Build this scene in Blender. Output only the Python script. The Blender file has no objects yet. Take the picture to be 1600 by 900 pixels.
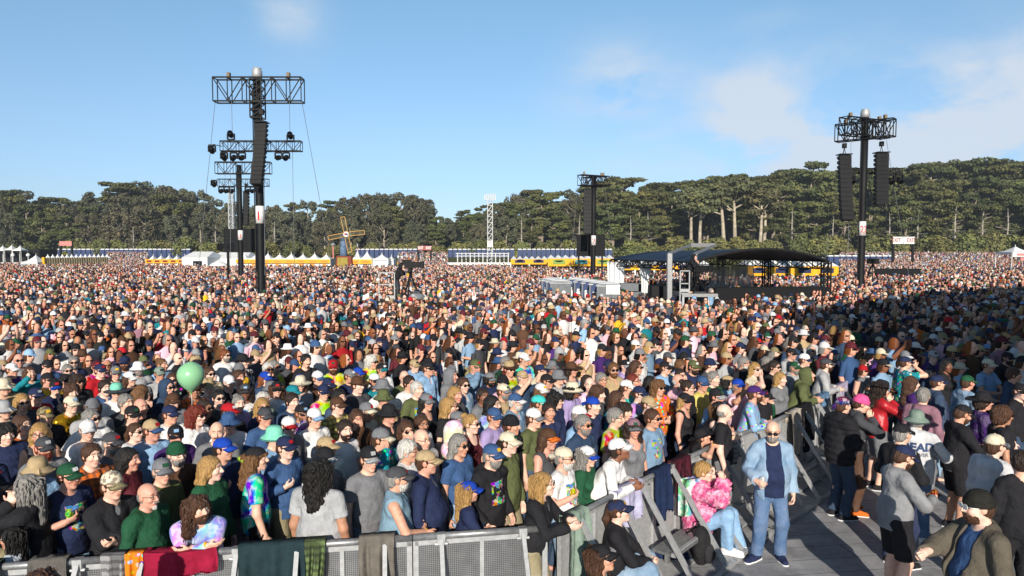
import bpy, math, random
import numpy as np
from mathutils import Vector, Matrix, Euler
rnd = random.Random(7)
NR = np.random.default_rng(11)
sc = bpy.context.scene
col = sc.collection
R = math.radians

# ------------------------------------------------------------------ camera
CAMZ, F, HOR = 3.82, 1067.0, 390.0
PITCH = math.atan((450 - HOR) / F)
cam_d = bpy.data.cameras.new('camera')
cam_d.sensor_width = 36.0
cam_d.lens = 36.0 * F / 1600.0
cam_d.clip_start = 0.1
cam_d.clip_end = 6000
cam = bpy.data.objects.new('camera', cam_d)
cam.location = (0, 0, CAMZ)
cam.rotation_euler = (math.pi / 2 - PITCH, 0, 0)
col.objects.link(cam)
sc.camera = cam

# ------------------------------------------------------------------ light, sky, exposure
SUN_EL, SUN_AZ = 21.0, 2.0        # travel direction: (sin az, cos az) away from the camera
sun_d = bpy.data.lights.new('sun', 'SUN')
sun_d.energy = 4.6
sun_d.angle = R(0.5)
sun_d.color = (1.0, 0.91, 0.79)
sun = bpy.data.objects.new('sun', sun_d)
tv = Vector((math.sin(R(SUN_AZ)) * math.cos(R(SUN_EL)), math.cos(R(SUN_AZ)) * math.cos(R(SUN_EL)), -math.sin(R(SUN_EL))))
sun.rotation_euler = tv.to_track_quat('-Z', 'Y').to_euler()
sun.location = (0, -20, 30)
col.objects.link(sun)

world = bpy.data.worlds.new('World')
sc.world = world
world.use_nodes = True
wn, wl = world.node_tree.nodes, world.node_tree.links
wn.clear()
def W(t, **kw):
    n = wn.new(t)
    for k, v in kw.items(): setattr(n, k, v)
    return n
sky = W('ShaderNodeTexSky', sky_type='NISHITA')
sky.sun_disc = False
sky.sun_elevation = R(SUN_EL)
sky.sun_rotation = math.atan2(-tv.x, -tv.y)
sky.air_density, sky.dust_density, sky.ozone_density = 1.0, 0.3, 1.6
tc = W('ShaderNodeTexCoord')
sep = W('ShaderNodeSeparateXYZ'); wl.new(tc.outputs['Generated'], sep.inputs[0])
mp = W('ShaderNodeMapping'); mp.inputs['Scale'].default_value = (1, 1, 1.9)
wl.new(tc.outputs['Generated'], mp.inputs[0])
nz = W('ShaderNodeTexNoise'); nz.inputs['Scale'].default_value = 5.5; nz.inputs['Detail'].default_value = 9; nz.inputs['Roughness'].default_value = .58
nz.inputs['Distortion'].default_value = .25
wl.new(mp.outputs[0], nz.inputs['Vector'])
def wmath(op, a, b=None, c=None):
    n = W('ShaderNodeMath', operation=op)
    for i, v in enumerate((a, b, c)):
        if v is None: continue
        if isinstance(v, (int, float)): n.inputs[i].default_value = v
        else: wl.new(v, n.inputs[i])
    return n.outputs[0]
def blob(px, py, rx, ry, amt):
    # a cloud bank centred on one direction of the sky, elliptical, in direction space
    dx, dz = (px - 800) / F, (450 - py) / F
    v = Vector((dx, math.cos(PITCH) + dz * math.sin(PITCH), -math.sin(PITCH) + dz * math.cos(PITCH))).normalized()
    a = wmath('DIVIDE', wmath('SUBTRACT', sep.outputs[0], v.x), rx / F)
    b = wmath('DIVIDE', wmath('SUBTRACT', sep.outputs[2], v.z), ry / F)
    r2 = wmath('ADD', wmath('MULTIPLY', a, a), wmath('MULTIPLY', b, b))
    g = wmath('POWER', 2.718, wmath('MULTIPLY', r2, -1.0))
    front = wmath('GREATER_THAN', sep.outputs[1], 0.0)
    return wmath('MULTIPLY', wmath('MULTIPLY', g, front), amt)
cl = None
for args in ((1520, 190, 210, 80, 1.9), (1160, 185, 80, 70, 1.4), (965, 130, 75, 45, 1.3), (975, 168, 40, 22, .7), (455, 25, 38, 32, .8), (1460, 110, 70, 26, .40),
             (1200, 32, 40, 14, .2), (462, 102, 26, 12, .22), (1330, 232, 280, 34, 1.0), (1000, 212, 40, 14, .2)):
    g = blob(*args)
    cl = g if cl is None else wmath('ADD', cl, g)
nn = wmath('MULTIPLY', wmath('SUBTRACT', nz.outputs[0], .37), 4.2)
cm = W('ShaderNodeMath', operation='MULTIPLY', use_clamp=True)
wl.new(cl, cm.inputs[0]); wl.new(nn, cm.inputs[1])
cs = wmath('MULTIPLY', wmath('SMOOTH_MIN', cm.outputs[0], 1.0, .3), .85)
mx = W('ShaderNodeMix', data_type='RGBA')
wl.new(cs, mx.inputs[0]); 
hs = W('ShaderNodeHueSaturation'); hs.inputs['Saturation'].default_value = 0.9; hs.inputs['Value'].default_value = 1.0
wl.new(sky.outputs[0], hs.inputs['Color'])
tr_ = W('ShaderNodeValToRGB'); wl.new(sep.outputs[2], tr_.inputs[0]); e_ = tr_.color_ramp.elements
for pos_, c_ in ((.05, (.77, .96, 1.36)), (.16, (.93, 1.13, 1.36)), (.34, (1.02, 1.36, 1.46)), (.60, (.40, .47, .54))):
    q_ = e_.new(pos_); q_.color = (*[v_ / 2 for v_ in c_], 1)
e_.remove(e_[0]); e_.remove(e_[-1])
tm_x = W('ShaderNodeMix', data_type='RGBA', blend_type='MULTIPLY'); tm_x.inputs[0].default_value = 1.0
wl.new(hs.outputs[0], tm_x.inputs[6]); wl.new(tr_.outputs[0], tm_x.inputs[7])
tm_y = W('ShaderNodeMix', data_type='RGBA', blend_type='MULTIPLY'); tm_y.inputs[0].default_value = 1.0; tm_y.inputs[7].default_value = (2, 2, 2, 1)
wl.new(tm_x.outputs[2], tm_y.inputs[6])
wl.new(tm_y.outputs[2], mx.inputs[6]); mx.inputs[7].default_value = (6.9, 7.5, 8.3, 1)
bg = W('ShaderNodeBackground'); bg.inputs['Strength'].default_value = 0.078
wl.new(mx.outputs[2], bg.inputs[0])
wo = W('ShaderNodeOutputWorld'); wl.new(bg.outputs[0], wo.inputs[0])
sc.view_settings.view_transform = 'Standard'
sc.view_settings.look = 'None'
sc.view_settings.exposure = 0.40
sc.view_settings.gamma = 1.0
sc.view_settings.use_curve_mapping = False
sc.cycles.max_bounces = 5
sc.cycles.diffuse_bounces = 2
sc.cycles.glossy_bounces = 2
sc.cycles.transmission_bounces = 4
sc.cycles.transparent_max_bounces = 8

# ------------------------------------------------------------------ pixel -> world
FW = Vector((0, math.cos(PITCH), -math.sin(PITCH))); UP = Vector((0, math.sin(PITCH), math.cos(PITCH)))
def ray(px, py):
    return FW + Vector((1, 0, 0)) * ((px - 800) / F) + UP * ((450 - py) / F)
def at_z(px, py, z):
    r = ray(px, py); t = (z - CAMZ) / r.z
    return Vector((0, 0, CAMZ)) + r * t
def at_y(px, py, y):
    r = ray(px, py)
    return Vector((0, 0, CAMZ)) + r * (y / r.y)

# ------------------------------------------------------------------ materials
def hexc(h):
    h = h.lstrip('#')
    c = [int(h[i:i + 2], 16) / 255 for i in (0, 2, 4)]
    return tuple(((x / 12.92) if x <= .04045 else ((x + .055) / 1.055) ** 2.4) for x in c)
class MB:
    def __init__(s, name, rough=.7, metal=0.0, spec=.3):
        s.m = bpy.data.materials.new(name); s.m.use_nodes = True
        s.n, s.l = s.m.node_tree.nodes, s.m.node_tree.links
        s.p = s.n['Principled BSDF']
        s.p.inputs['Roughness'].default_value = rough; s.p.inputs['Metallic'].default_value = metal
        s.p.inputs['Specular IOR Level'].default_value = spec
        s._tc = None
    def put(s, sock, v):
        if isinstance(v, bpy.types.NodeSocket): s.l.new(v, sock)
        elif isinstance(v, tuple) and len(v) == 3 and sock.type == 'RGBA': sock.default_value = (*v, 1)
        else: sock.default_value = v
    def node(s, t, ins=None, out=0, **kw):
        n = s.n.new(t)
        for k, v in kw.items(): setattr(n, k, v)
        for k, v in (ins or {}).items(): s.put(n.inputs[k], v)
        return n.outputs[out]
    def co(s, which='Object'):
        if s._tc is None: s._tc = s.n.new('ShaderNodeTexCoord')
        return s._tc.outputs[which]
    def ocol(s): return s.node('ShaderNodeObjectInfo', out='Color')
    def ornd(s): return s.node('ShaderNodeObjectInfo', out='Random')
    def math(s, op, a, b=0.0): return s.node('ShaderNodeMath', {0: a, 1: b}, operation=op)
    def noise(s, scale, detail=3, vec=None, rough=.55, out=0):
        return s.node('ShaderNodeTexNoise', {'Vector': vec or s.co(), 'Scale': scale, 'Detail': detail, 'Roughness': rough}, out=out)
    def mix(s, f, a, b, blend='MIX'): return s.node('ShaderNodeMix', {0: f, 6: a, 7: b}, out=2, data_type='RGBA', blend_type=blend)
    def ramp(s, f, stops, interp='LINEAR'):
        n = s.n.new('ShaderNodeValToRGB'); s.l.new(f, n.inputs[0]); r = n.color_ramp; r.interpolation = interp
        while len(r.elements) < len(stops): r.elements.new(.5)
        for e, (p, c) in zip(r.elements, stops):
            e.position = p; e.color = (*c, 1) if isinstance(c, tuple) else (c, c, c, 1)
        return n.outputs[0]
    def hsv(s, c, h=.5, sa=1.0, v=1.0): return s.node('ShaderNodeHueSaturation', {'Hue': h, 'Saturation': sa, 'Value': v, 'Color': c})
    def base(s, c): s.put(s.p.inputs['Base Color'], c); return s
    def bump(s, h, strength=.3, dist=.01):
        s.l.new(s.node('ShaderNodeBump', {'Height': h, 'Strength': strength, 'Distance': dist}), s.p.inputs['Normal']); return s
def vary(b, c, scale=14, lo=.78, hi=1.15):
    return b.mix(1.0, c, b.ramp(b.noise(scale, 4), [(.3, lo), (.7, hi)]), 'MULTIPLY')
M = {}
def plain(name, c, rough=.7, metal=0.0, scale=6, lo=.82, hi=1.12, spec=.3):
    b = MB(name, rough, metal, spec); b.base(vary(b, c if isinstance(c, tuple) else hexc(c), scale, lo, hi)); M[name] = b.m; return b
# cloth driven by the object's own colour
b = MB('fabric', .85, spec=.15); b.base(vary(b, b.ocol(), 9, .8, 1.15)); b.bump(b.noise(13, 4), .75, .035); M['fabric'] = b.m
b = MB('fleece', .95, spec=.08); n = b.noise(30, 5); b.base(b.mix(b.ramp(b.noise(11, 3), [(.42, 0.0), (.62, 1.0)]), b.ocol(), b.hsv(b.ocol(), .5, .62, 1.4))); b.bump(n, 1.0, .05); M['fleece'] = b.m
b = MB('knit', .9, spec=.1); w = b.node('ShaderNodeTexWave', {'Vector': b.co(), 'Scale': 26.0, 'Distortion': 1.5, 'Detail': 2.0}, bands_direction='Z', out=1)
b.base(vary(b, b.ocol(), 20, .75, 1.2)); b.bump(w, .5, .01); M['knit'] = b.m
b = MB('denim', .85, spec=.15); b.base(b.mix(b.ramp(b.noise(5, 4), [(.35, 0.0), (.7, .8)]), b.ocol(), b.hsv(b.ocol(), .5, .7, 1.35))); b.bump(b.noise(12, 4), .8, .03); M['denim'] = b.m
b = MB('leather', .38, spec=.5); b.base(vary(b, b.ocol(), 9, .8, 1.15)); b.bump(b.noise(22, 4), .6, .015); M['leather'] = b.m
b = MB('sequin', .25, .75); b.base(b.ocol()); v = b.node('ShaderNodeTexVoronoi', {'Vector': b.co(), 'Scale': 70.0}, out='Color'); b.bump(v, 1.0, .02); M['sequin'] = b.m
b = MB('hat_fabric', .85, spec=.15); b.base(vary(b, b.ocol(), 26, .82, 1.12)); b.bump(b.noise(90, 2), .3, .006); M['hat_fabric'] = b.m
b = MB('hat_camo', .85, spec=.15); b.base(b.mix(b.ramp(b.noise(22, 2), [(.48, 0.0), (.52, 1.0)], 'CONSTANT'), b.ocol(), b.hsv(b.ocol(), .47, 1.0, .4))); M['hat_camo'] = b.m
# tie-dye: rings and blotches of the garment's own hue, shifted hues and white
def tiedye(name, white):
    b = MB(name, .85, spec=.15)
    d = b.noise(7, 3, out=1)
    vv = b.node('ShaderNodeVectorMath', {0: b.co(), 1: b.node('ShaderNodeVectorMath', {0: d, 3: .22}, operation='SCALE')}, operation='ADD')
    off = b.node('ShaderNodeVectorMath', {0: vv, 1: (0, .12, 1.38)}, operation='SUBTRACT')
    ln = b.node('ShaderNodeVectorMath', {0: off}, out='Value', operation='LENGTH')
    f = b.math('FRACT', b.math('ADD', b.math('MULTIPLY', ln, 4.2), b.ornd()))
    h = b.ramp(f, [(0, .38), (.25, .5), (.5, .64), (.75, .82), (1, .38)], 'B_SPLINE')
    c = b.hsv(b.ocol(), h, 1.1, 1.0)
    k = b.ramp(b.noise(13, 3, vv), [(.46, 0.0), (.60, white)])
    b.base(b.mix(k, c, (.75, .74, .72))); M[name] = b.m
tiedye('tiedye', .45); tiedye('tiedye_pale', .95)
b = MB('plaid', .85, spec=.15); s_ = b.node('ShaderNodeSeparateXYZ', {0: b.co()}); sy = b.n[-1]
def stripes(axis, w):
    return b.math('GREATER_THAN', b.math('FRACT', b.math('MULTIPLY', sy.outputs[axis], w)), .55)
b.base(b.mix(b.math('MULTIPLY', stripes(1, 15), .6), b.mix(b.math('MULTIPLY', stripes(2, 15), .6), b.ocol(), b.hsv(b.ocol(), .5, .5, .15)), b.hsv(b.ocol(), .5, .5, .12))); M['plaid'] = b.m
b = MB('floral', .85, spec=.15)
vo = b.n.new('ShaderNodeTexVoronoi'); vo.inputs['Scale'].default_value = 17; b.l.new(b.co(), vo.inputs['Vector'])
b.base(b.mix(b.math('LESS_THAN', vo.outputs['Distance'], .34), b.ocol(), b.hsv(vo.outputs['Color'], .5, 1.3, .9))); M['floral'] = b.m
# a shirt with a printed picture on the chest
b = MB('print_tee', .85, spec=.15)
sx = b.n.new('ShaderNodeSeparateXYZ'); b.l.new(b.co(), sx.inputs[0])
ay = b.math('LESS_THAN', b.math('ABSOLUTE', sx.outputs[1]), .105)
az = b.math('LESS_THAN', b.math('ABSOLUTE', b.math('SUBTRACT', sx.outputs[2], 1.24)), .12)
ax = b.math('GREATER_THAN', sx.outputs[0], .02)
msk = b.math('MULTIPLY', b.math('MULTIPLY', ay, az), ax)
msk = b.math('MULTIPLY', msk, b.math('GREATER_THAN', b.noise(16, 3), .5))
vo = b.node('ShaderNodeTexVoronoi', {'Vector': b.co(), 'Scale': 24.0}, out='Color')
b.base(b.mix(msk, vary(b, b.ocol(), 9, .8, 1.15), b.hsv(vo, .5, 1.2, .55))); b.bump(b.noise(13, 4), .75, .035); M['print_tee'] = b.m
# skin: the person's tone times the tint of lips, brows and stubble on the head
b = MB('skin', .5, spec=.35); at = b.node('ShaderNodeAttribute', out='Color', attribute_name='tint')
b.base(b.mix(1.0, vary(b, b.ocol(), 28, .86, 1.1), at, 'MULTIPLY')); M['skin'] = b.m
b = MB('hair', .55, spec=.4); hn = b.node('ShaderNodeTexNoise', {'Vector': b.node('ShaderNodeMapping', {0: b.co(), 3: (60, 60, 7)}), 'Scale': 1.6, 'Detail': 4.0})
b.base(b.mix(1.0, b.ocol(), b.ramp(hn, [(.3, .45), (.7, 1.5)]), 'MULTIPLY')); b.bump(hn, .9, .02); M['hair'] = b.m
plain('lens', '#0a0a0c', .12, spec=.6); plain('eye_white', '#cfc9c0', .3); plain('eye_dark', '#20140e', .2)
b = MB('tinted', .6); b.base(b.ocol()); M['tinted'] = b.m
b = MB('gloss', .22, spec=.35); b.base(b.ocol()); M['gloss'] = b.m
b = MB('can_print', .25, .55); v = b.node('ShaderNodeTexVoronoi', {'Vector': b.co(), 'Scale': 36.0}, out='Color')
b.base(b.mix(b.math('GREATER_THAN', b.noise(24, 2), .55), b.ocol(), b.hsv(b.ocol(), .62, 1.0, 1.2))); M['can_print'] = b.m
plain('crowd_mat', '#808080')
b = MB('crowd_mat', .8, spec=.15); b.base(b.node('ShaderNodeAttribute', out='Color', attribute_name='col')); M['crowd_mat'] = b.m
# metal and setting
plain('aluminium', '#b4b6b8', .5, .25, 18, .8, 1.1); plain('steel', '#9a9c9e', .45, .6, 20, .7, 1.15); plain('galv', '#adafb1', .5, .35, 20)
plain('black_paint', '#0e0f12', .6, 0, 9, .7, 1.3, .25); plain('black_cloth', '#101216', .8); plain('white_pvc', '#e4e5e4', .5, 0, 3, .92, 1.05); plain('white_paint', '#dcdcda', .5)
plain('yellow_banner', '#e8a81c', .6, 0, 3, .9, 1.08); plain('orange_paint', '#d88f3a', .6); plain('sail_wood', '#c49a58', .7); plain('dull_red', '#9c5750', .7); plain('mast_grey', '#a3a6a8', .5, .2, 18); plain('red_print', '#c3282c', .6); plain('rust_red', '#7c3424', .7)
plain('blue_paint', '#34496e', .6, 0, 5, .7, 1.3); plain('toilet_blue', '#33436a', .6); plain('toilet_grey', '#6c7176', .6); plain('wood', '#b98a4a', .7); plain('blue_tarp', '#142238', .6, 0, 1.2, .6, 1.5, .25)
plain('tower_blue', '#5c7390', .6, 0, 2, .5, 1.5); plain('panel_brown', '#7d735c', .7, 0, 2, .7, 1.3); plain('pale_red', '#c8807c', .7); plain('strap_black', '#151517', .7)
plain('teal_print', '#3f93a0', .6); plain('navy_print', '#222c50', .6); plain('leaf_print', '#7c9a4c', .6); plain('panel_yellow', '#9c8a3c', .7, 0, 1.5, .7, 1.2); plain('hoist_tan', '#7a6a52', .7); plain('rubber', '#1d1d1f', .8)
b = MB('perforated', .45, .7); pv = b.node('ShaderNodeMapping', {0: b.co(), 3: (55, 55, 55)}); sp = b.n.new('ShaderNodeSeparateXYZ'); b.l.new(pv, sp.inputs[0])
fx = b.math('SUBTRACT', b.math('FRACT', sp.outputs[0]), .5); fz = b.math('SUBTRACT', b.math('FRACT', sp.outputs[2]), .5)
hole = b.math('LESS_THAN', b.math('ADD', b.math('MULTIPLY', fx, fx), b.math('MULTIPLY', fz, fz)), .085)
b.base(b.mix(hole, vary(b, hexc('#8c8e91'), 8, .8, 1.1), hexc('#414245'))); M['perforated'] = b.m
b = MB('clear_plastic', .15, spec=.5); b.base(hexc('#c9ced4')); b.p.inputs['Alpha'].default_value = .55; M['clear_plastic'] = b.m
b = MB('balloon', .25, spec=.5); b.base(hexc('#8fc79a')); b.p.inputs['Subsurface Weight'].default_value = .25; b.p.inputs['Alpha'].default_value = .93; M['balloon'] = b.m
b = MB('bark', .9, spec=.1); b.base(vary(b, b.ocol(), 1.3, .6, 1.3)); M['bark'] = b.m
b = MB('leaves', .75, spec=.15); av = b.node('ShaderNodeAttribute', out='Fac', attribute_name='tone')
b.base(b.mix(1.0, b.ocol(), b.ramp(av, [(0, (.55, .6, .55)), (.5, (1, 1, 1)), (1, (1.7, 1.55, 1.15))]), 'MULTIPLY')); M['leaves'] = b.m
b = MB('grass', .95, spec=.05); b.base(b.ramp(b.noise(.9, 6), [(.3, hexc('#3c4126')), (.55, hexc('#5a5a35')), (.75, hexc('#77704a'))])); M['grass'] = b.m
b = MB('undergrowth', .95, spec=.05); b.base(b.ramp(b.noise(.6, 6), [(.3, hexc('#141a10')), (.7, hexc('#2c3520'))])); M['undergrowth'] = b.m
# the grey flooring panels of the aisle: ribbed boards with seams
b = MB('floor_panel', .55, spec=.35)
sf = b.n.new('ShaderNodeSeparateXYZ'); b.l.new(b.node('ShaderNodeMapping', {0: b.co(), 2: (0, 0, R(-8))}), sf.inputs[0])
row = b.math('FRACT', b.math('MULTIPLY', sf.outputs[1], 2.9)); seam = b.math('LESS_THAN', row, .03)
cl_ = b.math('FRACT', b.math('ADD', b.math('MULTIPLY', sf.outputs[0], .16), b.math('MULTIPLY', b.math('FLOOR', b.math('MULTIPLY', sf.outputs[1], 2.9)), .37)))
seam2 = b.math('LESS_THAN', cl_, .003)
bc = b.ramp(b.noise(1.7, 7, rough=.65), [(.3, hexc('#7c7d80')), (.5, hexc('#96979a')), (.72, hexc('#b0b0b2'))])
bc = b.mix(b.ramp(b.noise(3.5, 7, rough=.7), [(.5, 0.0), (.72, .55)]), bc, hexc('#55524d'))
b.base(b.mix(b.math('MAXIMUM', seam, seam2), bc, hexc('#55565a'))); b.bump(b.noise(24, 4), .25, .01); M['floor_panel'] = b.m

# ------------------------------------------------------------------ mesh helpers
def mesh_np(name, V, Q, mats, smooth=True, T=None, mi=None):
    """one mesh from numpy quads (and triangles)"""
    me = bpy.data.meshes.new(name)
    nq = len(Q); nt = 0 if T is None else len(T)
    me.vertices.add(len(V)); me.vertices.foreach_set('co', np.asarray(V, np.float32).ravel())
    loops = np.asarray(Q, np.int32).ravel() if nt == 0 else np.concatenate([np.asarray(Q, np.int32).ravel(), np.asarray(T, np.int32).ravel()])
    me.loops.add(len(loops)); me.loops.foreach_set('vertex_index', loops)
    me.polygons.add(nq + nt)
    st = np.concatenate([np.arange(nq) * 4, nq * 4 + np.arange(nt) * 3]).astype(np.int32)
    me.polygons.foreach_set('loop_start', st)
    if mi is not None: me.polygons.foreach_set('material_index', np.asarray(mi, np.int32))
    me.polygons.foreach_set('use_smooth', np.full(nq + nt, smooth))
    for m in mats: me.materials.append(M[m] if isinstance(m, str) else m)
    me.update(calc_edges=True); me.validate()
    return me
class Geo:
    """collects simple shapes into one mesh"""
    def __init__(s): s.v, s.f, s.mi, s.cur = [], [], [], 0
    def add(s, vs, fs):
        o = len(s.v); s.v += [tuple(x) for x in vs]; s.f += [tuple(i + o for i in f) for f in fs]; s.mi += [s.cur] * len(fs); return s
    def box(s, c, d, rot=None):
        c, h = Vector(c), Vector(d) / 2
        vs = [Vector((x, y, z)) for x in (-h.x, h.x) for y in (-h.y, h.y) for z in (-h.z, h.z)]
        if rot is not None: vs = [rot @ v for v in vs]
        return s.add([c + v for v in vs], [(0, 1, 3, 2), (4, 6, 7, 5), (0, 4, 5, 1), (2, 3, 7, 6), (0, 2, 6, 4), (1, 5, 7, 3)])
    def bar(s, a, b, w=.05, t=None, up=(0, 0, 1)):
        a, b = Vector(a), Vector(b); d = b - a; L = d.length
        if L < 1e-6: return s
        z = d / L; x = Vector(up).cross(z)
        if x.length < 1e-3: x = Vector((1, 0, 0)).cross(z)
        x.normalize(); y = z.cross(x)
        return s.box((a + b) / 2, (w, t or w, L), Matrix((x, y, z)).transposed())
    def tube(s, pts, rad, n=8, cap=True):
        pts = [Vector(p) for p in pts]; m = len(pts)
        rad = rad if isinstance(rad, (list, tuple)) else [rad] * m
        rings, px = [], None
        for i, p in enumerate(pts):
            t = (pts[min(i + 1, m - 1)] - pts[max(i - 1, 0)]).normalized()
            if px is None: px = Vector((0, 0, 1)).cross(t) if abs(t.z) < .95 else Vector((1, 0, 0)).cross(t)
            px = (px - t * px.dot(t)).normalized(); py = t.cross(px)
            rings.append([p + (px * math.cos(2 * math.pi * k / n) + py * math.sin(2 * math.pi * k / n)) * rad[i] for k in range(n)])
        fs = [(i * n + k, i * n + (k + 1) % n, (i + 1) * n + (k + 1) % n, (i + 1) * n + k) for i in range(m - 1) for k in range(n)]
        if cap: fs += [tuple(range(n))[::-1], tuple((m - 1) * n + k for k in range(n))]
        return s.add([v for r in rings for v in r], fs)
    def lathe(s, prof, n=16, c=(0, 0, 0), sx=1, sy=1):
        vs = [(c[0] + r * math.cos(2 * math.pi * k / n) * sx, c[1] + r * math.sin(2 * math.pi * k / n) * sy, c[2] + z) for r, z in prof for k in range(n)]
        m = len(prof)
        fs = [(i * n + k, i * n + (k + 1) % n, (i + 1) * n + (k + 1) % n, (i + 1) * n + k) for i in range(m - 1) for k in range(n)]
        fs += [tuple(range(n))[::-1], tuple((m - 1) * n + k for k in range(n))]
        return s.add(vs, fs)
    def grid(s, fn, nu, nv):
        vs = [fn(i / nu, j / nv) for i in range(nu + 1) for j in range(nv + 1)]
        w = nv + 1
        return s.add(vs, [(i * w + j, (i + 1) * w + j, (i + 1) * w + j + 1, i * w + j + 1) for i in range(nu) for j in range(nv)])
    def sheet(s, fn, nu, nv, th):
        """a grid with real thickness along +offset vector th"""
        th = Vector(th); o = len(s.v)
        vs = [Vector(fn(i / nu, j / nv)) for i in range(nu + 1) for j in range(nv + 1)]; w = nv + 1; n = len(vs)
        fs = [(i * w + j, (i + 1) * w + j, (i + 1) * w + j + 1, i * w + j + 1) for i in range(nu) for j in range(nv)]
        fs2 = [tuple(n + q for q in f[::-1]) for f in fs]
        ring = [i * w for i in range(nu + 1)] + [nu * w + j for j in range(1, nv + 1)] + [i * w + nv for i in range(nu - 1, -1, -1)] + [j for j in range(nv - 1, 0, -1)]
        side = [(ring[k], ring[(k + 1) % len(ring)], n + ring[(k + 1) % len(ring)], n + ring[k]) for k in range(len(ring))]
        return s.add(vs + [v + th for v in vs], fs + fs2 + side)
    def mesh(s, name, mats, smooth=False):
        me = bpy.data.meshes.new(name); me.from_pydata([tuple(v) for v in s.v], [], s.f)
        for m in (mats if isinstance(mats, (list, tuple)) else [mats]): me.materials.append(M[m])
        me.polygons.foreach_set('material_index', s.mi); me.polygons.foreach_set('use_smooth', [smooth] * len(s.f))
        me.update(); return me
    def obj(s, name, mats, parent=None, smooth=False, loc=None):
        return link(name, s.mesh(name, mats, smooth), parent, loc)
def link(name, data, parent=None, loc=None, color=None, mat=None):
    o = bpy.data.objects.new(name, data); col.objects.link(o)
    if parent: o.parent = parent
    if loc is not None: o.location = loc
    if color is not None: o.color = (*color[:3], 1)
    if mat is not None:
        o.matrix_local = mat
    return o
def tag(o, label=None, cat=None, group=None, kind=None):
    for k, v in (('label', label), ('category', cat), ('group', group), ('kind', kind)):
        if v: o[k] = v
    return o
def empty(name, loc=(0, 0, 0), rz=0.0, **kw):
    o = bpy.data.objects.new(name, None); col.objects.link(o); o.location = loc; o.rotation_euler = (0, 0, rz); o.empty_display_size = .2
    return tag(o, **kw)
def copy_tree(o, parent=None):
    kids = list(o.children); c = o.copy(); col.objects.link(c)
    if parent is not None:
        c.parent = parent
    for k in kids: copy_tree(k, c)
    return c
def text_mesh(s, size, name='lettering', extrude=.004, bold=0.0, sub=0):
    cu = bpy.data.curves.new(name, 'FONT'); cu.body = s; cu.size = size; cu.extrude = extrude; cu.align_x = 'CENTER'; cu.align_y = 'CENTER'; cu.offset = bold
    ob = bpy.data.objects.new(name, cu); col.objects.link(ob)
    dg = bpy.context.evaluated_depsgraph_get(); dg.update()
    me = bpy.data.meshes.new_from_object(ob.evaluated_get(dg)); bpy.data.objects.remove(ob); bpy.data.curves.remove(cu)
    me.name = name
    return me
# ------------------------------------------------------------------ distance-field modelling: one continuous skin per body or garment
def vec(*a): return np.array(a, np.float32)
class S:
    def __init__(s): s.ops = []
    def add(s, fn, k=.03): s.ops.append((0, fn, k)); return s
    def sub(s, fn, k=.01): s.ops.append((1, fn, k)); return s
    def cut(s, fn): s.ops.append((2, fn, 0)); return s
    def __call__(s, P):
        d = None
        for op, fn, k in s.ops:
            e = fn(P)
            if d is None: d = e
            elif op == 0:
                h = np.maximum(k - np.abs(d - e), 0) / k
                d = np.minimum(d, e) - h * h * k * .25
            elif op == 1:
                e = -e; h = np.maximum(k - np.abs(d - e), 0) / k
                d = np.maximum(d, e) + h * h * k * .25
            else: d = np.maximum(d, e)
        return d
def cone(a, b, ra, rb):
    a, b = np.asarray(a, np.float32), np.asarray(b, np.float32); ba = b - a; L = float(ba @ ba) + 1e-9
    def f(P):
        q = P - a; h = np.clip(q @ ba / L, 0, 1)
        e = q - h[:, None] * ba
        return np.sqrt((e * e).sum(1)) - (ra + (rb - ra) * h)
    return f
def ell(c, r, rot=None):
    c, r = np.asarray(c, np.float32), np.asarray(r, np.float32)
    Rm = None if rot is None else np.asarray(rot, np.float32)
    def f(P):
        q = P - c
        if Rm is not None: q = q @ Rm
        k0 = np.sqrt(((q / r) ** 2).sum(1)); k1 = np.sqrt(((q / (r * r)) ** 2).sum(1)) + 1e-9
        return k0 * (k0 - 1) / k1
    return f
def half(c, n):                       # keeps the side away from n
    c, n = np.asarray(c, np.float32), np.asarray(n, np.float32); n = n / np.linalg.norm(n)
    return lambda P: (P - c) @ n
def both(f, g): return lambda P: np.maximum(f(P), g(P))
def wrinkle(f, amp, seed, freq=16, lim=.4):
    r = np.random.default_rng(seed)
    K = r.normal(size=(6, 3)).astype(np.float32) * freq * np.array([1, 1, .75], np.float32); ph = r.uniform(0, 6.28, 6).astype(np.float32)
    return lambda P: f(P) + amp * np.minimum(np.sin(P @ K.T + ph + .9 * np.sin(P @ K[::-1].T * .6)).sum(1) / 2.2, lim)
OFF = [(i, j, k) for i in (0, 1) for j in (0, 1) for k in (0, 1)]
EDG = [(a, b) for a in range(8) for b in range(a + 1, 8) if sum(abs(OFF[a][q] - OFF[b][q]) for q in range(3)) == 1]
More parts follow.
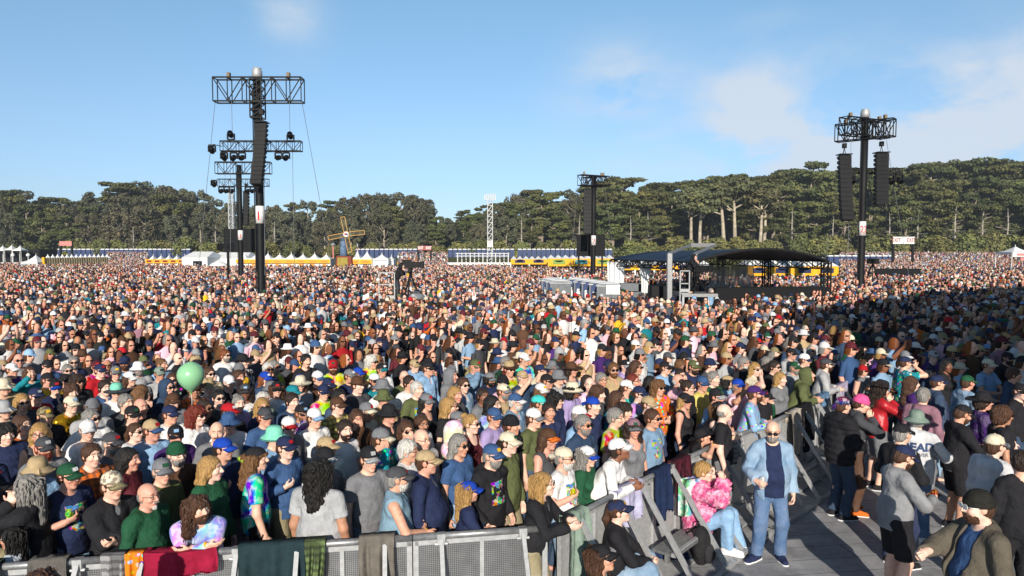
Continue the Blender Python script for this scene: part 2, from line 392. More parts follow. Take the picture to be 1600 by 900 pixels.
def surface(f, lo, hi, h):
    lo = np.asarray(lo, np.float32); B = 5
    nb = np.ceil((np.asarray(hi) - lo) / (h * B)).astype(int); n = nb * B
    bc = np.stack(np.meshgrid(*[lo[a] + (np.arange(nb[a]) + .5) * B * h - h * .5 for a in range(3)], indexing='ij'), -1).reshape(-1, 3).astype(np.float32)
    d = f(bc).reshape(nb); act = np.argwhere(np.abs(d) < B * h * .95 + .012)
    V = np.repeat(np.repeat(np.repeat(d, B, 0), B, 1), B, 2).astype(np.float32)
    loc = np.stack(np.meshgrid(*[np.arange(B)] * 3, indexing='ij'), -1).reshape(-1, 3)
    idx = (act[:, None, :] * B + loc[None]).reshape(-1, 3)
    V[idx[:, 0], idx[:, 1], idx[:, 2]] = f(lo + idx.astype(np.float32) * h)
    neg = V < 0
    c = [neg[o[0]:n[0] - 1 + o[0], o[1]:n[1] - 1 + o[1], o[2]:n[2] - 1 + o[2]] for o in OFF]
    alla = c[0].copy(); anyc = c[0].copy()
    for q in c[1:]: alla &= q; anyc |= q
    cells = np.argwhere(anyc & ~alla)
    ids = np.full(n - 1, -1, np.int64); ids[tuple(cells.T)] = np.arange(len(cells))
    cv = np.stack([V[cells[:, 0] + o[0], cells[:, 1] + o[1], cells[:, 2] + o[2]] for o in OFF], 1)
    acc = np.zeros((len(cells), 3)); cnt = np.zeros(len(cells)); O = np.array(OFF, float)
    for a, b_ in EDG:
        va, vb = cv[:, a], cv[:, b_]; m = (va < 0) != (vb < 0)
        t = np.where(m, va / np.where(m, va - vb, 1), 0)
        acc += m[:, None] * (O[a] + t[:, None] * (O[b_] - O[a])); cnt += m
    P = lo + (cells + acc / cnt[:, None]) * h
    Q = []
    for ax in range(3):
        sl0 = [slice(1, n[q] - 1) for q in range(3)]; sl1 = list(sl0)
        sl0[ax] = slice(0, n[ax] - 1); sl1[ax] = slice(1, n[ax])
        s0 = [sl0[q] if q == ax else slice(1, n[q] - 1) for q in range(3)]
        a_ = neg[tuple(s0)]; b_ = neg[tuple([sl1[q] if q == ax else slice(1, n[q] - 1) for q in range(3)])]
        e = np.argwhere(a_ != b_)
        if len(e) == 0: continue
        fl = a_[tuple(e.T)]
        e = e + np.array([0 if q == ax else 1 for q in range(3)])
        u, w = (ax + 1) % 3, (ax + 2) % 3
        U = np.zeros(3, int); U[u] = 1; Wv = np.zeros(3, int); Wv[w] = 1
        q4 = np.stack([ids[tuple((e - U - Wv).T)], ids[tuple((e - Wv).T)], ids[tuple(e.T)], ids[tuple((e - U).T)]], 1)
        q4[~fl] = q4[~fl][:, ::-1]
        Q.append(q4)
    Q = np.concatenate(Q); Q = Q[(Q >= 0).all(1)]
    return P.astype(np.float32), Q

# ------------------------------------------------------------------ a person: joints, body, clothes (x forward, y left, z up, feet at the origin, 1.75 m)
def nrm(v):
    v = np.asarray(v, float); return v / (np.linalg.norm(v) + 1e-9)
def rot_z(a): c, s = math.cos(a), math.sin(a); return np.array([[c, -s, 0], [s, c, 0], [0, 0, 1]])
def rot_y(a): c, s = math.cos(a), math.sin(a); return np.array([[c, 0, s], [0, 1, 0], [-s, 0, c]])
def rot_x(a): c, s = math.cos(a), math.sin(a); return np.array([[1, 0, 0], [0, c, -s], [0, s, c]])
def ik(a, t, l1, l2, pole):
    a, t = np.asarray(a, float), np.asarray(t, float); v = t - a; d = np.linalg.norm(v); dir_ = v / (d + 1e-9); d = min(max(d, abs(l1 - l2) + .03), (l1 + l2) * .985)
    x = (l1 * l1 - l2 * l2 + d * d) / (2 * d); h = math.sqrt(max(l1 * l1 - x * x, 0))
    p = np.asarray(pole, float); p = nrm(p - dir_ * (p @ dir_))
    return a + dir_ * x + p * h, a + dir_ * d
class Rig:
    def __init__(s, lean=0, twist=0, hy=0, hp=0, ht=0, l=None, r=None, pelvis=(0, 0, .95), fl=(0, .11, 0), fr=(0, -.11, 0), w=1.0, belly=0.0, sit=False, female=False, curl=.9, head=1.02):
        s.w, s.belly, s.female, s.curl, s.hs = w, belly, female, curl, head
        pv = np.array(pelvis, float); s.pv = pv
        Rm = rot_z(R(twist)) @ rot_y(R(lean)); s.Rm = Rm
        s.U = lambda x, y, z: pv + Rm @ np.array([x, y, z - .95])
        sw = (.155 if female else .178) * (.6 + .4 * w)
        s.neck = s.U(-.015, 0, 1.45)
        Hm = rot_z(R(hy)) @ rot_y(R(hp)) @ rot_x(R(ht))
        s.HR = Hm
        s.head = s.U(.012, 0, 1.535) + Hm @ np.array([.012, 0, .085])
        s.arm = {}
        for sd, sg, spec in (('l', 1, l), ('r', -1, r)):
            sh = s.U(-.01, sg * sw, 1.395)
            spec = spec or {}
            tgt = spec.get('t', (.06, sg * (sw + .075 + belly * .3), .84 + pv[2] - .95))
            pole = spec.get('p', (-1, sg * .45, -.2))
            e, wr_ = ik(sh, tgt, .285, .26, pole)
            f = nrm(wr_ - e)
            if 'd' in spec: f = nrm(spec['d'])
            t0 = np.array(spec.get('th', (1, 0, 1)), float); t = nrm(t0 - f * (t0 @ f))
            n = np.cross(f, t) * sg
            s.arm[sd] = dict(sh=sh, el=e, wr=wr_, f=f, t=t, n=n, curl=spec.get('c', curl), sg=sg)
        s.leg = {}
        for sd, sg, ft in (('l', 1, fl), ('r', -1, fr)):
            hp_ = pv + np.array([0, sg * .092, -.03]); an = np.array(ft, float) + np.array([0, 0, .085])
            k, a2 = ik(hp_, an, .43, .42, (1, sg * .12, 0 if not sit else .6))
            s.leg[sd] = dict(hip=hp_, kn=k, an=a2)
    def H(s, *p): return s.head + s.HR @ (np.array(p) * s.hs)
    def hold(s, sd, along=.055, out=.038):
        a = s.arm[sd]; return a['wr'] + a['f'] * along + a['n'] * out, a['t']
    def head_matrix(s):
        m = Matrix.Identity(4)
        for i in range(3):
            for j in range(3): m[i][j] = s.HR[i][j] * s.hs
            m[i][3] = s.head[i]
        return m
    def torso(s, f, g=0.0, k=.06, drape=0.0):
        w, b = s.w, s.belly; Rm = s.Rm; U = s.U
        fem = s.female
        f.add(ell(U(0, 0, .965), (.115 * w + g, (.165 if not fem else .17) * w + g, .115 + g), Rm), k)
        f.add(ell(U(.012 + b * .5, 0, 1.09), (.108 * w + b + g + drape, (.148 - (.018 if fem else 0)) * w + b * .5 + g + drape, .15 + g), Rm), k)
        f.add(ell(U(.004, 0, 1.27), (.112 * w + b * .3 + g, (.15 - (.012 if fem else 0)) * w + g * .7, .165 + g), Rm), k)
        if fem:
            for sg in (1, -1): f.add(ell(U(.075, sg * .07, 1.265), (.062 + g * .7, .068 + g * .7, .066 + g * .7), Rm), .04)
        sw = (.125 if not fem else .11) * (.6 + .4 * w)
        f.add(cone(U(-.015, sw, 1.39), U(-.015, -sw, 1.39), .066 + g, .066 + g), k)
        f.add(cone(U(-.02, .03, 1.46), U(-.02, .135, 1.415), .047 + g * .8, .045 + g * .8), .05)
        f.add(cone(U(-.02, -.03, 1.46), U(-.02, -.135, 1.415), .047 + g * .8, .045 + g * .8), .05)
    def arm_seg(s, f, sd, g=0.0, upto=2.0, k=.03, cuffcut=True, flare=0.0):
        a = s.arm[sd]; wk = .75 + .25 * s.w; fm = .86 if s.female else 1.0
        r0, r1, r2 = .056 * wk * fm + g, .043 * wk * fm + g, .031 * fm + g
        if upto <= 1:
            e = a['sh'] + (a['el'] - a['sh']) * upto; d = nrm(a['el'] - a['sh'])
            c = cone(a['sh'], a['el'], r0 + .004, r1 + flare + .008)
            f.add(both(c, half(e, d)), k)
        else:
            f.add(cone(a['sh'], a['el'], r0, r1 + flare * .4), k)
            t = upto - 1; d = nrm(a['wr'] - a['el']); e = a['el'] + (a['wr'] - a['el']) * t
            rr = r1 + (r2 - r1) * t
            c = cone(a['el'], e, r1 + flare * .4, rr + flare)
            f.add(both(c, half(e, d)) if cuffcut else c, .03)
    def hand(s, f, sd, g=0.0):
        a = s.arm[sd]; W_, F_, T_, N_ = a['wr'], a['f'], a['t'], a['n']; c = a['curl']
        Rh = np.stack([F_, T_, N_], 1)
        f.add(ell(W_ + F_ * .052, (.054, .041, .0165), Rh), .018)
        f.add(cone(W_ - F_ * .02, W_ + F_ * .02, .028, .024), .02)
        for i, (o, L) in enumerate(((.030, .078), (.0105, .088), (-.009, .082), (-.027, .064))):
            b0 = W_ + F_ * (.086 - abs(o - .008) * .25) + T_ * o
            c1 = c * (.55 + .05 * i); d1 = F_ * math.cos(c1) + N_ * math.sin(c1)
            c2 = c * (1.5 + .08 * i); d2 = F_ * math.cos(c2) + N_ * math.sin(c2)
            m1 = b0 + d1 * L * .5; m2 = m1 + d2 * L * .5
            f.add(cone(b0 - F_ * .02, m1, .0098, .0088), .006); f.add(cone(m1, m2, .0088, .0072), .005)
        b0 = W_ + F_ * .026 + T_ * .026; d1 = nrm(F_ * .62 + T_ * (.75 - .25 * min(c, 1)) + N_ * (.25 + .35 * c)); m1 = b0 + d1 * .042
        d2 = nrm(F_ * .9 + N_ * (.2 + .4 * c) + T_ * .1)
        f.add(cone(b0, m1, .0145, .0105), .012); f.add(cone(m1, m1 + d2 * .032, .0105, .0082), .005)
    def legs(s, f, g=0.0, upto=2.0, k=.05, flare=0.0):
        wk = .7 + .3 * s.w
        for sd in 'lr':
            a = s.leg[sd]; r0, r1, r2 = .088 * wk + g, .058 * wk + g, .042 + g
            if upto <= 1:
                e = a['hip'] + (a['kn'] - a['hip']) * upto; d = nrm(a['kn'] - a['hip'])
                f.add(both(cone(a['hip'], a['kn'], r0, r1 + flare + .015), half(e, d)), k)
            else:
                d = nrm(a['an'] - a['kn']); e = a['kn'] + (a['an'] - a['kn']) * (upto - 1)
                f.add(cone(a['hip'], a['kn'], r0, r1 + flare * .5), k)
                cal = a['kn'] + (a['an'] - a['kn']) * .3 + np.array([-.018, 0, 0])
                f.add(both(cone(a['kn'], a['an'], r1 + flare * .5, r2 + flare), half(e, d)), .03)
                if g < .005: f.add(ell(cal, (.05 * wk, .046 * wk, .12)), .05)
    def head_sdf(s, f, fem=False):
        H = s.H; Rm = s.HR; k_ = s.hs
        def E(c, r, kk): f.add(ell(H(*c), np.array(r) * k_, Rm), kk)
        f.add(cone(s.U(-.018, 0, 1.42), H(-.028, 0, -.06), .058 * (.85 if fem else 1.0) * (.8 + .2 * s.w), .054 * (.85 if fem else 1) * (.8 + .2 * s.w)), .03)
        E((-.012, 0, .028), (.098, .077, .093), .03)
        E((.022, 0, -.05), (.066 + (s.w - 1) * .03, .057 + (s.w - 1) * .05, .066), .04)
        E((.066, 0, -.098), (.022, .024, .019), .025)            # chin
        f.add(cone(H(.074, .03, .034), H(.074, -.03, .034), .014, .014), .02)     # brow
        for sg in (1, -1):
            f.sub(ell(H(.100, sg * .031, .010), np.array((.017, .020, .014)) * k_, Rm), .014)
            E((.066, sg * .042, -.022), (.024, .022, .02), .025)  # cheekbone
            f.add(ell(H(-.006, sg * .079, .0), np.array((.024, .010, .033)) * k_, Rm), .008)   # ear
        f.add(cone(H(.086, 0, .022), H(.113, 0, -.022), .0095, .0145), .012)      # nose
        f.add(cone(H(.096, .013, -.026), H(.096, -.013, -.026), .010, .010), .008)
        f.add(cone(H(.086, .017, -.060), H(.086, -.017, -.060), .0095, .0095), .008)   # upper lip
        f.add(cone(H(.083, .014, -.072), H(.083, -.014, -.072), .0095, .0095), .004)
    def bounds(s, m=.12):
        P = [s.pv, s.neck, s.H(0, 0, .2), s.H(.14, 0, 0), s.H(-.14, 0, 0)]
        for a in s.arm.values(): P += [a['sh'], a['el'], a['wr'], a['wr'] + a['f'] * .16]
        for a in s.leg.values(): P += [a['kn'], a['an']]
        P = np.array(P); lo, hi = P.min(0) - m, P.max(0) + m
        lo[0] -= .05 + s.belly; hi[0] += .06 + s.belly; lo[1] -= .03; hi[1] += .03
        lo[2] = min(lo[2], -.02) if not s.leg['l']['an'][2] > .5 else lo[2]
        return lo, hi
    def body_mesh(s, h, feet=False, shaved=0.0):
        f = S(); s.torso(f)
        s.legs(f)
        for sd in 'lr':
            a = s.leg[sd]; an = a['an']; ti = s.toe(sd)
            f.add(cone(an + np.array([-.03, 0, -.055]), an + np.array([.0, 0, -.058]) + ti * .14, .03, .026), .03)
            s.arm_seg(f, sd)
        s.head_sdf(f, s.female)
        for sd in 'lr': s.hand(f, sd)
        V, Q = surface(f, *s.bounds(), h)
        me = mesh_np('person', V, Q, ['skin'])
        hl = (V - s.head.astype(np.float32)) @ s.HR.astype(np.float32) / s.hs
        t = np.ones((len(V), 4), np.float32)
        x, y, z = hl[:, 0], np.abs(hl[:, 1]), hl[:, 2]
        face = (x > .055) & (y < .06) & (np.abs(z) < .13)
        lips = face & (x > .08) & (y < .025) & (z < -.053) & (z > -.081); t[lips, :3] = (.92, .62, .6)
        brow = face & (x > .07) & (y > .01) & (y < .046) & (z > .027) & (z < .043); t[brow, :3] = (.45, .38, .33)
        cheek = face & (y > .02) & (z < -.005) & (z > -.05) & ~lips; t[cheek, :3] = (1.06, .93, .9)
        ear = (y > .077) & (np.abs(z) < .04) & (np.abs(x) < .04); t[ear, :3] = (1.05, .85, .8)
        st = (x > .0) & (z < -.035) & (z > -.13) & (y < .075) & ~lips & (np.abs(hl).max(1) < .16); t[st, :3] *= (1 - shaved * .35)
        at = me.attributes.new('tint', 'FLOAT_COLOR', 'POINT'); at.data.foreach_set('color', t.ravel())
        return me
    def toe(s, sd):
        a = s.leg[sd]; sg = 1 if sd == 'l' else -1
        v = s.toes[sd] if hasattr(s, 'toes') else np.array([1, sg * .22, 0]); return nrm(v)
    def shoe_mesh(s, sd, h):
        a = s.leg[sd]; an = a['an']; t = s.toe(sd); base = an + np.array([0, 0, -.085])
        f = S(); f.add(cone(base + np.array([0, 0, .055]) - t * .035, base + np.array([0, 0, .05]) + t * .08, .046, .044), .03)
        f.add(cone(base + np.array([0, 0, .045]) + t * .06, base + np.array([0, 0, .04]) + t * .165, .046, .040), .03)
        f.add(cone(an + np.array([0, 0, .03]), base + np.array([0, 0, .06]), .048, .046), .03)
        f.cut(lambda P: (base[2] + .028) - P[:, 2]); f.cut(lambda P: P[:, 2] - (base[2] + .115))
        lo, hi = base - .28, base + .28
        V, Q = surface(f, lo, hi, h)
        g = S(); g.add(cone(base + np.array([0, 0, .01]) - t * .045, base + np.array([0, 0, .01]) + t * .07, .050, .049), .02)
        g.add(cone(base + np.array([0, 0, .01]) + t * .07, base + np.array([0, 0, .01]) + t * .17, .050, .043), .02)
        g.cut(lambda P: base[2] + .001 - P[:, 2]); g.cut(lambda P: P[:, 2] - (base[2] + .032))
        V2, Q2 = surface(g, lo, hi, h)
        return mesh_np('shoe', V, Q, ['fabric']), mesh_np('sole', V2, Q2, ['tinted'])
    # ---- garments
    def top_mesh(s, kind, h, seed=1, mat='fabric', hem=None):
        sub = None; U = s.U; f = S()
        g, drape, amp, fr, sl, flare = {'tee': (.011, .014, .007, 15, .62, .018), 'tank': (.008, .008, .003, 15, 0, 0), 'under': (.006, .010, .004, 15, 0, 0), 'long': (.012, .014, .009, 17, 2.0, .004), 'hoodie': (.017, .02, .011, 14, 1.98, .004),
            'jacket': (.018, .018, .010, 14, 1.97, .010), 'open': (.019, .02, .010, 14, 1.95, .012), 'puffer': (.036, .026, .004, 14, 1.97, .004), 'fur': (.052, .045, .010, 60, 1.96, .02), 'vest': (.03, .02, .005, 14, 0, 0),
            'poncho': (.03, .05, .010, 11, 1.9, .03)}[kind]
        hem = hem if hem is not None else {'tee': .875, 'tank': .9, 'fur': .72, 'hoodie': .84, 'open': .80, 'puffer': .83}.get(kind, .86)
        s.torso(f, g, drape=drape)
        SK = ell(U(s.belly * .3, 0, .99), (.122 * s.w + g + .012 + s.belly * .5, .162 * s.w + g + .012 + s.belly * .3, .36), s.Rm)
        f.add(SK, .04)
        if sl:
            for sd in 'lr': s.arm_seg(f, sd, g * .85, sl, flare=flare)
        if kind in ('hoodie', 'jacket', 'fur', 'puffer', 'open'):
            f.add(cone(U(-.075, .05, 1.455), U(-.075, -.05, 1.455), .052 if kind == 'hoodie' else .036, .052 if kind == 'hoodie' else .036), .05)
            if kind in ('hoodie', 'fur'):
                f.add(ell(U(-.105, 0, 1.40), (.05, .095, .085), s.Rm), .05)
                for sg in (1, -1): f.add(cone(U(-.05, sg * .075, 1.46), U(.055, sg * .05, 1.42), .030, .022), .03)
            else:
                for sg in (1, -1): f.add(cone(U(-.05, sg * .068, 1.475), U(.06, sg * .04, 1.43), .022, .02), .03)
        if kind == 'hoodie': f.add(ell(U(.10 + s.belly, 0, 1.0), (.03, .12, .07), s.Rm), .03)
        hc = U(0, 0, hem); up = s.Rm @ np.array([0, 0, -1.0])
        sleeveless = f
        if sl:
            hemcut = half(hc, up)
            # only the trunk ends at the hem, not the sleeves
            t = S(); s.torso(t, g, drape=drape); t.add(SK, .04)
            arms = S()
            for sd in 'lr': s.arm_seg(arms, sd, g * .85, sl, flare=flare)
            f.cut(lambda P, hemcut=hemcut, arms=arms: np.minimum(hemcut(P), arms(P) - .002))
        else:
            f.cut(half(hc, up))
            for sg in (1, -1):
                a = s.arm['l' if sg > 0 else 'r']['sh']; f.sub(ell(a + s.Rm @ np.array([0, sg * .035, -.01]), (.085, .05, .085), s.Rm), .02)
        if kind == 'tank': f.sub(ell(U(.07, 0, 1.45), (.10, .085, .10), s.Rm), .01)
        nr = {'tee': .074, 'under': .074, 'tank': .085, 'long': .070, 'vest': .074}.get(kind, .066)
        f.sub(cone(U(-.012, 0, 1.462), U(.035, 0, 1.60), nr, nr + .03), .006)
        if kind == 'open':
            f.sub(lambda P: np.maximum(np.abs((P - s.pv) @ s.Rm[:, 1]) - (.082 + .07 * np.clip(1.35 - P[:, 2], 0, 1)), -((P - s.pv) @ s.Rm[:, 0]) + .02), .01)
        if kind in ('jacket', 'vest'):
            f.sub(ell(U(.13, 0, 1.43), (.08, .026, .075), s.Rm), .01)
        fn = wrinkle(f, amp, seed, fr)
        if kind == 'puffer':
            f0 = fn; fn = lambda P: f0(P) - .013 * np.abs(np.sin(((P - s.pv) @ s.Rm[:, 2]) * 34))
        if kind == 'fur':
            f1 = fn; fn = wrinkle(f1, .008, seed + 5, 120)
        lo, hi = s.bounds(.16); 
        if kind != 'fur' or True:
            zmin = min([hc[2] - .1, *[a['wr'][2] - .12 for a in s.arm.values()], *[a['el'][2] - .12 for a in s.arm.values()]]); lo = lo.copy(); lo[2] = max(lo[2], zmin)
        V, Q = surface(fn, lo, hi, h)
        return mesh_np({'tee': 'shirt', 'tank': 'tank_top', 'long': 'sweatshirt', 'hoodie': 'hoodie', 'fur': 'fleece_coat', 'vest': 'vest', 'puffer': 'puffer_jacket', 'poncho': 'poncho'}.get(kind, 'jacket'), V, Q, [mat])
    def legs_mesh(s, kind, h, seed=3, mat='denim'):
        f = S(); U = s.U; g = .014 if kind != 'shorts' else .022
        f.add(ell(s.pv + np.array([0, 0, .0]), (.118 * s.w + g, .168 * s.w + g, .115 + g)), .06)
        if s.belly: f.add(ell(s.pv + np.array([s.belly * .4, 0, .05]), (.11 * s.w + s.belly * .6 + g, .16 * s.w + g, .1)), .06)
        s.legs(f, g, {'shorts': .88, 'capri': 1.6}.get(kind, 1.98), flare=.016)
        zt = s.pv[2] + .09
        f.cut(lambda P: np.where(P[:, 0] < s.pv[0] + .15, P[:, 2] - zt, -1.0) if s.pv[2] < .7 else P[:, 2] - zt)
        fn = wrinkle(f, .006, seed, 15)
        lo, hi = s.bounds(.14); hi = hi.copy(); hi[2] = max(zt + .03, .78 if s.pv[2] < .7 else 0)
        V, Q = surface(fn, lo, hi, h)
        return mesh_np({'shorts': 'shorts'}.get(kind, 'trousers'), V, Q, [mat])

# ------------------------------------------------------------------ heads: hats, hair, glasses, beards (head space, origin in the middle of the head)
CACHE = {}
def cached(key, fn):
    if key not in CACHE: CACHE[key] = fn()
    return CACHE[key]
def dome(g, rx, ry, rz, z0, n=20, m=7, th=.004, cx=-.012, flat=1.0, crease=0.0):
    prof = []
    for i in range(m + 1):
        a = math.pi / 2 * i / m; prof.append((math.cos(a) ** flat, math.sin(a)))
    vs = []
    for c_, s_ in prof:
        for k in range(n):
            t = 2 * math.pi * k / n
            x, y = rx * c_ * math.cos(t), ry * c_ * math.sin(t)
            z = rz * s_ - crease * math.exp(-(y / .025) ** 2) * (s_ > .6) * (.6 + .4 * math.cos(t))
            vs.append((cx + x, y, z0 + z))
    fs = [(i * n + k, i * n + (k + 1) % n, (i + 1) * n + (k + 1) % n, (i + 1) * n + k) for i in range(m) for k in range(n)]
    fs.append(tuple(range(n))[::-1])
    g.add(vs, fs)
def hat_meshes(kind):
    """(crown mesh, [(part name, mesh)])"""
    def make():
        g = Geo(); parts = []
        if kind in ('cap', 'cap_back', 'trucker'):
            sg = -1 if kind == 'cap_back' else 1
            dome(g, .108, .087, .088 if kind != 'trucker' else .10, .036, flat=.8)
            g.lathe([(.006, 0), (.008, .006), (.003, .010)], 6, (-.012, 0, .124 if kind != 'trucker' else .136))
            v = Geo()
            def vis(u, w):
                a = (w - .5) * 2 * 1.12; r0 = .098; L = .078 * math.cos(a * .72) ** .7 * u
                x = (-.012 + r0 * 1.08 * math.cos(a)) + L; y = .086 * math.sin(a) * (1 + .04 * u)
                return (sg * (x + .012) - .012, sg * y, .042 - .012 * u - .030 * (y / .09) ** 2 - .012 * u * u)
            v.sheet(vis, 5, 12, (0, 0, -.005))
            parts.append(('visor', v.mesh('visor', 'hat_fabric', True)))
            if kind != 'cap_back': k_ = Geo(); k_.sheet(lambda u, w: (-.012 + .1085 * math.cos(.30 * (w - .5) * 2) * math.cos(.30 + .42 * u) ** .8 + .002, .087 * math.sin(.30 * (w - .5) * 2), .036 + (.088 if kind == 'cap' else .1) * math.sin(.30 + .42 * u)), 4, 6, (.003, 0, .001)); parts.append(('badge', k_.mesh('badge', 'hat_fabric', True)))
        elif kind in ('bucket', 'fedora', 'widebrim', 'sunhat'):
            hgt, br, drop, curl = {'bucket': (.098, .058, .05, 0), 'fedora': (.125, .072, .004, .03), 'widebrim': (.115, .105, .012, .02), 'sunhat': (.105, .085, .03, 0)}[kind]
            dome(g, .108, .089, hgt, .036, flat=.45, crease=.03 if kind in ('fedora', 'widebrim') else 0, m=9)
            b_ = Geo()
            def brim(u, w):
                t = 2 * math.pi * w; r = 1 + u * br / .1
                return (-.012 + .108 * r * math.cos(t), .089 * (1 + u * br / .088) * math.sin(t), .040 - drop * u + curl * u * u * abs(math.sin(t)) - curl * .6 * u * u * abs(math.cos(t)))
            b_.sheet(brim, 4, 26, (0, 0, .004))
            parts.append(('brim', b_.mesh('brim', 'hat_fabric', True)))
            if kind in ('fedora', 'widebrim'):
                k_ = Geo(); k_.lathe([(1.015, .0), (1.0, .026)], 24, (-.012, 0, .042), .108, .089); parts.append(('hat_band', k_.mesh('hat_band', 'hat_fabric', True)))
        elif kind == 'beanie':
            dome(g, .108, .090, .118, .02, m=9, n=24, flat=.72)
            c_ = Geo(); c_.lathe([(1.02, .0), (1.05, .012), (1.05, .04), (1.02, .05)], 24, (-.012, 0, .012), .108, .090); parts.append(('cuff', c_.mesh('cuff', 'knit', True)))
        elif kind == 'visorhat':
            g.lathe([(1.0, .0), (1.0, .03)], 24, (-.012, 0, .036), .108, .088)
            v = Geo(); v.sheet(lambda u, w: (-.012 + (.106 + .07 * u) * math.cos((w - .5) * 2.2), (.088 + .01 * u) * math.sin((w - .5) * 2.2), .04 - .02 * u), 4, 10, (0, 0, -.004)); parts.append(('visor', v.mesh('visor', 'hat_fabric', True)))
        elif kind == 'bandana':
            dome(g, .106, .086, .098, .03, flat=.8)
            k_ = Geo(); k_.tube([(-.11, 0, .035), (-.14, .01, .02), (-.155, .02, -.05)], [.02, .016, .012], 6); k_.tube([(-.11, 0, .035), (-.14, -.012, .015), (-.15, -.02, -.035)], [.02, .016, .01], 6)
            parts.append(('knot', k_.mesh('knot', 'hat_fabric', True)))
        elif kind == 'hood':
            f = S(); f.add(ell((-.02, 0, .025), (.128, .108, .13)), .03); f.add(ell((-.04, 0, -.10), (.105, .105, .10)), .06)
            f.sub(ell((.10, 0, -.01), (.085, .076, .105)), .012)
            fn = wrinkle(f, .004, 4, 22)
            V, Q = surface(fn, (-.2, -.17, -.23), (.17, .17, .22), .011)
            return mesh_np('hood', V, Q, ['fabric']), []
        return g.mesh(kind if kind not in ('trucker', 'cap_back') else 'cap', 'hat_fabric' if kind != 'beanie' else 'knit', True), parts
    return cached(('hat', kind), make)
def hair_mesh(kind, hatted):
    def make():
        f = S(); up = 0.0 if hatted else .008
        cr = (.104 + up, .084 + up, .098 + up)
        if kind == 'bald':
            f.add(ell((-.02, 0, .0), (.0925, .0805, .085)), .02); f.cut(lambda P: P[:, 2] - .045); f.cut(lambda P: P[:, 0] - .0); f.cut(lambda P: -P[:, 2] - .075)
            fn = wrinkle(f, .002, 8, 60)
        elif kind == 'short':
            f.add(ell((-.016, 0, .028), cr), .02); f.add(ell((-.05, 0, -.03), (.062, .078, .06)), .03)
            f.sub(ell((.085, 0, -.035), (.085, .10, .085)), .01); f.cut(lambda P: P[:, 0] - (.078 if not hatted else .03)); f.sub(ell((.0, 0, -.10), (.06, .12, .07)), .01)
            if hatted: f.cut(lambda P: P[:, 2] - .05)
            fn = wrinkle(f, .0045, 8, 75)
        elif kind == 'curly':
            f.add(ell((-.022, 0, .03), (.114 + up, .096 + up, .106 + up)), .03); f.add(ell((-.06, 0, -.05), (.075, .092, .075)), .05)
            f.sub(ell((.095, 0, -.04), (.09, .085, .09)), .01)
            if hatted: f.cut(lambda P: P[:, 2] - .045)
            fn = wrinkle(wrinkle(f, .008, 3, 70), .005, 5, 120)
        elif kind in ('bun', 'ponytail'):
            f.add(ell((-.018, 0, .026), (.106, .086, .10)), .02); f.sub(ell((.09, 0, -.04), (.09, .1, .095)), .01)
            if kind == 'bun': f.add(ell((-.10, 0, .09), (.045, .045, .04)), .015)
            else: f.add(cone((-.10, 0, .04), (-.15, 0, -.06), .028, .034), .02); f.add(cone((-.15, 0, -.06), (-.14, 0, -.22), .034, .016), .02)
            f.sub(ell((.0, 0, -.11), (.07, .12, .08)), .01)
            fn = wrinkle(f, .004, 8, 70)
        else:                                     # long, longcurly, bob
            L = {'long': -.30, 'bob': -.13, 'longcurly': -.27}[kind]; fat = .012 if kind == 'longcurly' else 0
            f.add(ell((-.018, 0, .028), (cr[0] + fat, cr[1] + fat, cr[2] + fat * .5)), .03)
            f.add(cone((-.06, 0, -.02), (-.115, 0, L), .088 + fat, .058 + fat), .05)
            for sg in (1, -1):
                f.add(cone((-.03, sg * .062, .0), (-.055, sg * .085, max(L, -.20)), .04 + fat, .04 + fat), .04)
            f.sub(ell((.10, 0, -.045), (.105, .07, .105)), .012); f.sub(ell((.03, 0, -.13), (.09, .062, .10)), .012)
            if hatted: f.cut(lambda P: P[:, 2] - .05)
            fn = (wrinkle(wrinkle(f, .011, 3, 55), .006, 9, 100)) if kind == 'longcurly' else wrinkle(f, .006, 6, 40)
        V, Q = surface(fn, (-.24, -.19, -.42), (.16, .19, .22), .0085)
        return mesh_np('hair', V, Q, ['hair'])
    return cached(('hair', kind, hatted), make)
def strands(L, wav, n, seed, mat='hair', rr=.112):
    """loose wavy locks hanging from the scalp"""
    r = random.Random(seed); g = Geo()
    for i in range(n):
        a = r.uniform(1.1, 2 * math.pi - 1.1); h0 = r.uniform(-.02, .09)
        q = math.sqrt(max(.05, 1 - (h0 / .12) ** 2))
        p = [(-.018 + .10 * q * math.cos(a), .083 * q * math.sin(a), .02 + h0)]
        ll = L * r.uniform(.6, 1.05); ph = r.uniform(0, 6.28); out = r.uniform(.85, 1.2); m = 14
        for k in range(1, m + 1):
            t = k / m; w = wav * math.sin(ph + t * r.uniform(11, 14))
            p.append((-.03 + (rr * out * math.cos(a) + w) * (1 - .12 * t) - .02 * t, (rr * .95 * out) * math.sin(a) + wav * math.cos(ph * 1.3 + t * 12), .02 + h0 - ll * t))
        w_ = r.uniform(.0038, .0065); g.tube(p, [w_] + [w_ * (1.15 - .75 * k / m) for k in range(1, m + 1)], 5)
    return g.mesh('lock', mat, True)
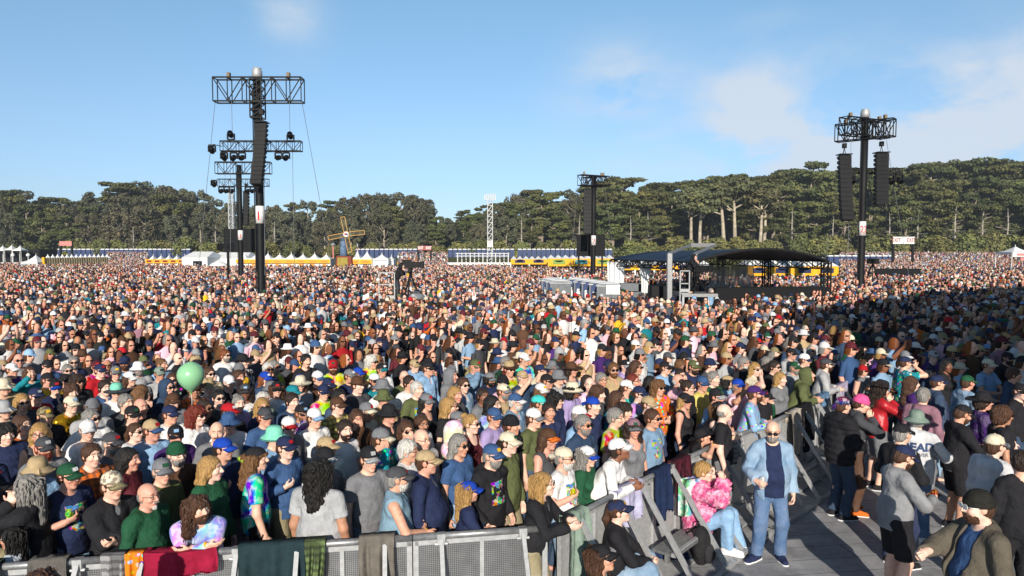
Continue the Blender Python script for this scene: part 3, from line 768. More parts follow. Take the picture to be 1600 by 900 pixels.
def glasses_mesh(kind='sun'):
    def make():
        g = Geo(); r = Geo()
        for sg in (1, -1):
            if kind == 'sun':
                def ln(u, w, sg=sg):
                    t = 2 * math.pi * w; ry, rz = .029 * u, .0225 * u
                    y = math.cos(t) * ry * (1.08 if math.sin(t) > 0 else .95); z = math.sin(t) * rz
                    return (.107 - .16 * ((.032 + y) ** 2) * 10 * .5, sg * (.032 + y), .012 + z)
                g.sheet(ln, 3, 14, (.004, 0, 0))
            else:
                g.tube([(.106 - .3 * abs(.026 * math.cos(t)) ** 1, sg * (.032 + .025 * math.cos(t)), .010 + .019 * math.sin(t)) for t in [2 * math.pi * k / 12 for k in range(13)]], .0022, 4, False)
            g.tube([(.098, sg * .058, .018), (.08, sg * .078, .018), (-.005, sg * .083, .012)], .0035, 5)
        g.tube([(.110, .012, .016), (.112, 0, .018), (.110, -.012, .016)], .003, 5)
        return g.mesh('sunglasses' if kind == 'sun' else 'glasses', 'gloss', True)
    return cached(('gl', kind), make)
def beard_mesh(kind):
    def make():
        f = S(); b_ = {'beard': 1.0, 'stubble': .5, 'goatee': 1.0}[kind]
        if kind == 'goatee':
            f.add(ell((.078, 0, -.10), (.024, .026, .028)), .01); f.add(cone((.094, .026, -.05), (.094, -.026, -.05), .008, .008), .005)
        else:
            f.add(ell((.026, 0, -.062), (.072 + .004 * b_, .064 + .002 * b_, .068 + .008 * b_)), .02)
            f.cut(lambda P: P[:, 2] - (-.040 - .0 + np.clip((.05 - P[:, 0]), 0, .06) * .9)); f.cut(lambda P: -P[:, 0] + .012)
            f.add(cone((.092, .026, -.05), (.092, -.026, -.05), .009, .009), .006)
            f.sub(ell((.10, 0, -.068), (.018, .019, .007)), .004)
        V, Q = surface(wrinkle(f, .003, 5, 120), (-.02, -.1, -.17), (.15, .1, .02), .0062)
        return mesh_np('beard', V, Q, ['hair'])
    return cached(('beard', kind), make)
def eye_meshes():
    def make():
        out = []
        for sg in (1, -1):
            g = Geo(); g.lathe([(.001, -.0085), (.007, -.006), (.010, 0), (.007, .006), (.001, .0085)], 10, (.082, sg * .031, .010), 1.0, 1.25)
            g.cur = 1; g.lathe([(.001, -.005), (.004, -.0035), (.0055, 0), (.004, .0035), (.001, .005)], 8, (.0885, sg * .031, .010), .8, 1.0)
            out.append(g.mesh('eye', ['eye_white', 'eye_dark'], True))
        return out
    return cached('eyes', make)
# ------------------------------------------------------------------ people
COL = {k: hexc(v) for k, v in dict(bk='242428', nv='262f4e', gy='73757a', dg='45474c', lg='a3a5a8', wt='dedede', cr='d2c8b0', tn='ab9674', br='523a2c', ol='59603f', gn='235038', tl='1f7f8c', tq='3fbdb8',
    bl='3a5680', lb='86a9cc', rb='1c43a8', rd='ab1f28', mr='58232c', og='cf6a28', yl='deb02e', pk='e25a94', lp='dfb2c2', pu='442768', lv='9d8fbd', mt='7ccab2', de='7592ae', dd='31445e', kh='8a8062', mv='8e6a78', lm='a6d23a', go='c79a22',
    wj='c3ccd6', sg='7d8f84', ch='2a2a26', py='cdbd6a', je='47658c', hw='c4c6ca', mg='85878b', tp='5c564c', sb='7d9aac').items()}
CNAME = dict(bk='black', nv='navy', gy='grey', dg='charcoal', lg='light grey', wt='white', cr='cream', tn='tan', br='brown', ol='olive', gn='dark green', tl='teal', tq='turquoise', bl='blue', lb='light blue', rb='royal blue', rd='red',
    mr='maroon', og='orange', yl='yellow', pk='pink', lp='pale pink', pu='purple', lv='lavender', mt='mint', de='denim blue', dd='dark denim', kh='khaki', mv='mauve', lm='lime green', go='gold', wj='pale denim', sg='sage green', ch='dark olive', py='pale yellow', je='blue', hw='pale grey', mg='mid grey', tp='taupe', sb='dusty blue')
HAIRC = {k: hexc(v) for k, v in dict(bk='151211', db='2c1e16', br='4a3020', lb='6a4a2c', bl='a5814e', gy='85827e', wh='c4c1bb', rd='6b2616', og='7a4420').items()}
HNAME = dict(bk='black', db='dark brown', br='brown', lb='light brown', bl='blonde', gy='grey', wh='white', rd='red', og='auburn')
SKIN = [hexc(x) for x in ('dfb39d', 'd6a58e', 'cb9a82', 'e3bdab', 'b4856b', '855a45', 'd29c88', '654537')]
HATS = dict(c='cap', w='cap_back', r='trucker', u='bucket', o='fedora', W='widebrim', n='beanie', v='visorhat', d='bandana', H='hood', s='sunhat')
HATN = dict(cap='cap', cap_back='backward cap', trucker='trucker cap', bucket='bucket hat', fedora='fedora', widebrim='wide hat', beanie='beanie', visorhat='sun visor', bandana='bandana', hood='hood up', sunhat='sun hat')
HAIRS = dict(hs='short', hl='long', hc='curly', hb='bob', hn='bun', hp='ponytail', hx='bald', hL='longcurly')
TOPS = dict(t='tee', T='tank', l='long', h='hoodie', j='jacket', V='vest', p='puffer', O='open', F='fur')
TOPN = dict(tee='t-shirt', tank='tank top', long='sweatshirt', hoodie='hoodie', jacket='jacket', vest='vest', puffer='puffer jacket', open='open shirt', fur='fleece coat')
MATS = dict(d='tiedye', D='tiedye_pale', p='plaid', f='floral', r='print_tee', e='denim', k='knit', L='leather', q='sequin', F='fleece')
MATN = dict(tiedye='tie-dye', tiedye_pale='pale tie-dye', plaid='plaid', floral='floral', print_tee='printed', denim='denim', leather='shiny', sequin='sequinned')
A_ = lambda *t, **k: dict(t=t, **k)
POSES = dict(
    A=dict(), B=dict(female=True, w=.9), I=dict(w=1.14, belly=.05),
    C=dict(l=A_(.20, -.10, 1.16, p=(-.3, 1, -.6)), r=A_(.22, .08, 1.20, p=(-.3, -1, -.6))),
    D=dict(l=A_(.27, .06, 1.17, p=(-.5, 1, -.7)), r=A_(.26, -.07, 1.13, p=(-.5, -1, -.7))),
    E=dict(l=A_(.06, .27, .84), r=A_(.15, -.05, 1.52, p=(.3, -1, -.8), d=(-.1, .25, 1))),
    F=dict(l=A_(.27, .10, 1.60, p=(.2, 1, -.7), d=(.3, 0, 1), c=.5), r=A_(.27, -.10, 1.60, p=(.2, -1, -.7), d=(.3, 0, 1), c=.5), hp=-8),
    K=dict(l=A_(.14, .20, .94, p=(-1, .6, 0)), r=A_(.14, -.20, .94, p=(-1, -.6, 0)), lean=3),
    N=dict(female=True, w=.92, l=A_(.24, .05, 1.10, p=(-.5, 1, -.7)), r=A_(.22, -.06, 1.06, p=(-.5, -1, -.7))),
    P=dict(r=A_(.17, -.16, 1.24, p=(-.5, -1, -.8), c=1.1), w=1.05, belly=.02),
    Q=dict(w=1.05, r=A_(.10, -.30, 1.95, p=(.2, -1, -.2), c=.3)),
)
def pose_of(name, hy): 
    d = dict(POSES[name]) if isinstance(name, str) else dict(name)
    d['hy'] = d.get('hy', 0) + hy
    return d
def rig_of(name, hy):
    key = ('rig', name if isinstance(name, str) else id(name), hy)
    return cached(key, lambda: Rig(**pose_of(name, hy)))
STAGE = Vector((18, -5, 0))
PEOPLE = []
CANS = []
def parse(row):
    t = row.split(); p = dict(px=float(t[0]), py=float(t[1]), pose=t[2], skin=rnd.choice([0, 0, 1, 2, 3, 3, 6]), dy=0.0)
    for k in t[3:]:
        a = k.split(':')
        if a[0] in HATS: p['hat'] = (HATS[a[0]], a[1], a[2] if len(a) > 2 else a[1])
        elif a[0] in HAIRS: p['hair'] = (HAIRS[a[0]], a[1])
        elif a[0] in TOPS: p['top'] = (TOPS[a[0]], a[1], MATS.get(a[2], 'fabric') if len(a) > 2 else 'fabric')
        elif a[0] == 'g': p['glasses'] = 'sun'
        elif a[0] == 'e': p['glasses'] = 'eye'
        elif a[0] == 'be': p['beard'] = ('beard', a[1])
        elif a[0] == 'st': p['beard'] = ('stubble', a[1])
        elif a[0] == 'go': p['beard'] = ('goatee', a[1])
        elif a[0] == 'sk': p['skin'] = int(a[1])
        elif a[0] == 'y': p['dy'] = float(a[1])
        elif a[0] == 'yaw': p['yaw'] = float(a[1])
        elif a[0] == 'can': p['can'] = a[1]
        elif a[0] == 'rail': p['rail'] = True
        elif a[0] == 'sc': p['sc'] = float(a[1])
        elif a[0] == 'L': p['legs'] = (a[1], a[2], a[3] if len(a) > 3 else 'denim')
    return p
ROWS = '''
19 578 A c:wt hs:br g t:pu
47 584 F hl:br l:tl
9 602 B c:tn hl:lb t:ol
88 606 A c:bk:rb hs:br g j:nv
107 568 A hs:gy g j:nv st:gy
84 571 C c:bk hs:db j:bl
75 594 A c:bk hs:br t:yl
122 597 A hL:db g t:bk sk:4
107 614 B hc:br t:bk
152 574 A c:mr hs:br t:rd:d
163 580 A c:nv hs:br t:rd
178 582 A c:gy hs:br g t:bk
162 607 A hs:db j:bl y:-10
183 612 A s:mt:dg hs:br g t:wt:d
203 592 B c:wt hl:br g t:bk
224 575 A u:wt hs:gy e t:lg be:gy
243 572 B hn:lb t:lb
250 584 A c:sg hs:br t:lg
252 608 B H:bk g h:dd
270 594 D hs:br g l:bk:f
230 612 B hl:lb t:bk y:95
327 606 A o:tn hs:br t:lb
322 640 N hl:db g l:bk sk:4
358 598 A c:wt hs:wh g j:bk
373 590 A hs:br t:wt y:10
352 556 A hs:og g t:wt be:gy
12 638 A u:lg hs:br t:gy
40 627 B hb:bl g t:dg
55 622 A c:nv hs:br t:rd
112 632 A c:cr hs:br g l:go:q
142 655 P hs:gy g t:wt can:wt
67 652 E c:kh hs:br l:bk
35 665 B hb:br e t:og
15 677 A hc:bk p:nv y:-6
70 700 A c:dg hs:rd g t:gy be:rd
138 672 A c:wt hs:gy g t:wt
170 696 I c:dg hs:gy g t:gy st:gy
208 648 A c:bk hs:db g j:ch
222 636 A hx:gy t:bk sk:6
238 673 A r:bl:tn hs:br g t:lb
198 630 A hs:gy t:dg
278 646 A c:nv hs:br t:wt y:-8
280 680 E c:bk hs:db t:pu sk:6
337 674 A hx:db t:gy y:-45 go:db
357 642 A c:rd hs:db g j:bk sk:6
358 662 A u:bl hs:br l:wt
377 632 B hn:gy l:lv
348 702 P c:rb hs:db h:nv can:tq
258 712 A n:gn hs:gy e l:br st:gy
222 716 B hl:bk l:mr y:25
268 628 B c:br hl:br t:gy
73 740 B u:tn hs:br t:lb
285 742 A c:gy hs:gy t:ol
303 752 B hb:bl l:gn sk:3
3 738 A c:rd hs:br g t:bk
150 708 A hs:br l:og:p
398 716 A w:bk:lm hL:lb t:tq:d y:60
412 652 A c:dg hs:og t:bl
430 683 A u:mt hs:br t:lb
438 704 P c:nv hs:br g l:bl
460 664 A c:wt:rd hs:br g h:gy
485 656 A r:lb:wt hs:br g t:wt
455 628 A hs:db t:dd
437 610 A c:bk hL:br g t:wt y:-10
460 613 A c:tl hs:br t:lb
492 612 A c:nv hs:db t:og:d
517 605 A c:nv hs:br g t:bk
528 634 A c:br hs:br g t:py:p
540 672 A hs:db t:wt:D st:db
560 655 E hl:br l:br sk:2
607 647 A u:bk hs:br g j:bk
600 622 A u:ol hs:br t:tn
582 596 A c:wt:bk hs:br g l:tl
556 602 A o:br hs:br t:dg
597 578 A c:bk:tl hs:br g t:wt
640 599 A hs:db g t:wt
668 628 B c:gy hl:bk T:bk y:15
702 635 B hl:bl g t:bk
712 617 B hb:bl t:dg
732 664 N hn:bl g T:mr sk:3
725 602 A hs:br g j:de:e
705 588 B H:dg h:gy
637 674 E hl:br g t:nv
665 692 I hx:gy e h:lg
685 688 B H:lp h:lp:D y:60
708 690 B hb:gy g t:bl sk:2
770 632 B hl:bk e t:lb:d
787 612 A c:cr:gy hs:br t:tn st:gy
782 655 A c:bl hs:og g t:lv
795 692 A c:cr hs:db h:ol
795 660 A n:bk hs:br j:bk
402 636 B hl:bl g t:nv
415 592 B c:rb hl:og h:dd
470 600 B s:cr hl:br t:lg
497 592 A r:bl:wt hs:br t:br
525 572 A c:br hs:gy t:gy be:gy
547 588 A c:gy hs:br g t:nv
605 708 B hs:wh e l:wt sk:2
578 714 A r:lg:bk hs:br g t:gy
505 700 A c:tn hs:br t:wt
835 654 A r:gy:wt hs:br t:ol
868 646 A hs:db l:nv y:-30
847 634 A c:tq hs:br t:gy
890 650 A r:rd:wt hs:gy t:lb be:gy
927 634 A w:rb hs:br l:nv
965 654 A hs:gy e t:rd:d y:10
988 668 B c:mv:gy hL:db g T:gy y:-25
1035 634 A c:tn hs:br l:bk
1068 640 A hx:gy t:bk y:15
1090 636 B c:bk hl:bl g T:bk
1098 600 A c:bl hs:br g t:py
1140 622 N c:mv hs:br T:wt
980 606 A c:wt hs:br g l:tq
1000 616 A c:nv hs:br g t:lb:d
1037 606 D hL:lb g l:og:f y:-25
922 602 A hx:br t:lp:D y:-30
940 594 A hs:gy e t:bk
935 616 N hc:br l:dg
893 578 B W:br hl:db g T:dg
855 596 A c:bk hs:br g t:bk
817 590 F c:tn hs:gy t:dd
857 686 N c:br:og hl:br g T:dg
1068 606 B hn:db g t:bk
1170 568 A hs:gy e h:bk be:wh
1192 568 A hs:gy g h:bk
1115 592 A hs:gy t:gn
1110 571 A n:nv hs:br l:dg
1195 618 A c:bk hs:br t:bk
1225 576 A hs:db g t:bk
1217 594 B hl:bl t:gy
1305 552 A c:bl hs:wh t:nv be:wh
1322 562 A u:gn hs:br t:og:d y:95
1350 569 N hl:br g l:tn
1385 587 D hs:db t:lm y:-40
1360 607 A c:bk hs:br l:bk be:br
1512 598 A c:gn hs:br j:de:e yaw:10
1545 571 D c:cr hs:br t:lb
1567 650 B hc:br g t:bk sk:4 yaw:-10
1595 612 A c:bk hs:br j:bk
1585 586 A hs:br j:dd
1460 557 A c:lg hs:gy g l:pu
1237 553 A c:bk hs:br h:lg
1262 564 A r:nv:wt hs:br t:bl
1575 560 A c:bk hs:db g j:bk be:db
1500 560 A c:bk hs:br j:gn
1480 572 B hl:bk j:bk sk:5
1425 600 B hl:br l:pu yaw:-5
1215 618 A c:bk hs:br j:gn
1235 606 B hL:lb t:gy sk:2
1040 575 A c:bk hs:br g t:lb
'''
HEROES = '''
40 764 hr_face hl:gy g j:bk sk:3 yaw:178
18 842 B hl:bk e j:wj yaw:185 sk:4 sc:.93
108 744 P c:gn hs:br g t:nv:r can:lm sk:6
176 759 C r:kh:cr hs:br g j:bk
232 775 A hx:gy e h:gn go:wh sk:6 y:8 sc:1.02
310 795 hr_rest hL:br l:lb:d be:br rail yaw:-68 sc:.95
500 738 I hL:bk t:lg yaw:78 sk:4 sc:1.04
622 748 hr_grip c:dg hs:gy V:sb be:wh yaw:8
667 722 I c:tn hs:br g j:nv yaw:-5
733 768 hr_grip c:rb hl:bl g l:nv yaw:12 sc:.93
770 712 K c:bl hs:gy g h:bk:r be:gy
577 718 A r:lg:bk hs:br g t:gy y:-12
912 664 A hs:gy g l:dd st:gy y:-4
1020 654 A hs:br g t:de:r y:0
850 754 G hl:bl g j:bk rail yaw:-20 sc:.94
882 716 P w:cr hs:gy g t:wt:r be:wh can:yl
918 714 N r:rb:wt hL:gy l:gn sk:0
968 702 G r:wt hs:db l:wt rail sk:5 yaw:-20
1098 684 G W:bk hs:db t:bk rail yaw:-25
1180 614 G c:pu hs:br g l:lb:f be:br rail yaw:-25
1125 640 G c:bk hl:lb g T:bk rail yaw:-15
1262 586 G H:ol h:ol rail yaw:-30
1292 567 G c:dg hs:br g h:lg rail yaw:-25 st:br
1207 674 denim hx:gy g O:de:e be:gy yaw:-97 sk:0 L:long:je can:wt
1100 737 pinkcoat hs:bl e F:pk:F yaw:-18 sk:3 L:long:lb:fabric sc:1.0
967 799 seated c:nv hp:br g j:bk yaw:-8 L:long:de
940 872 seated c:bk hl:br e j:bk yaw:-20 L:long:bl
1317 634 hr_can d:pu hs:br p:bk yaw:15 L:long:dd can:wt
1346 631 hr_smoke n:pk hs:br g j:dg yaw:-12 L:long:br
1378 608 hr_smoke W:bk hl:db j:rd:L yaw:5 L:shorts:gy:fabric
1415 567 hr_up c:nv hs:br g t:tl:f yaw:-2
1465 598 A c:nv hs:br g j:dd:e yaw:-12
1443 619 A hs:gy h:mv yaw:40
1432 656 P u:sg hs:gy h:hw yaw:66 L:long:je can:wt
1410 678 hr_can c:bk hs:gy j:bk yaw:20 L:long:nv
1413 714 phone c:nv hs:br g h:mg st:br yaw:2 L:shorts:bk:fabric can:rd
1505 647 phone c:bk hs:br j:bk be:br yaw:-4 L:shorts:bk:fabric
1537 628 B W:bk hc:db l:pu:F yaw:-12
1555 697 A r:gy:cr hs:br g h:hw yaw:12 L:long:bk:fabric
1527 792 beanie_man n:ch hs:br g O:tp be:br yaw:176 sk:3 sc:1.05
1594 722 A hs:db l:bk yaw:80 L:long:bk:fabric
67 925 A hc:br t:dg yaw:60
1395 950 A c:bk hs:br j:bk yaw:90
1300 960 A c:bk hs:br j:bk yaw:80
'''  # the final pair stands unseen below the frame, added to shadow the aisle floor
POSES.update(
    hr_face=dict(female=False, r=A_(.16, -.02, 1.52, p=(.3, -1, -.8), d=(-.1, .2, 1)), l=A_(.17, .05, 1.49, p=(.3, 1, -.8), d=(-.1, -.2, 1)), lean=4),
    hr_rest=dict(w=1.12, belly=.03, lean=22, hy=34, hp=2, l=A_(.50, -.06, 1.20, p=(-.3, 1, -.3), d=(.3, -1, 0)), r=A_(.47, .05, 1.19, p=(-.3, -1, -.3), d=(.3, 1, 0))),
    hr_grip=dict(w=1.05, l=A_(.22, .12, 1.10, p=(-.5, 1, -.7)), r=A_(.30, -.16, 1.12, p=(-.6, -1, -.2), d=(1, -.2, -.5))),
    hr_can=dict(w=1.06, l=A_(.22, .12, 1.08, p=(-.8, .8, -.5)), r=A_(.28, -.10, 1.06, p=(-.8, -.8, -.5), c=1.1)),
    hr_smoke=dict(lean=5, hp=14, r=A_(.20, -.06, 1.42, p=(.2, -1, -.8), d=(-.1, .3, .9)), l=A_(.30, .02, 1.22, p=(-.4, 1, -.6))),
    hr_up=dict(w=1.08, belly=.03, r=A_(.19, -.04, 1.55, p=(.4, -1, -.6), d=(-.1, .3, 1)), l=A_(.04, .26, .85)),
    G=dict(lean=16),
    denim=dict(w=1.0, belly=.06, hp=10, hy=-12, r=A_(.21, -.22, 1.05, p=(-1, -.5, -.4), d=(.7, .35, -.1), c=1.15, th=(0, 0, 1)), l=A_(.06, .25, .83), fl=(0, .12, 0), fr=(.05, -.17, 0)),
    pinkcoat=dict(sit=True, w=.92, female=True, pelvis=(0, 0, .36), fl=(.52, .06, 0), fr=(.36, -.10, .05), hp=2, lean=4, l=A_(.18, .08, .93, p=(.3, 1, -.9), d=(-.2, -.1, 1)), r=A_(.30, -.08, .95, p=(.3, -1, -.7), d=(-.3, .3, 1))),
    seated=dict(sit=True, pelvis=(0, 0, .36), fl=(.56, .14, 0), fr=(.58, -.14, 0), hp=-14, lean=8, l=A_(.40, .08, .50, p=(-.5, 1, -.3)), r=A_(.42, -.04, .50, p=(-.5, -1, -.3), c=1.1)),
    phone=dict(hp=20, lean=3, w=1.04, l=A_(.33, .02, 1.16, p=(-.7, 1, -.6), c=1.0), r=A_(.36, -.08, 1.17, p=(-.7, -1, -.6), c=1.0)),
    beanie_man=dict(w=1.2, belly=.06, lean=6, hp=2, r=A_(.46, -.06, 1.20, p=(-.3, -1, -.6), c=1.5), l=A_(.12, .32, .86)),
)
def head_px(p, rig, sc_):
    return at_z(p['px'], p['py'], float(rig.head[2]) * sc_)
RAIL_Z = 1.12
def rail_pt(px, py): return at_z(px, py, RAIL_Z)
RAIL_F = [rail_pt(-90, 892), rail_pt(858, 825)]
RAIL_D = [rail_pt(880, 815), rail_pt(1050, 727), rail_pt(1135, 687), rail_pt(1232, 650), rail_pt(1335, 590)]
def side_of(p, a, b): return (b.x - a.x) * (p.y - a.y) - (b.y - a.y) * (p.x - a.x)
people = [parse(r) for r in ROWS.strip().split('\n')]
heroes = [parse(r) for r in HEROES.strip().split('\n')]
for p, r_ in zip(heroes, HEROES.strip().split('\n')):
    p['hero'] = True
def locate(p):
    rig = rig_of(p['pose'], 0); s_ = p.get('sc', 1.0)
    h = at_z(p['px'], p['py'], float(rig.head[2]) * s_)
    yaw = R(p['yaw']) if 'yaw' in p else math.atan2(STAGE.y - h.y, STAGE.x - h.x) + R(p['dy'] + rnd.uniform(-9, 9))
    hx, hy = float(rig.head[0]) * s_, float(rig.head[1]) * s_
    p['x'] = h.x - (math.cos(yaw) * hx - math.sin(yaw) * hy); p['y'] = h.y - (math.sin(yaw) * hx + math.cos(yaw) * hy)
    p['ya'] = yaw; p['s'] = s_
def rail_behind(h):
    """how far a point stands behind the nearest rail, on the crowd's side"""
    q = Vector((h[0], h[1], 0)); best = None
    for a, b in [tuple(RAIL_F)] + list(zip(RAIL_D[:-1], RAIL_D[1:])):
        d = b - a; d.z = 0; t = (q - a).xy.dot(d.xy) / d.xy.length_squared; t = min(max(t, 0), 1); c = a + d * t
        s_ = side_of(q, a, b) / d.xy.length; dist = (q.xy - c.xy).length * (1 if s_ > 0 else -1)
        if best is None or abs(dist) < abs(best): best = dist
    return best
def locate_rail(p):
    r_ = ray(p['px'], p['py']); t = 5.0
    while t < 16 and rail_behind((r_.x * t, r_.y * t)) < .10: t += .02
    h = Vector((0, 0, CAMZ)) + r_ * t; s_ = p.get('sc', 1.0); z = h.z / s_
    lean = math.degrees(math.acos(min(max((z - .965) / .665, .45), .985)))
    while lean > 36 and s_ > .84:
        s_ -= .01; z = h.z / s_; lean = math.degrees(math.acos(min(max((z - .965) / .665, .45), .985)))
    p['lean'] = min(max(lean, 8), 44); p['extra'] = dict(w=1.12, belly=.02, hy=36, hp=-4) if p['pose'] == 'hr_rest' else dict(hp=-p['lean'] * .55, hy=8)
    p['pose'] = dict(lean=p['lean'], **p['extra'])
    p['sc'] = s_; locate(p)
    # slide so that the head sits over its place
    rig = rig_of(p['pose'], 0); hx, hy = float(rig.head[0]) * s_, float(rig.head[1]) * s_; yaw = p['ya']
    p['x'] = h.x - (math.cos(yaw) * hx - math.sin(yaw) * hy); p['y'] = h.y - (math.sin(yaw) * hx + math.cos(yaw) * hy)
for p in people + heroes:
    if p.get('rail'): locate_rail(p); continue
    locate(p)
    if p['py'] > 900 or p['pose'] in ('seated', 'pinkcoat'): continue
    near_front = p['x'] < RAIL_F[1].x + .2
    aisle = 'yaw' in p and p['px'] > 1190 or p['pose'] == 'denim'
    if aisle: continue
    need = .34 if near_front else .40
    while p['s'] > .78 and abs(rail_behind((p['x'], p['y']))) < 1.2 and rail_behind((p['x'], p['y'])) < need:
        p['sc'] = p['s'] - .015; yaw0 = p['ya']; locate(p)
# ---- the rest of the near crowd, in the free places between them
NEAR_Y, LIMIT = 13.1, 322
def in_pit(x, y):
    """true on the crowd's side of the barriers"""
    a, b = RAIL_F; q = Vector((x, y, 0))
    if x < b.x: return side_of(q, a, b) > .42 * (b - a).length
    ok = True
    for a, b in zip(RAIL_D[:-1], RAIL_D[1:]):
        if a.y <= y <= b.y: return side_of(q, a, b) > .40 * (b - a).length
    if y < RAIL_D[0].y: return x < RAIL_D[0].x - .4
    return True
allp = people + heroes
hats_pool = [('cap', c, c) for c in 'bk bk nv nv gy dg wt wt bl rb tn cr ol gn rd mr'.split()] + [('trucker', 'wt', 'bl'), ('trucker', 'cr', 'gy'), ('trucker', 'lg', 'bk'), ('cap_back', 'bk', 'bk'), ('bucket', 'cr', 'cr'), ('bucket', 'gy', 'gy'), ('bucket', 'tn', 'tn'), ('beanie', 'bk', 'bk'), ('beanie', 'gy', 'gy'), ('fedora', 'tn', 'br'), ('widebrim', 'bk', 'bk'), ('sunhat', 'cr', 'cr')]
tops_pool = 'bk bk bk nv nv gy gy dg lg lg hw wt wt wt wt wt lb lb bl de de dd rd mr ol sg tl yl lp lv cr cr tn sb'.split()
def random_person(r):
    fem = r.random() < .38
    p = dict(pose=r.choice('BBBNNBE' if fem else 'AAACDKIPEAAD' if r.random() < .95 else 'FQAC'), skin=r.choice([0, 0, 1, 2, 3, 3, 4, 6, 6, 5]), dy=0.0)
    if fem: p['hair'] = (r.choice(['long', 'long', 'long', 'long', 'bob', 'bun', 'ponytail', 'ponytail', 'longcurly']), r.choice('db br br lb bl bl bk gy rd'.split()))
    else: p['hair'] = (r.choice(['short'] * 8 + ['bald', 'bald', 'curly']), r.choice('db br br lb gy gy wh bk'.split()))
    if r.random() < (.42 if fem else .66): p['hat'] = r.choice(hats_pool)
    if r.random() < .62: p['glasses'] = 'sun' if r.random() < .82 else 'eye'
    if not fem and r.random() < .45: p['beard'] = (r.choice(['beard', 'stubble', 'beard', 'goatee']), p['hair'][1])
    k = r.choice(['tee', 'tee', 'tank', 'long', 'hoodie', 'jacket'] if fem else ['tee', 'tee', 'tee', 'long', 'hoodie', 'jacket', 'jacket', 'puffer', 'vest'])
    m = 'fabric'
    c = r.choice(tops_pool); q = r.random()
    if q < .07: m, c = 'tiedye', r.choice('rd tq og pu bl pk'.split())
    elif q < .10: m = 'tiedye_pale'
    elif q < .15: m, c = 'plaid', r.choice('rd bl gn og lb'.split())
    elif q < .19: m, c = 'floral', r.choice('bl og tl wt bk'.split())
    elif q < .33 and k in ('tee', 'long', 'hoodie'): m = 'print_tee'
    elif q < .38 and k == 'jacket': m, c = 'denim', r.choice(['de', 'dd'])
    if k == 'vest': k = 'jacket'
    p['top'] = (k, c, m)
    return p
fr = random.Random(23); cand = []
for i in range(6000):
    y = fr.uniform(7.3, NEAR_Y); x = fr.uniform(-.80 * y - .6, .80 * y + .6)
    cand.append((x, y))
cand.sort(key=lambda c: c[1])
added = 0
for rad in (.56, .46):
    for x, y in cand:
        if len(allp) + added >= LIMIT + 200: break
        if not in_pit(x, y): continue
        a, b = RAIL_D[-2], RAIL_D[-1]
        if side_of(Vector((x, y, 0)), RAIL_D[0], RAIL_D[-1]) < 0 and (y < 11.3 or x < 6.6): continue
        if x > RAIL_F[1].x and y < RAIL_D[0].y + .4 : continue
        if all((x - q['x']) ** 2 + (y - q['y']) ** 2 > rad * rad for q in allp):
            p = random_person(fr); p['x'], p['y'] = x, y; p['s'] = fr.uniform(.90, 1.03) if p['pose'] in 'BN' else fr.uniform(.96, 1.06)
            # not in front of somebody the photograph shows
            hz = CAMZ - 1.62 * p['s']; px_, py_ = 800 + x * F / y, HOR + hz * F / y
            if any('px' in q and abs(q['px'] - px_) < 12 * 10 / y * (1.0 if q.get('hero') else .6) and -2 < py_ - q['py'] < (38 if q.get('hero') else 19) * 10 / y for q in allp): continue
            p['ya'] = math.atan2(STAGE.y - y, STAGE.x - x) + R(fr.uniform(-14, 14)); p['fill'] = True
            allp.append(p)
# keep people from standing inside each other
for it in range(40):
    for i, p in enumerate(allp):
        for q in allp[i + 1:]:
            dx, dy = q['x'] - p['x'], q['y'] - p['y']; d2 = dx * dx + dy * dy
            need = .46
            if d2 < need * need:
                d = math.sqrt(d2) + 1e-6; mv = (need - d) * .5
                wp = .0 if p.get('hero') else 1.0; wq = .0 if q.get('hero') else 1.0
                if wp + wq == 0: continue
                tp, tq = mv * 2 * wp / (wp + wq), mv * 2 * wq / (wp + wq)
                p['x'] -= dx / d * tp; p['y'] -= dy / d * tp; q['x'] += dx / d * tq; q['y'] += dy / d * tq
allp.sort(key=lambda p: p['y'])
allp = allp[:LIMIT]
LAST_Y = allp[-1]['y']

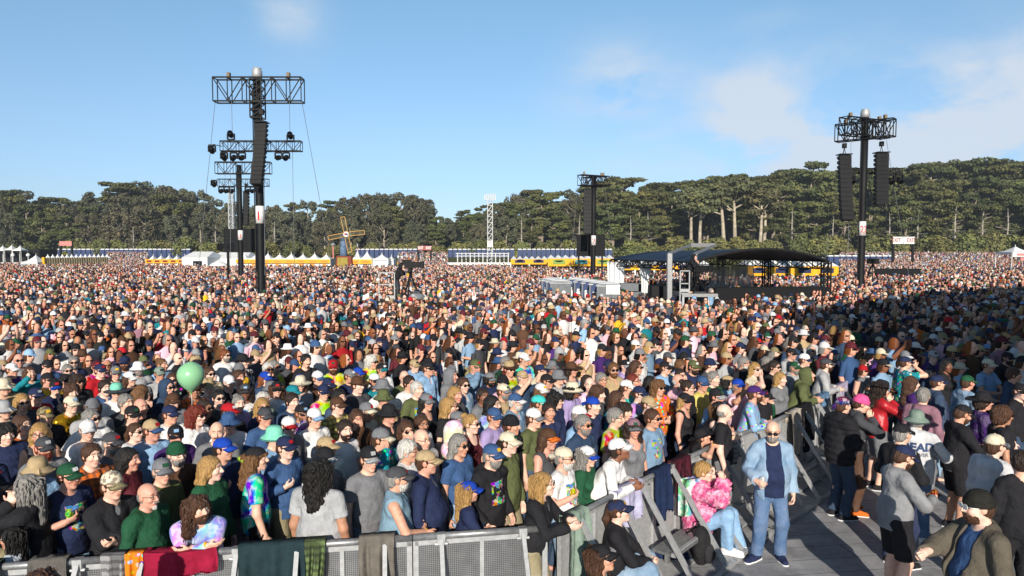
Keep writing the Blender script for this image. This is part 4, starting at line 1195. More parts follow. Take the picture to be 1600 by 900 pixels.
def slot_mat(o, m):
    o.material_slots[0].link = 'OBJECT'; o.material_slots[0].material = M[m]
def can_mesh():
    return cached('can', lambda: Geo().lathe([(.024, 0), (.031, .006), (.033, .012), (.033, .135), (.026, .150), (.026, .153), (.022, .151)], 14).mesh('beverage_can', 'can_print', True))
def add_person(p):
    hero = p.get('hero', False)
    hq = 0 if hero else fr.choice([-24, 0, 0, 18])
    if p.get('rail'):
        best = 9
        fx, fy = math.cos(p['ya']), math.sin(p['ya'])
        for a, b in [tuple(RAIL_F)] + list(zip(RAIL_D[:-1], RAIL_D[1:])):
            den = fx * (b.y - a.y) - fy * (b.x - a.x)
            t = ((a.x - p['x']) * (b.y - a.y) - (a.y - p['y']) * (b.x - a.x)) / (den + 1e-9)
            hx_, hy_ = p['x'] + fx * t, p['y'] + fy * t; on = (Vector((hx_, hy_)) - a.xy).dot((b - a).xy) / (b - a).xy.length_squared
            if .1 < t < best and -.05 <= on <= 1.05: best = t
        best = min(max(best / p['s'], .26), .72)
        z = (RAIL_Z + .045) / p['s']
        cross = 'w' in p['extra']; q_ = -1 if cross else 1
        p['pose'] = dict(lean=p['lean'], **p['extra'], l=A_(best + (.0 if cross else .02), .07 * q_, z, p=(-.5, 1, -.6), c=.7, d=(.3, -1, 0) if cross else (1, -.4, -.15)), r=A_(best + .05, -.10 * q_ + (-.02 if cross else 0), z + (.03 if cross else 0), p=(-.5, -1, -.6), c=.7, d=(.3, 1, 0) if cross else (1, .4, -.15)), female=p.get('hair', ('', ''))[0] in ('long',))
        hq = 0
    pk = p['pose'] if isinstance(p['pose'], str) else id(p['pose'])
    pn = p['pose'] if isinstance(p['pose'], str) else ''
    rig = rig_of(p['pose'], hq)
    if p['pose'] == 'denim': rig.toes = dict(l=np.array([1, .15, 0]), r=np.array([.75, -.8, 0]))
    h = .0088 if hero else .0115
    shaved = 0.0
    body = link('person', cached(('body', pk, hq, h), lambda: rig.body_mesh(h)), None, (p['x'], p['y'], 0), SKIN[p['skin']])
    body.rotation_euler = (0, 0, p['ya']); body.scale = (p['s'],) * 3
    body['category'] = 'person'; body['group'] = 'people in the crowd' if in_pit(p['x'], p['y']) else 'people in the aisle'
    kind, tc_, tm = p.get('top', ('tee', 'gy', 'fabric'))
    rs = rig_of(p['pose'], 0)
    hem = .80 if p['pose'] == 'beanie_man' else None
    if p['pose'] in ('pinkcoat', 'seated'): hem = rs.pv[2] + .95 - .95 - .07 + (0 if True else 0); hem = .95 - .09
    tp = link('shirt', cached(('top', pk, kind, h, hem), lambda: rs.top_mesh(kind, h, seed=len(CACHE), hem=hem)), body, color=COL[tc_]); tp.name = tp.data.name.split('.')[0]
    slot_mat(tp, tm)
    if kind in ('open', 'vest') or (kind == 'jacket' and hero):
        under = {'denim': 'nv', 'beanie_man': 'bl'}.get(pn, {'vest': 'lb'}.get(kind, 'gy'))
        ut = link('shirt', cached(('top', pk, 'under', h, .84), lambda: rs.top_mesh('under', h, seed=len(CACHE), hem=.84)), body, color=COL[under])
    lk, lc, lm = p.get('legs', ('long', fr.choice(['dd', 'dd', 'de', 'bk', 'nv', 'kh', 'gy']), 'denim'))
    lg = link('trousers', cached(('legs', pk, lk, h if hero else .013), lambda: rs.legs_mesh(lk, h if hero else .013)), body, color=COL[lc]); lg.name = lg.data.name.split('.')[0]
    slot_mat(lg, lm)
    if hero and 'legs' in p:
        for sd in 'lr':
            a, b_ = cached(('shoe', pk, sd), lambda: rs.shoe_mesh(sd, .009))
            sh = link('shoe', a, body, color=COL[{'pinkcoat': 'wt', 'denim': 'nv'}.get(pn, 'og' if p.get('hat', ('',))[0] == 'beanie' and p['hat'][1] == 'pk' else 'wt' if p.get('hat', ('', ''))[1] == 'sg' else 'bk')])
            link('sole', b_, sh, color=COL['wt'])
    Hm = rig.head_matrix()
    hat = p.get('hat')
    if hat:
        cm_, parts = hat_meshes(hat[0])
        hc = tc_ if hat[0] == 'hood' else hat[1]
        second = hat[2]
        crown_c = second if hat[0] in ('trucker',) else hc
        o = link('hat', cm_, body, color=COL[crown_c], mat=Hm); o.name = cm_.name.split('.')[0]
        if hat[0] == 'hood': slot_mat(o, tm)
        elif hc == 'kh': slot_mat(o, 'hat_camo')
        elif hat[0] == 'bandana': slot_mat(o, 'tiedye')
        for nm, me in parts:
            if nm == 'badge':
                if fr.random() < .6: link('badge', me, o, color=COL[fr.choice('wt wt rd lb yl bk lg gn'.split())])
                continue
            v = link(nm, me, o, color=COL[hc if hat[0] == 'trucker' else second if second != hc else hc])
    if p.get('hair'):
        hk, hcol = p['hair']
        if not (hat and hat[0] == 'hood' and hk != 'long') and not (hk == 'bald' and hat):
            hair = link('hair', hair_mesh(hk, bool(hat)), body, color=HAIRC[hcol], mat=Hm)
            if hero and hk in ('longcurly', 'long'):
                link('lock', strands(.36 if hk == 'longcurly' else .32, .016 if hk == 'longcurly' else .006, 190 if hk == 'longcurly' else 130, int(p['px'])), hair, color=HAIRC[hcol])
    gl = p.get('glasses')
    if gl:
        gc = (.01, .01, .012) if gl == 'sun' else (.03, .025, .02)
        if p['pose'] == 'beanie_man': gc = (.75, .75, .75)
        o = link('sunglasses' if gl == 'sun' else 'glasses', glasses_mesh(gl), body, color=gc, mat=Hm)
    if gl != 'sun':
        for me in eye_meshes(): link('eye', me, body, mat=Hm)
    if p.get('beard'): link('beard', beard_mesh(p['beard'][0]), body, color=HAIRC[p['beard'][1]], mat=Hm)
    if p.get('can'):
        c_, ax = rs.hold('r')
        Mw = Matrix.Translation((p['x'], p['y'], 0)) @ Matrix.Rotation(p['ya'], 4, 'Z') @ Matrix.Scale(p['s'], 4)
        pos = Mw @ Vector([float(x) for x in c_]); axv = (Mw.to_3x3() @ Vector([float(x) for x in ax])).normalized()
        if axv.z < 0: axv = -axv
        q = Vector((0, 0, 1)).rotation_difference(axv)
        o = link('beverage_can', can_mesh(), None, pos - axv * .075, COL[p['can']]); o.rotation_euler = q.to_euler()
        CANS.append((o, p))
    p['obj'] = body; p['rig'] = rs; p['topo'] = tp
    return body
# ------------------------------------------------------------------ ground
def sstep(a, b, x):
    t = min(max((x - a) / (b - a), 0), 1); return t * t * (3 - 2 * t)
def gz(x, y): return 1.7 * sstep(140, 182, y) + 14.0 * sstep(222, 300, y)
ys = [-60, -20, 0, 20, 60, 100, 140] + list(range(144, 186, 4)) + list(range(190, 340, 10)) + [400, 600, 1000, 2000, 4000]
g = Geo(); xs = [-4000, -1500, -700] + list(range(-400, 401, 40)) + [700, 1500, 4000]
vs = [(x, y, gz(x, y)) for y in ys for x in xs]; n_ = len(xs)
g.add(vs, [(i * n_ + j, i * n_ + j + 1, (i + 1) * n_ + j + 1, (i + 1) * n_ + j) for i in range(len(ys) - 1) for j in range(n_ - 1)])
tag(g.obj('ground', 'grass', smooth=True), kind='structure')
g = Geo(); g.box((3, 7.5, .01), (26, 15, .02)); tag(g.obj('aisle_floor', 'floor_panel'), kind='structure')
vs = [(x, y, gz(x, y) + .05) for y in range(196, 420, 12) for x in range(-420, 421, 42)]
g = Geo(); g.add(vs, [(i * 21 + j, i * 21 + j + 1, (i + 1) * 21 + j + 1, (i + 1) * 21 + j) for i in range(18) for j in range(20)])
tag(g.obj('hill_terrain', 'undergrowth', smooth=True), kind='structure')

# ------------------------------------------------------------------ the stage to the right of the camera (out of frame; its roof shades the crowd)
t = empty('concert_stage', (34, -6, 0), label='huge black arched festival stage whose roof shades the right of the crowd', cat='stage')
prof = [(-26.3, 11.4), (-22, 13.2), (-14, 16.2), (-4, 18.9), (6, 20.0), (16, 18.9), (26, 15), (30, 12)]
g = Geo()
for (x0, z0), (x1, z1) in zip(prof[:-1], prof[1:]):
    for ya, yb in ((3.0, -14.0),):
        g.add([(x0, ya, z0), (x1, ya, z1), (x1, yb, z1 + .0), (x0, yb, z0), (x0, ya, z0 - .5), (x1, ya, z1 - .5), (x1, yb, z1 - .5), (x0, yb, z0 - .5)], [(0, 1, 2, 3), (7, 6, 5, 4), (0, 4, 5, 1), (2, 6, 7, 3), (0, 3, 7, 4), (1, 5, 6, 2)])
g.obj('roof', 'black_cloth', t)
g = Geo()
for (x0, z0), (x1, z1) in zip(prof[:-1], prof[1:]):
    g.add([(x0, 2.6, 1.9), (x1, 2.6, 1.9), (x1, 2.6, z1 - .5), (x0, 2.6, z0 - .5), (x0, 2.4, 1.9), (x1, 2.4, 1.9), (x1, 2.4, z1 - .5), (x0, 2.4, z0 - .5)], [(0, 1, 2, 3), (7, 6, 5, 4), (0, 4, 5, 1), (2, 6, 7, 3), (0, 3, 7, 4), (1, 5, 6, 2)])
g.obj('scrim', 'black_cloth', t)
g = Geo(); g.box((2, -5, .95), (56.6, 16, 1.9)); g.obj('deck', 'black_paint', t)

# ------------------------------------------------------------------ trees
TR = random.Random(5)
def leaf_cloud(pads, n, size, seed, flat):
    r = np.random.default_rng(seed); V, tone = [], []
    vol = np.array([p[3] * p[4] * p[5] for p in pads]) ** .66; cnt = np.maximum((vol / vol.sum() * n).astype(int), 8)
    for p, c in zip(pads, cnt):
        d = r.normal(size=(c, 3)); d /= np.linalg.norm(d, axis=1)[:, None]; rad = r.uniform(.45, 1.06, c) ** .6
        lump = 1 + .22 * np.sin(d @ r.normal(size=(3, 4)) * 4 + r.uniform(0, 6, 4)).mean(1)
        pos = np.array(p[:3]) + d * np.array(p[3:6]) * (rad * lump)[:, None]
        nrm_ = d * .6 + r.normal(size=(c, 3)) * .55 + np.array([0, 0, flat]); nrm_ /= np.linalg.norm(nrm_, axis=1)[:, None]
        a = np.cross(nrm_, r.normal(size=(c, 3))); a /= np.linalg.norm(a, axis=1)[:, None]; b = np.cross(nrm_, a)
        s = size * r.uniform(.55, 1.25, (c, 1)); a *= s; b *= s * r.uniform(.45, .9, (c, 1))
        V.append(np.stack([pos - a - b * .5, pos + a * .2 - b, pos + a + b * .4, pos - a * .3 + b], 1).reshape(-1, 3))
        tone.append(np.clip(r.normal(.5, .12, c) + r.normal(0, .12), 0, 1))
    V = np.concatenate(V); Q = np.arange(len(V)).reshape(-1, 4)
    me = mesh_np('crown', V, Q, ['leaves'], smooth=False)
    at = me.attributes.new('tone', 'FLOAT', 'FACE'); at.data.foreach_set('value', np.concatenate(tone).astype(np.float32))
    return me
def make_tree(kind, seed):
    """unit height 1 = 20 m tall when scaled by 1"""
    r = random.Random(seed); Ht = 20.0; g = Geo(); pads = []
    if kind == 'cypress':
        nt = r.choice([1, 1, 2])
        for k in range(nt):
            lx, ly = r.uniform(-2.5, 2.5), r.uniform(-1.5, 1.5); x0 = (k - (nt - 1) / 2) * 1.6
            pts = [(x0, 0, -1)] + [(x0 + lx * (i / 6) ** 1.5 + r.uniform(-.25, .25), ly * (i / 6) ** 1.5, Ht * .88 * i / 6) for i in range(1, 7)]
            g.tube(pts, [.62 - .075 * i for i in range(7)], 8)
            for j in range(22):
                f = r.uniform(.26, .98); i = min(int(f * 6), 5); b = Vector(pts[i]).lerp(Vector(pts[i + 1]), f * 6 - i)
                a = r.uniform(0, 6.28); L = r.uniform(2.2, 5.4) * (1.15 - .35 * f)
                e = b + Vector((math.cos(a) * L, math.sin(a) * L, r.uniform(.6, 2.4)))
                m = b.lerp(e, .5) + Vector((0, 0, -.5)); g.tube([b, m, e], [.24, .17, .08], 5)
                pads.append((e.x, e.y, e.z + .3, r.uniform(1.2, 3.1), r.uniform(1.2, 2.7), r.uniform(.4, 1.15)))
                if r.random() < .6: pads.append((m.x * .8 + e.x * .2, m.y, m.z + 1.0, r.uniform(1.2, 2.2), 1.7, r.uniform(.4, .75)))
            for j in range(6):
                a = r.uniform(0, 6.28); L = r.uniform(.5, 3.2); p = pts[-1]
                pads.append((p[0] + math.cos(a) * L, p[1] + math.sin(a) * L, Ht * r.uniform(.88, .97), r.uniform(1.3, 3.0), r.uniform(1.3, 2.8), r.uniform(.4, .85)))
        for j in range(5):                                     # dead lower limbs
            z = r.uniform(3, 9); a = r.uniform(0, 6.28); L = r.uniform(1.5, 3.5)
            g.tube([(0, 0, z), (math.cos(a) * L * .6, math.sin(a) * L * .6, z + .5), (math.cos(a) * L, math.sin(a) * L, z + r.uniform(-.5, 1.5))], [.15, .10, .04], 5)
        cr = leaf_cloud(pads, 8200, .40, seed, .4)
    elif kind == 'umbrella':                                   # tall pale trunks forking to a flat crown
        for k in range(2):
            x0 = -1.6 + 3.0 * k; lx = r.uniform(-1.5, 2.0)
            pts = [(x0, 0, -1), (x0 + lx * .15, 0, 4), (x0 + lx * .3, .2, 8), (x0 + lx * .6, .3, 12), (x0 + lx, .3, 15)]
            g.tube(pts, [.62, .52, .44, .36, .25], 8)
            for j in range(7):
                a = 6.28 * j / 7 + r.uniform(-.3, .3); L = r.uniform(2.4, 4.6); b = Vector(pts[-2]).lerp(Vector(pts[-1]), r.uniform(-.5, 1)); e = b + Vector((math.cos(a) * L, math.sin(a) * L, r.uniform(1.6, 3.6)))
                g.tube([b, b.lerp(e, .5) + Vector((0, 0, -.3)), e], [.24, .17, .08], 6)
                pads.append((e.x, e.y, e.z + .5, r.uniform(2, 3.1), r.uniform(2, 3), r.uniform(.7, 1.25)))
            for j in range(6): pads.append((pts[-1][0] + r.uniform(-3, 3), r.uniform(-3, 3), r.uniform(17.5, 19.3), r.uniform(1.8, 2.8), 2.4, r.uniform(.6, 1.0)))
        cr = leaf_cloud(pads, 4600, .42, seed, .6)
    elif kind == 'eucalyptus':
        lx = r.uniform(-1.5, 1.5); pts = [(0, 0, -1), (lx * .2, 0, 4), (lx * .5, .2, 9), (lx, .2, 15)]
        g.tube(pts, [.6, .5, .38, .15], 8)
        for j in range(62):
            f = r.uniform(.18, 1.0); a = r.uniform(0, 6.28); w = 5.6 * math.sqrt(max(.05, 1 - ((f - .5) / .56) ** 2)) * r.uniform(.55, 1.0)
            e = Vector((lx * f + math.cos(a) * w, math.sin(a) * w, Ht * f - 1.5))
            if j % 4 == 0: b = Vector((lx * f * .7, 0, max(3, e.z - w * .9 - 1))); g.tube([b, b.lerp(e, .55) + Vector((0, 0, -.4)), e], [.18, .13, .05], 5)
            pads.append((e.x, e.y, e.z, r.uniform(.8, 1.7), r.uniform(.8, 1.7), r.uniform(.8, 2.0)))
        cr = leaf_cloud(pads, 8200, .38, seed, .15)
    elif kind == 'bare':
        pts = [(0, 0, -1), (.1, 0, 6), (-.1, 0, 12), (.2, 0, 18)]; g.tube(pts, [.45, .36, .25, .06], 7)
        for j in range(22):
            z = r.uniform(5, 17); a = r.uniform(0, 6.28); L = r.uniform(1.5, 4.5) * (1.2 - z / 22); e = Vector((math.cos(a) * L, math.sin(a) * L, z + r.uniform(-.4, 1.4)))
            g.tube([(0, 0, z - .2), e * .55 + Vector((0, 0, z * .45 - .1)), e], [.11, .07, .03], 4)
            if j % 4 == 0: pads.append((e.x, e.y, e.z, .9, .9, .4))
        cr = leaf_cloud(pads, 260, .3, seed, .5)
    else:                                                       # bush
        for j in range(16):
            a = r.uniform(0, 6.28); w = r.uniform(0, 4.2); z = r.uniform(1.0, 4.4) * (1.15 - w / 6.5)
            pads.append((math.cos(a) * w, math.sin(a) * w * .6, z, r.uniform(1.0, 2.0), r.uniform(1, 1.7), r.uniform(.8, 1.5)))
            if j < 7: g.tube([(math.cos(a) * w * .2, 0, -.3), (math.cos(a) * w * .8, math.sin(a) * w * .5, z)], [.12, .04], 5)
        cr = leaf_cloud(pads, 3000, .34, seed, .35)
    return g.mesh('trunk', 'bark', True), cr
TP = {k: [make_tree(k, 40 + i * 7 + len(k)) for i in range(n)] for k, n in dict(cypress=6, umbrella=2, eucalyptus=5, bare=1, bush=4).items()}
LEAF = dict(cypress=(.090, .101, .040), umbrella=(.118, .120, .062), eucalyptus=(.100, .103, .066), bare=(.07, .08, .05), bush=(.155, .162, .062))
BARK = dict(cypress=(.27, .225, .17), umbrella=(.40, .345, .26), eucalyptus=(.30, .26, .20), bare=(.34, .31, .26), bush=(.12, .09, .06))
TN = dict(cypress='cypress_tree', umbrella='cypress_tree', eucalyptus='eucalyptus_tree', bare='bare_tree', bush='bush')
def tree(kind, px, d, ztop, label, group, wide=1.0, rot=None, tint=1.0, base=None):
    x = (px - 800) / F * d; z0 = gz(x, d) if base is None else base
    r = TR; tm, cm_ = TP[kind][r.randrange(len(TP[kind]))]
    s = (ztop - z0) / (20.4 if kind != 'bush' else 5.6)
    o = empty(TN[kind], (x, d, z0), rot if rot is not None else r.uniform(0, 6.28), label=label, cat='bush' if kind == 'bush' else 'tree', group=group)
    o.scale = (s * wide, s * wide, s)
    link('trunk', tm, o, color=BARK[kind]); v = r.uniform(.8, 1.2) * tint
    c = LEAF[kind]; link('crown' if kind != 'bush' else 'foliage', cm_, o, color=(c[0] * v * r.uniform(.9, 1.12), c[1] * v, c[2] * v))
    return o
OUT = [(-160, 300), (0, 296), (25, 292), (60, 302), (100, 313), (150, 303), (180, 288), (230, 283), (280, 286), (310, 300), (340, 310), (430, 320), (480, 312), (540, 306), (600, 299), (640, 297), (668, 312), (688, 332), (716, 337), (735, 318), (770, 316), (800, 304),
       (820, 292), (850, 292), (880, 300), (900, 292), (950, 277), (1000, 277), (1050, 286), (1100, 280), (1150, 274), (1200, 272), (1240, 262), (1262, 250), (1300, 256), (1340, 268), (1400, 255), (1430, 248), (1480, 255), (1520, 248), (1560, 255), (1600, 248), (1760, 250)]
def outline(px):
    for (a, ya), (b, yb) in zip(OUT[:-1], OUT[1:]):
        if a <= px <= b: return ya + (yb - ya) * (px - a) / (b - a)
    return 260
def where(px):
    return ('behind the dark stage tents at far left' if px < 130 else 'on the wooded hill behind the long brown panel row' if px < 330 else 'behind the black tower marked 3' if px < 470 else 'behind the windmill' if px < 620 else 'beside the dip in the treeline' if px < 730
            else 'behind the white lattice mast' if px < 880 else 'behind the black tower marked 2' if px < 985 else 'above the black mixing tent' if px < 1290 else 'behind the tower marked 22' if px < 1400 else 'behind the exit banner')
def kind_at(px, r):
    if px < 140: return 'cypress' if r.random() < .6 else 'eucalyptus'
    if px < 690: return 'eucalyptus' if r.random() < .78 else 'cypress'
    if px < 900: return 'cypress' if r.random() < .65 else 'eucalyptus'
    return 'cypress'
px = -120
while px < 1740:                                               # back row carries the skyline
    k = kind_at(px, TR); d = TR.uniform(246, 262); y = outline(px) + TR.uniform(-3, 5)
    tree(k, px, d, CAMZ + (HOR - y) * d / F, f'tall {"layered cypress" if k == "cypress" else "domed eucalyptus"} on the skyline {where(px)}', 'trees of the wood on the skyline', TR.uniform(.95, 1.35), tint=.95)
    px += TR.uniform(23, 35)
px = -130
while px < 1740:
    k = kind_at(px, TR); d = TR.uniform(218, 236); y = outline(px); y = y + (HOR - y) * TR.uniform(.08, .24)
    if 684 < px < 725: px += 30; continue
    tree(k, px, d, CAMZ + (HOR - y) * d / F, f'{"spreading dark cypress" if k == "cypress" else "rounded olive eucalyptus"} in mid wood {where(px)}', 'trees inside the wood', TR.uniform(.85, 1.1))
    px += TR.uniform(24, 38)
px = -110
while px < 1740:
    k = kind_at(px, TR); d = TR.uniform(202, 212); y = outline(px); y = y + (HOR - y) * TR.uniform(.28, .5)
    if 684 < px < 725: px += 30; continue
    if not 1050 < px < 1160: tree(k, px, d, CAMZ + (HOR - y) * d / F, f'lower {"cypress" if k == "cypress" else "eucalyptus"} at front of wood {where(px)}', 'trees at the edge of the wood', TR.uniform(.9, 1.2), tint=1.05)
    px += TR.uniform(34, 54)
for px, y, rz, lab in ((1140, 277, 0.2, 'flat-topped cypress with two tall pale forked trunks above mixing tent'), (1085, 292, 2.2, 'flat-topped cypress with slanting pale trunks left of its twin'), (1190, 290, 4.0, 'flat-topped cypress with pale trunk right of the forked pair')):
    tree('umbrella', px, 200, CAMZ + (HOR - y) * 200 / F, lab, None, 1.0, rz)
tree('bare', 815, 198, CAMZ + (HOR - 330) * 198 / F, 'bare pale dead-limbed tree right of the white lattice mast', None, 1.0)
tree('bare', 430, 198, CAMZ + (HOR - 338) * 198 / F, 'bare pale branching tree behind the tower numbered 1', None, 1.3)
tree('bare', 210, 199, CAMZ + (HOR - 348) * 199 / F, 'thin pale bare trunk above the brown panel row', None, 1.0)
tree('bare', 338, 199, CAMZ + (HOR - 345) * 199 / F, 'bare pale forked tree beside the tower numbered 3', None, 1.3)
for px, y, lab in ((1012, 322, 'pale bare trunk with stub limbs left above mixing tent canopy'), (1236, 318, 'pale bare trunk right above the mixing tent canopy'), (1300, 330, 'thin pale bare trunk left of the pole numbered 22'), (1388, 322, 'pale bare trunk just right of the pole numbered 22'),
                   (1432, 318, 'pale bare-limbed trunk behind the white exit banner'), (1490, 312, 'tall pale bare trunk between exit banner and right tent'), (1533, 320, 'pale bare trunk left of the right peaked tent'), (1572, 315, 'pale bare trunk behind the right peaked tent'), (905, 326, 'pale bare trunk just left of pole 2'), (985, 330, 'short pale bare trunk right of pole 2')):
    tree('bare', px, 199 + (px % 5), CAMZ + (HOR - y) * 200 / F, lab, None, 1.0)
# shrubs along the foot of the wood
for i in range(52):
    px = -40 + i * 33 + TR.uniform(-9, 9); d = TR.uniform(189, 197)
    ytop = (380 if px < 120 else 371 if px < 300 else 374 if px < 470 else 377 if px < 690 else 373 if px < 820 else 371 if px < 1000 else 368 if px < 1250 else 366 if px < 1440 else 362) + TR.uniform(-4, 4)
    tree('bush', px, d, CAMZ + (HOR - ytop) * d / F, f'rounded olive-green shrub below the trees {where(px)}', 'shrubs along the foot of the wood', TR.uniform(.9, 1.25), tint=.6 if px < 110 else 1.0)  # far-left shrubs: the darker tint puts the trees' shade into the leaf colour
# ------------------------------------------------------------------ delay towers, trusses, loudspeakers
def P3(px, py, d): return at_y(px, py, d)
def box_truss(g, a, b, w, h, n, tube=.05, diag=.035):
    """a box truss from a to b: four chords, uprights and diagonals (w deep, h high)"""
    a, b = Vector(a), Vector(b); d = (b - a).normalized(); s = Vector((-d.y, d.x, 0)).normalized() * (w / 2); u = Vector((0, 0, h / 2))
    for sg in (-1, 1):
        for ug in (-1, 1): g.bar(a + s * sg + u * ug, b + s * sg + u * ug, tube)
    for i in range(n + 1):
        p = a.lerp(b, i / n)
        for sg in (-1, 1): g.bar(p + s * sg - u, p + s * sg + u, diag)
        for ug in (-1, 1): g.bar(p - s + u * ug, p + s + u * ug, diag)
        if i < n:
            q = a.lerp(b, (i + 1) / n); f = 1 if i % 2 else -1
            for sg in (-1, 1): g.bar(p + s * sg - u * f, q + s * sg + u * f, diag)
    return g
def lattice_mast(g, x, y, z0, z1, w, n, tube=.05, diag=.03):
    for a in (-1, 1):
        for b in (-1, 1): g.bar((x + a * w / 2, y + b * w / 2, z0), (x + a * w / 2, y + b * w / 2, z1), tube)
    for i in range(n + 1):
        z = z0 + (z1 - z0) * i / n; z2 = z0 + (z1 - z0) * min(i + 1, n) / n
        for a in (-1, 1):
            g.bar((x - w / 2, y + a * w / 2, z), (x + w / 2, y + a * w / 2, z), diag); g.bar((x + a * w / 2, y - w / 2, z), (x + a * w / 2, y + w / 2, z), diag)
            if i < n: g.bar((x - w / 2, y + a * w / 2, z), (x + w / 2, y + a * w / 2, z2), diag)
    return g
def moving_light(p, tilt, label, yaw=0.0, s=1.0, up=False):
    o = empty('stage_light', p, yaw, label=label, cat='stage light', group='moving lights on the towers'); o.scale = (s, s, s * (-1 if up else 1))
    if 'ml' not in CACHE:
        y = Geo(); y.box((0, 0, -.05), (.34, .2, .10)); y.box((-.19, 0, -.24), (.05, .14, .34)); y.box((.19, 0, -.24), (.05, .14, .34))
        h = Geo(); h.tube([(0, .18, 0), (0, .10, 0), (0, -.18, 0), (0, -.24, 0)], [.09, .15, .155, .13], 12)
        l = Geo(); l.tube([(0, -.241, 0), (0, -.25, 0)], [.115, .115], 12)
        CACHE['ml'] = (y.mesh('yoke', 'black_paint'), h.mesh('lamp_head', 'black_paint', True), l.mesh('lens', 'lens'))
    y, h, l = CACHE['ml']
    link('yoke', y, o); hd = link('lamp_head', h, o, (0, 0, -.34)); hd.rotation_euler = (tilt, 0, 0); link('lens', l, hd)
    return o
def line_array(px0, py0, px1, py1, d, wpx, n, label, yaw=0.0, curve=.9):
    a, b = P3(px0, py0, d), P3(px1, py1, d); w = wpx * d / F
    o = empty('line_array', a, yaw, label=label, cat='loudspeaker array', group='loudspeaker arrays hung on the towers')
    H_ = a.z - b.z; hh = H_ / n; dx = b.x - a.x
    cab = Geo(); cab.add([(-w / 2, -.22, -hh * .47), (w / 2, -.22, -hh * .47), (w / 2 * .8, .24, -hh * .42), (-w / 2 * .8, .24, -hh * .42), (-w / 2, -.22, hh * .47), (w / 2, -.22, hh * .47), (w / 2 * .8, .24, hh * .42), (-w / 2 * .8, .24, hh * .42)],
                        [(3, 2, 1, 0), (4, 5, 6, 7), (0, 1, 5, 4), (1, 2, 6, 5), (2, 3, 7, 6), (3, 0, 4, 7)])
    for k in (-1, 1): cab.box((k * w * .52, 0, 0), (.02, .3, hh * .5))
    me = cab.mesh('speaker_cabinet', 'black_paint')
    fr_ = Geo(); fr_.box((0, 0, .06), (w * 1.05, .7, .06)); fr_.bar((-.1, 0, .06), (0, 0, .5), .03); fr_.bar((.1, 0, .06), (0, 0, .5), .03); fr_.box((0, 0, .62), (.22, .22, .3)); fr_.obj('flying_frame', 'black_paint', o)
    for i in range(n):
        t = (i + .5) / n
        c = link('speaker_cabinet', me, o, (dx * t ** 1.2 if curve else dx * t, -curve * .55 * t * t + .0, -H_ * t)); c.rotation_euler = (-.5 * t * curve, 0, 0)
    return o
def sign_on(o, x, y, z0, z1, w, txt, r=.0):
    g = Geo(); g.lathe([(w / 2 + .012, 0), (w / 2 + .012, z1 - z0)], 16, (x, y, z0)); p = g.obj('number_sign', 'white_paint', o, True)
    me = text_mesh(txt, (z1 - z0) * .72, 'number', .003, .012)
    nx = .62 if len(txt) > 1 else 1.0
    for v in me.vertices:                                        # wrap round the pole, facing the camera
        a = v.co.x * nx / (w / 2 + .014); q = w / 2 + .016 + max(v.co.z, 0)
        v.co = (x + math.sin(a) * q, y - math.cos(a) * q, (z0 + z1) / 2 - (z1 - z0) * .10 + v.co.y)
    me.materials.append(M['red_print']); link('number', me, p)
    return p
def wire(o, a, b, r=.012): Geo().tube([a, b], r, 4).obj('guy_wire', 'steel', o)
def tower(px, d, ytop, w, txt, ysign, label, upper, lower=None, cap=True, rot=0.0):
    x = (px - 800) / F * d; zt = P3(px, ytop, d).z; k = d / F
    o = empty('delay_tower', (0, 0, 0), label=label, cat='tower'); o.location = (x, d, 0)
    L = lambda px_, py_, dy=0.0: P3(px_, py_, d + dy) - Vector((x, d, 0))
    g = Geo(); g.lathe([(w * .62, 0), (w * .5, .3), (w * .5, 7), (w * .5, zt - .05)], 16); g.obj('pole', 'black_paint', o, True)
    g = Geo(); g.box((-w * .56, -w * .2, zt * .48), (.05, .05, zt * .94)); g.obj('cable_run', 'strap_black', o)
    g = Geo(); g.box((0, 0, .12), (2.6, 2.6, .24)); g.box((0, 0, .5), (1.2, 1.2, .6)); g.obj('ballast_base', 'black_paint', o)
    if cap: 
        g = Geo(); g.lathe([(w * .46, zt - .05), (w * .62, zt), (w * .62, zt + .34), (w * .5, zt + .42), (w * .52, zt + .5)], 16); g.obj('mast_cap', 'galv', o, True)
    for (xa, xb, ya, yb, n, ang) in upper:
        g = Geo(); a, b = L(xa, (ya + yb) / 2), L(xb, (ya + yb) / 2); h = abs(yb - ya) * k
        if ang:
            c, s = math.cos(ang), math.sin(ang); hl = (b - a).length / 2; a = Vector((-hl * c, -hl * s, a.z)); b = Vector((hl * c, hl * s, b.z))
        box_truss(g, a, b, .62, h - .08, n, .075, .045); g.obj('truss', 'black_paint', o)
        for q in (.16, .84): p = a.lerp(b, q); Geo().box(p + Vector((0, 0, h / 2 + .12)), (.16, .22, .30)).obj('hoist', 'hoist_tan', o)
    if lower:
        (xa, xb, ya, yb, n) = lower; a, b = L(xa, (ya + yb) / 2, -.4), L(xb, (ya + yb) / 2, -.4)
        g = Geo(); box_truss(g, a, b, .4, abs(yb - ya) * k, n, .05, .03); g.bar(a, a + Vector((-.45, 0, .1)), .05); g.obj('lower_truss', 'black_paint', o)
        for q in (.14, .86):
            p = a.lerp(b, q); wire(o, p, Vector((p.x, p.y, L(xa, upper[0][3]).z)), .014)
    ya, yb = ysign; sign_on(o, 0, 0, P3(px, yb, d).z, P3(px, ya, d).z, w, txt)
    return o, L
tw, L = tower(408, 38, 121, .44, '1', (322, 349), 'tall black pole tower with silver cap and red number 1 sign', [(336, 473, 122, 160, 6, 0)], (346, 471, 221, 236, 10))
g = Geo(); lattice_mast(g, 0, -.02, L(405, 185).z, L(405, 125).z, .62, 5, .06, .045); g.obj('mast_head', 'black_paint', tw)
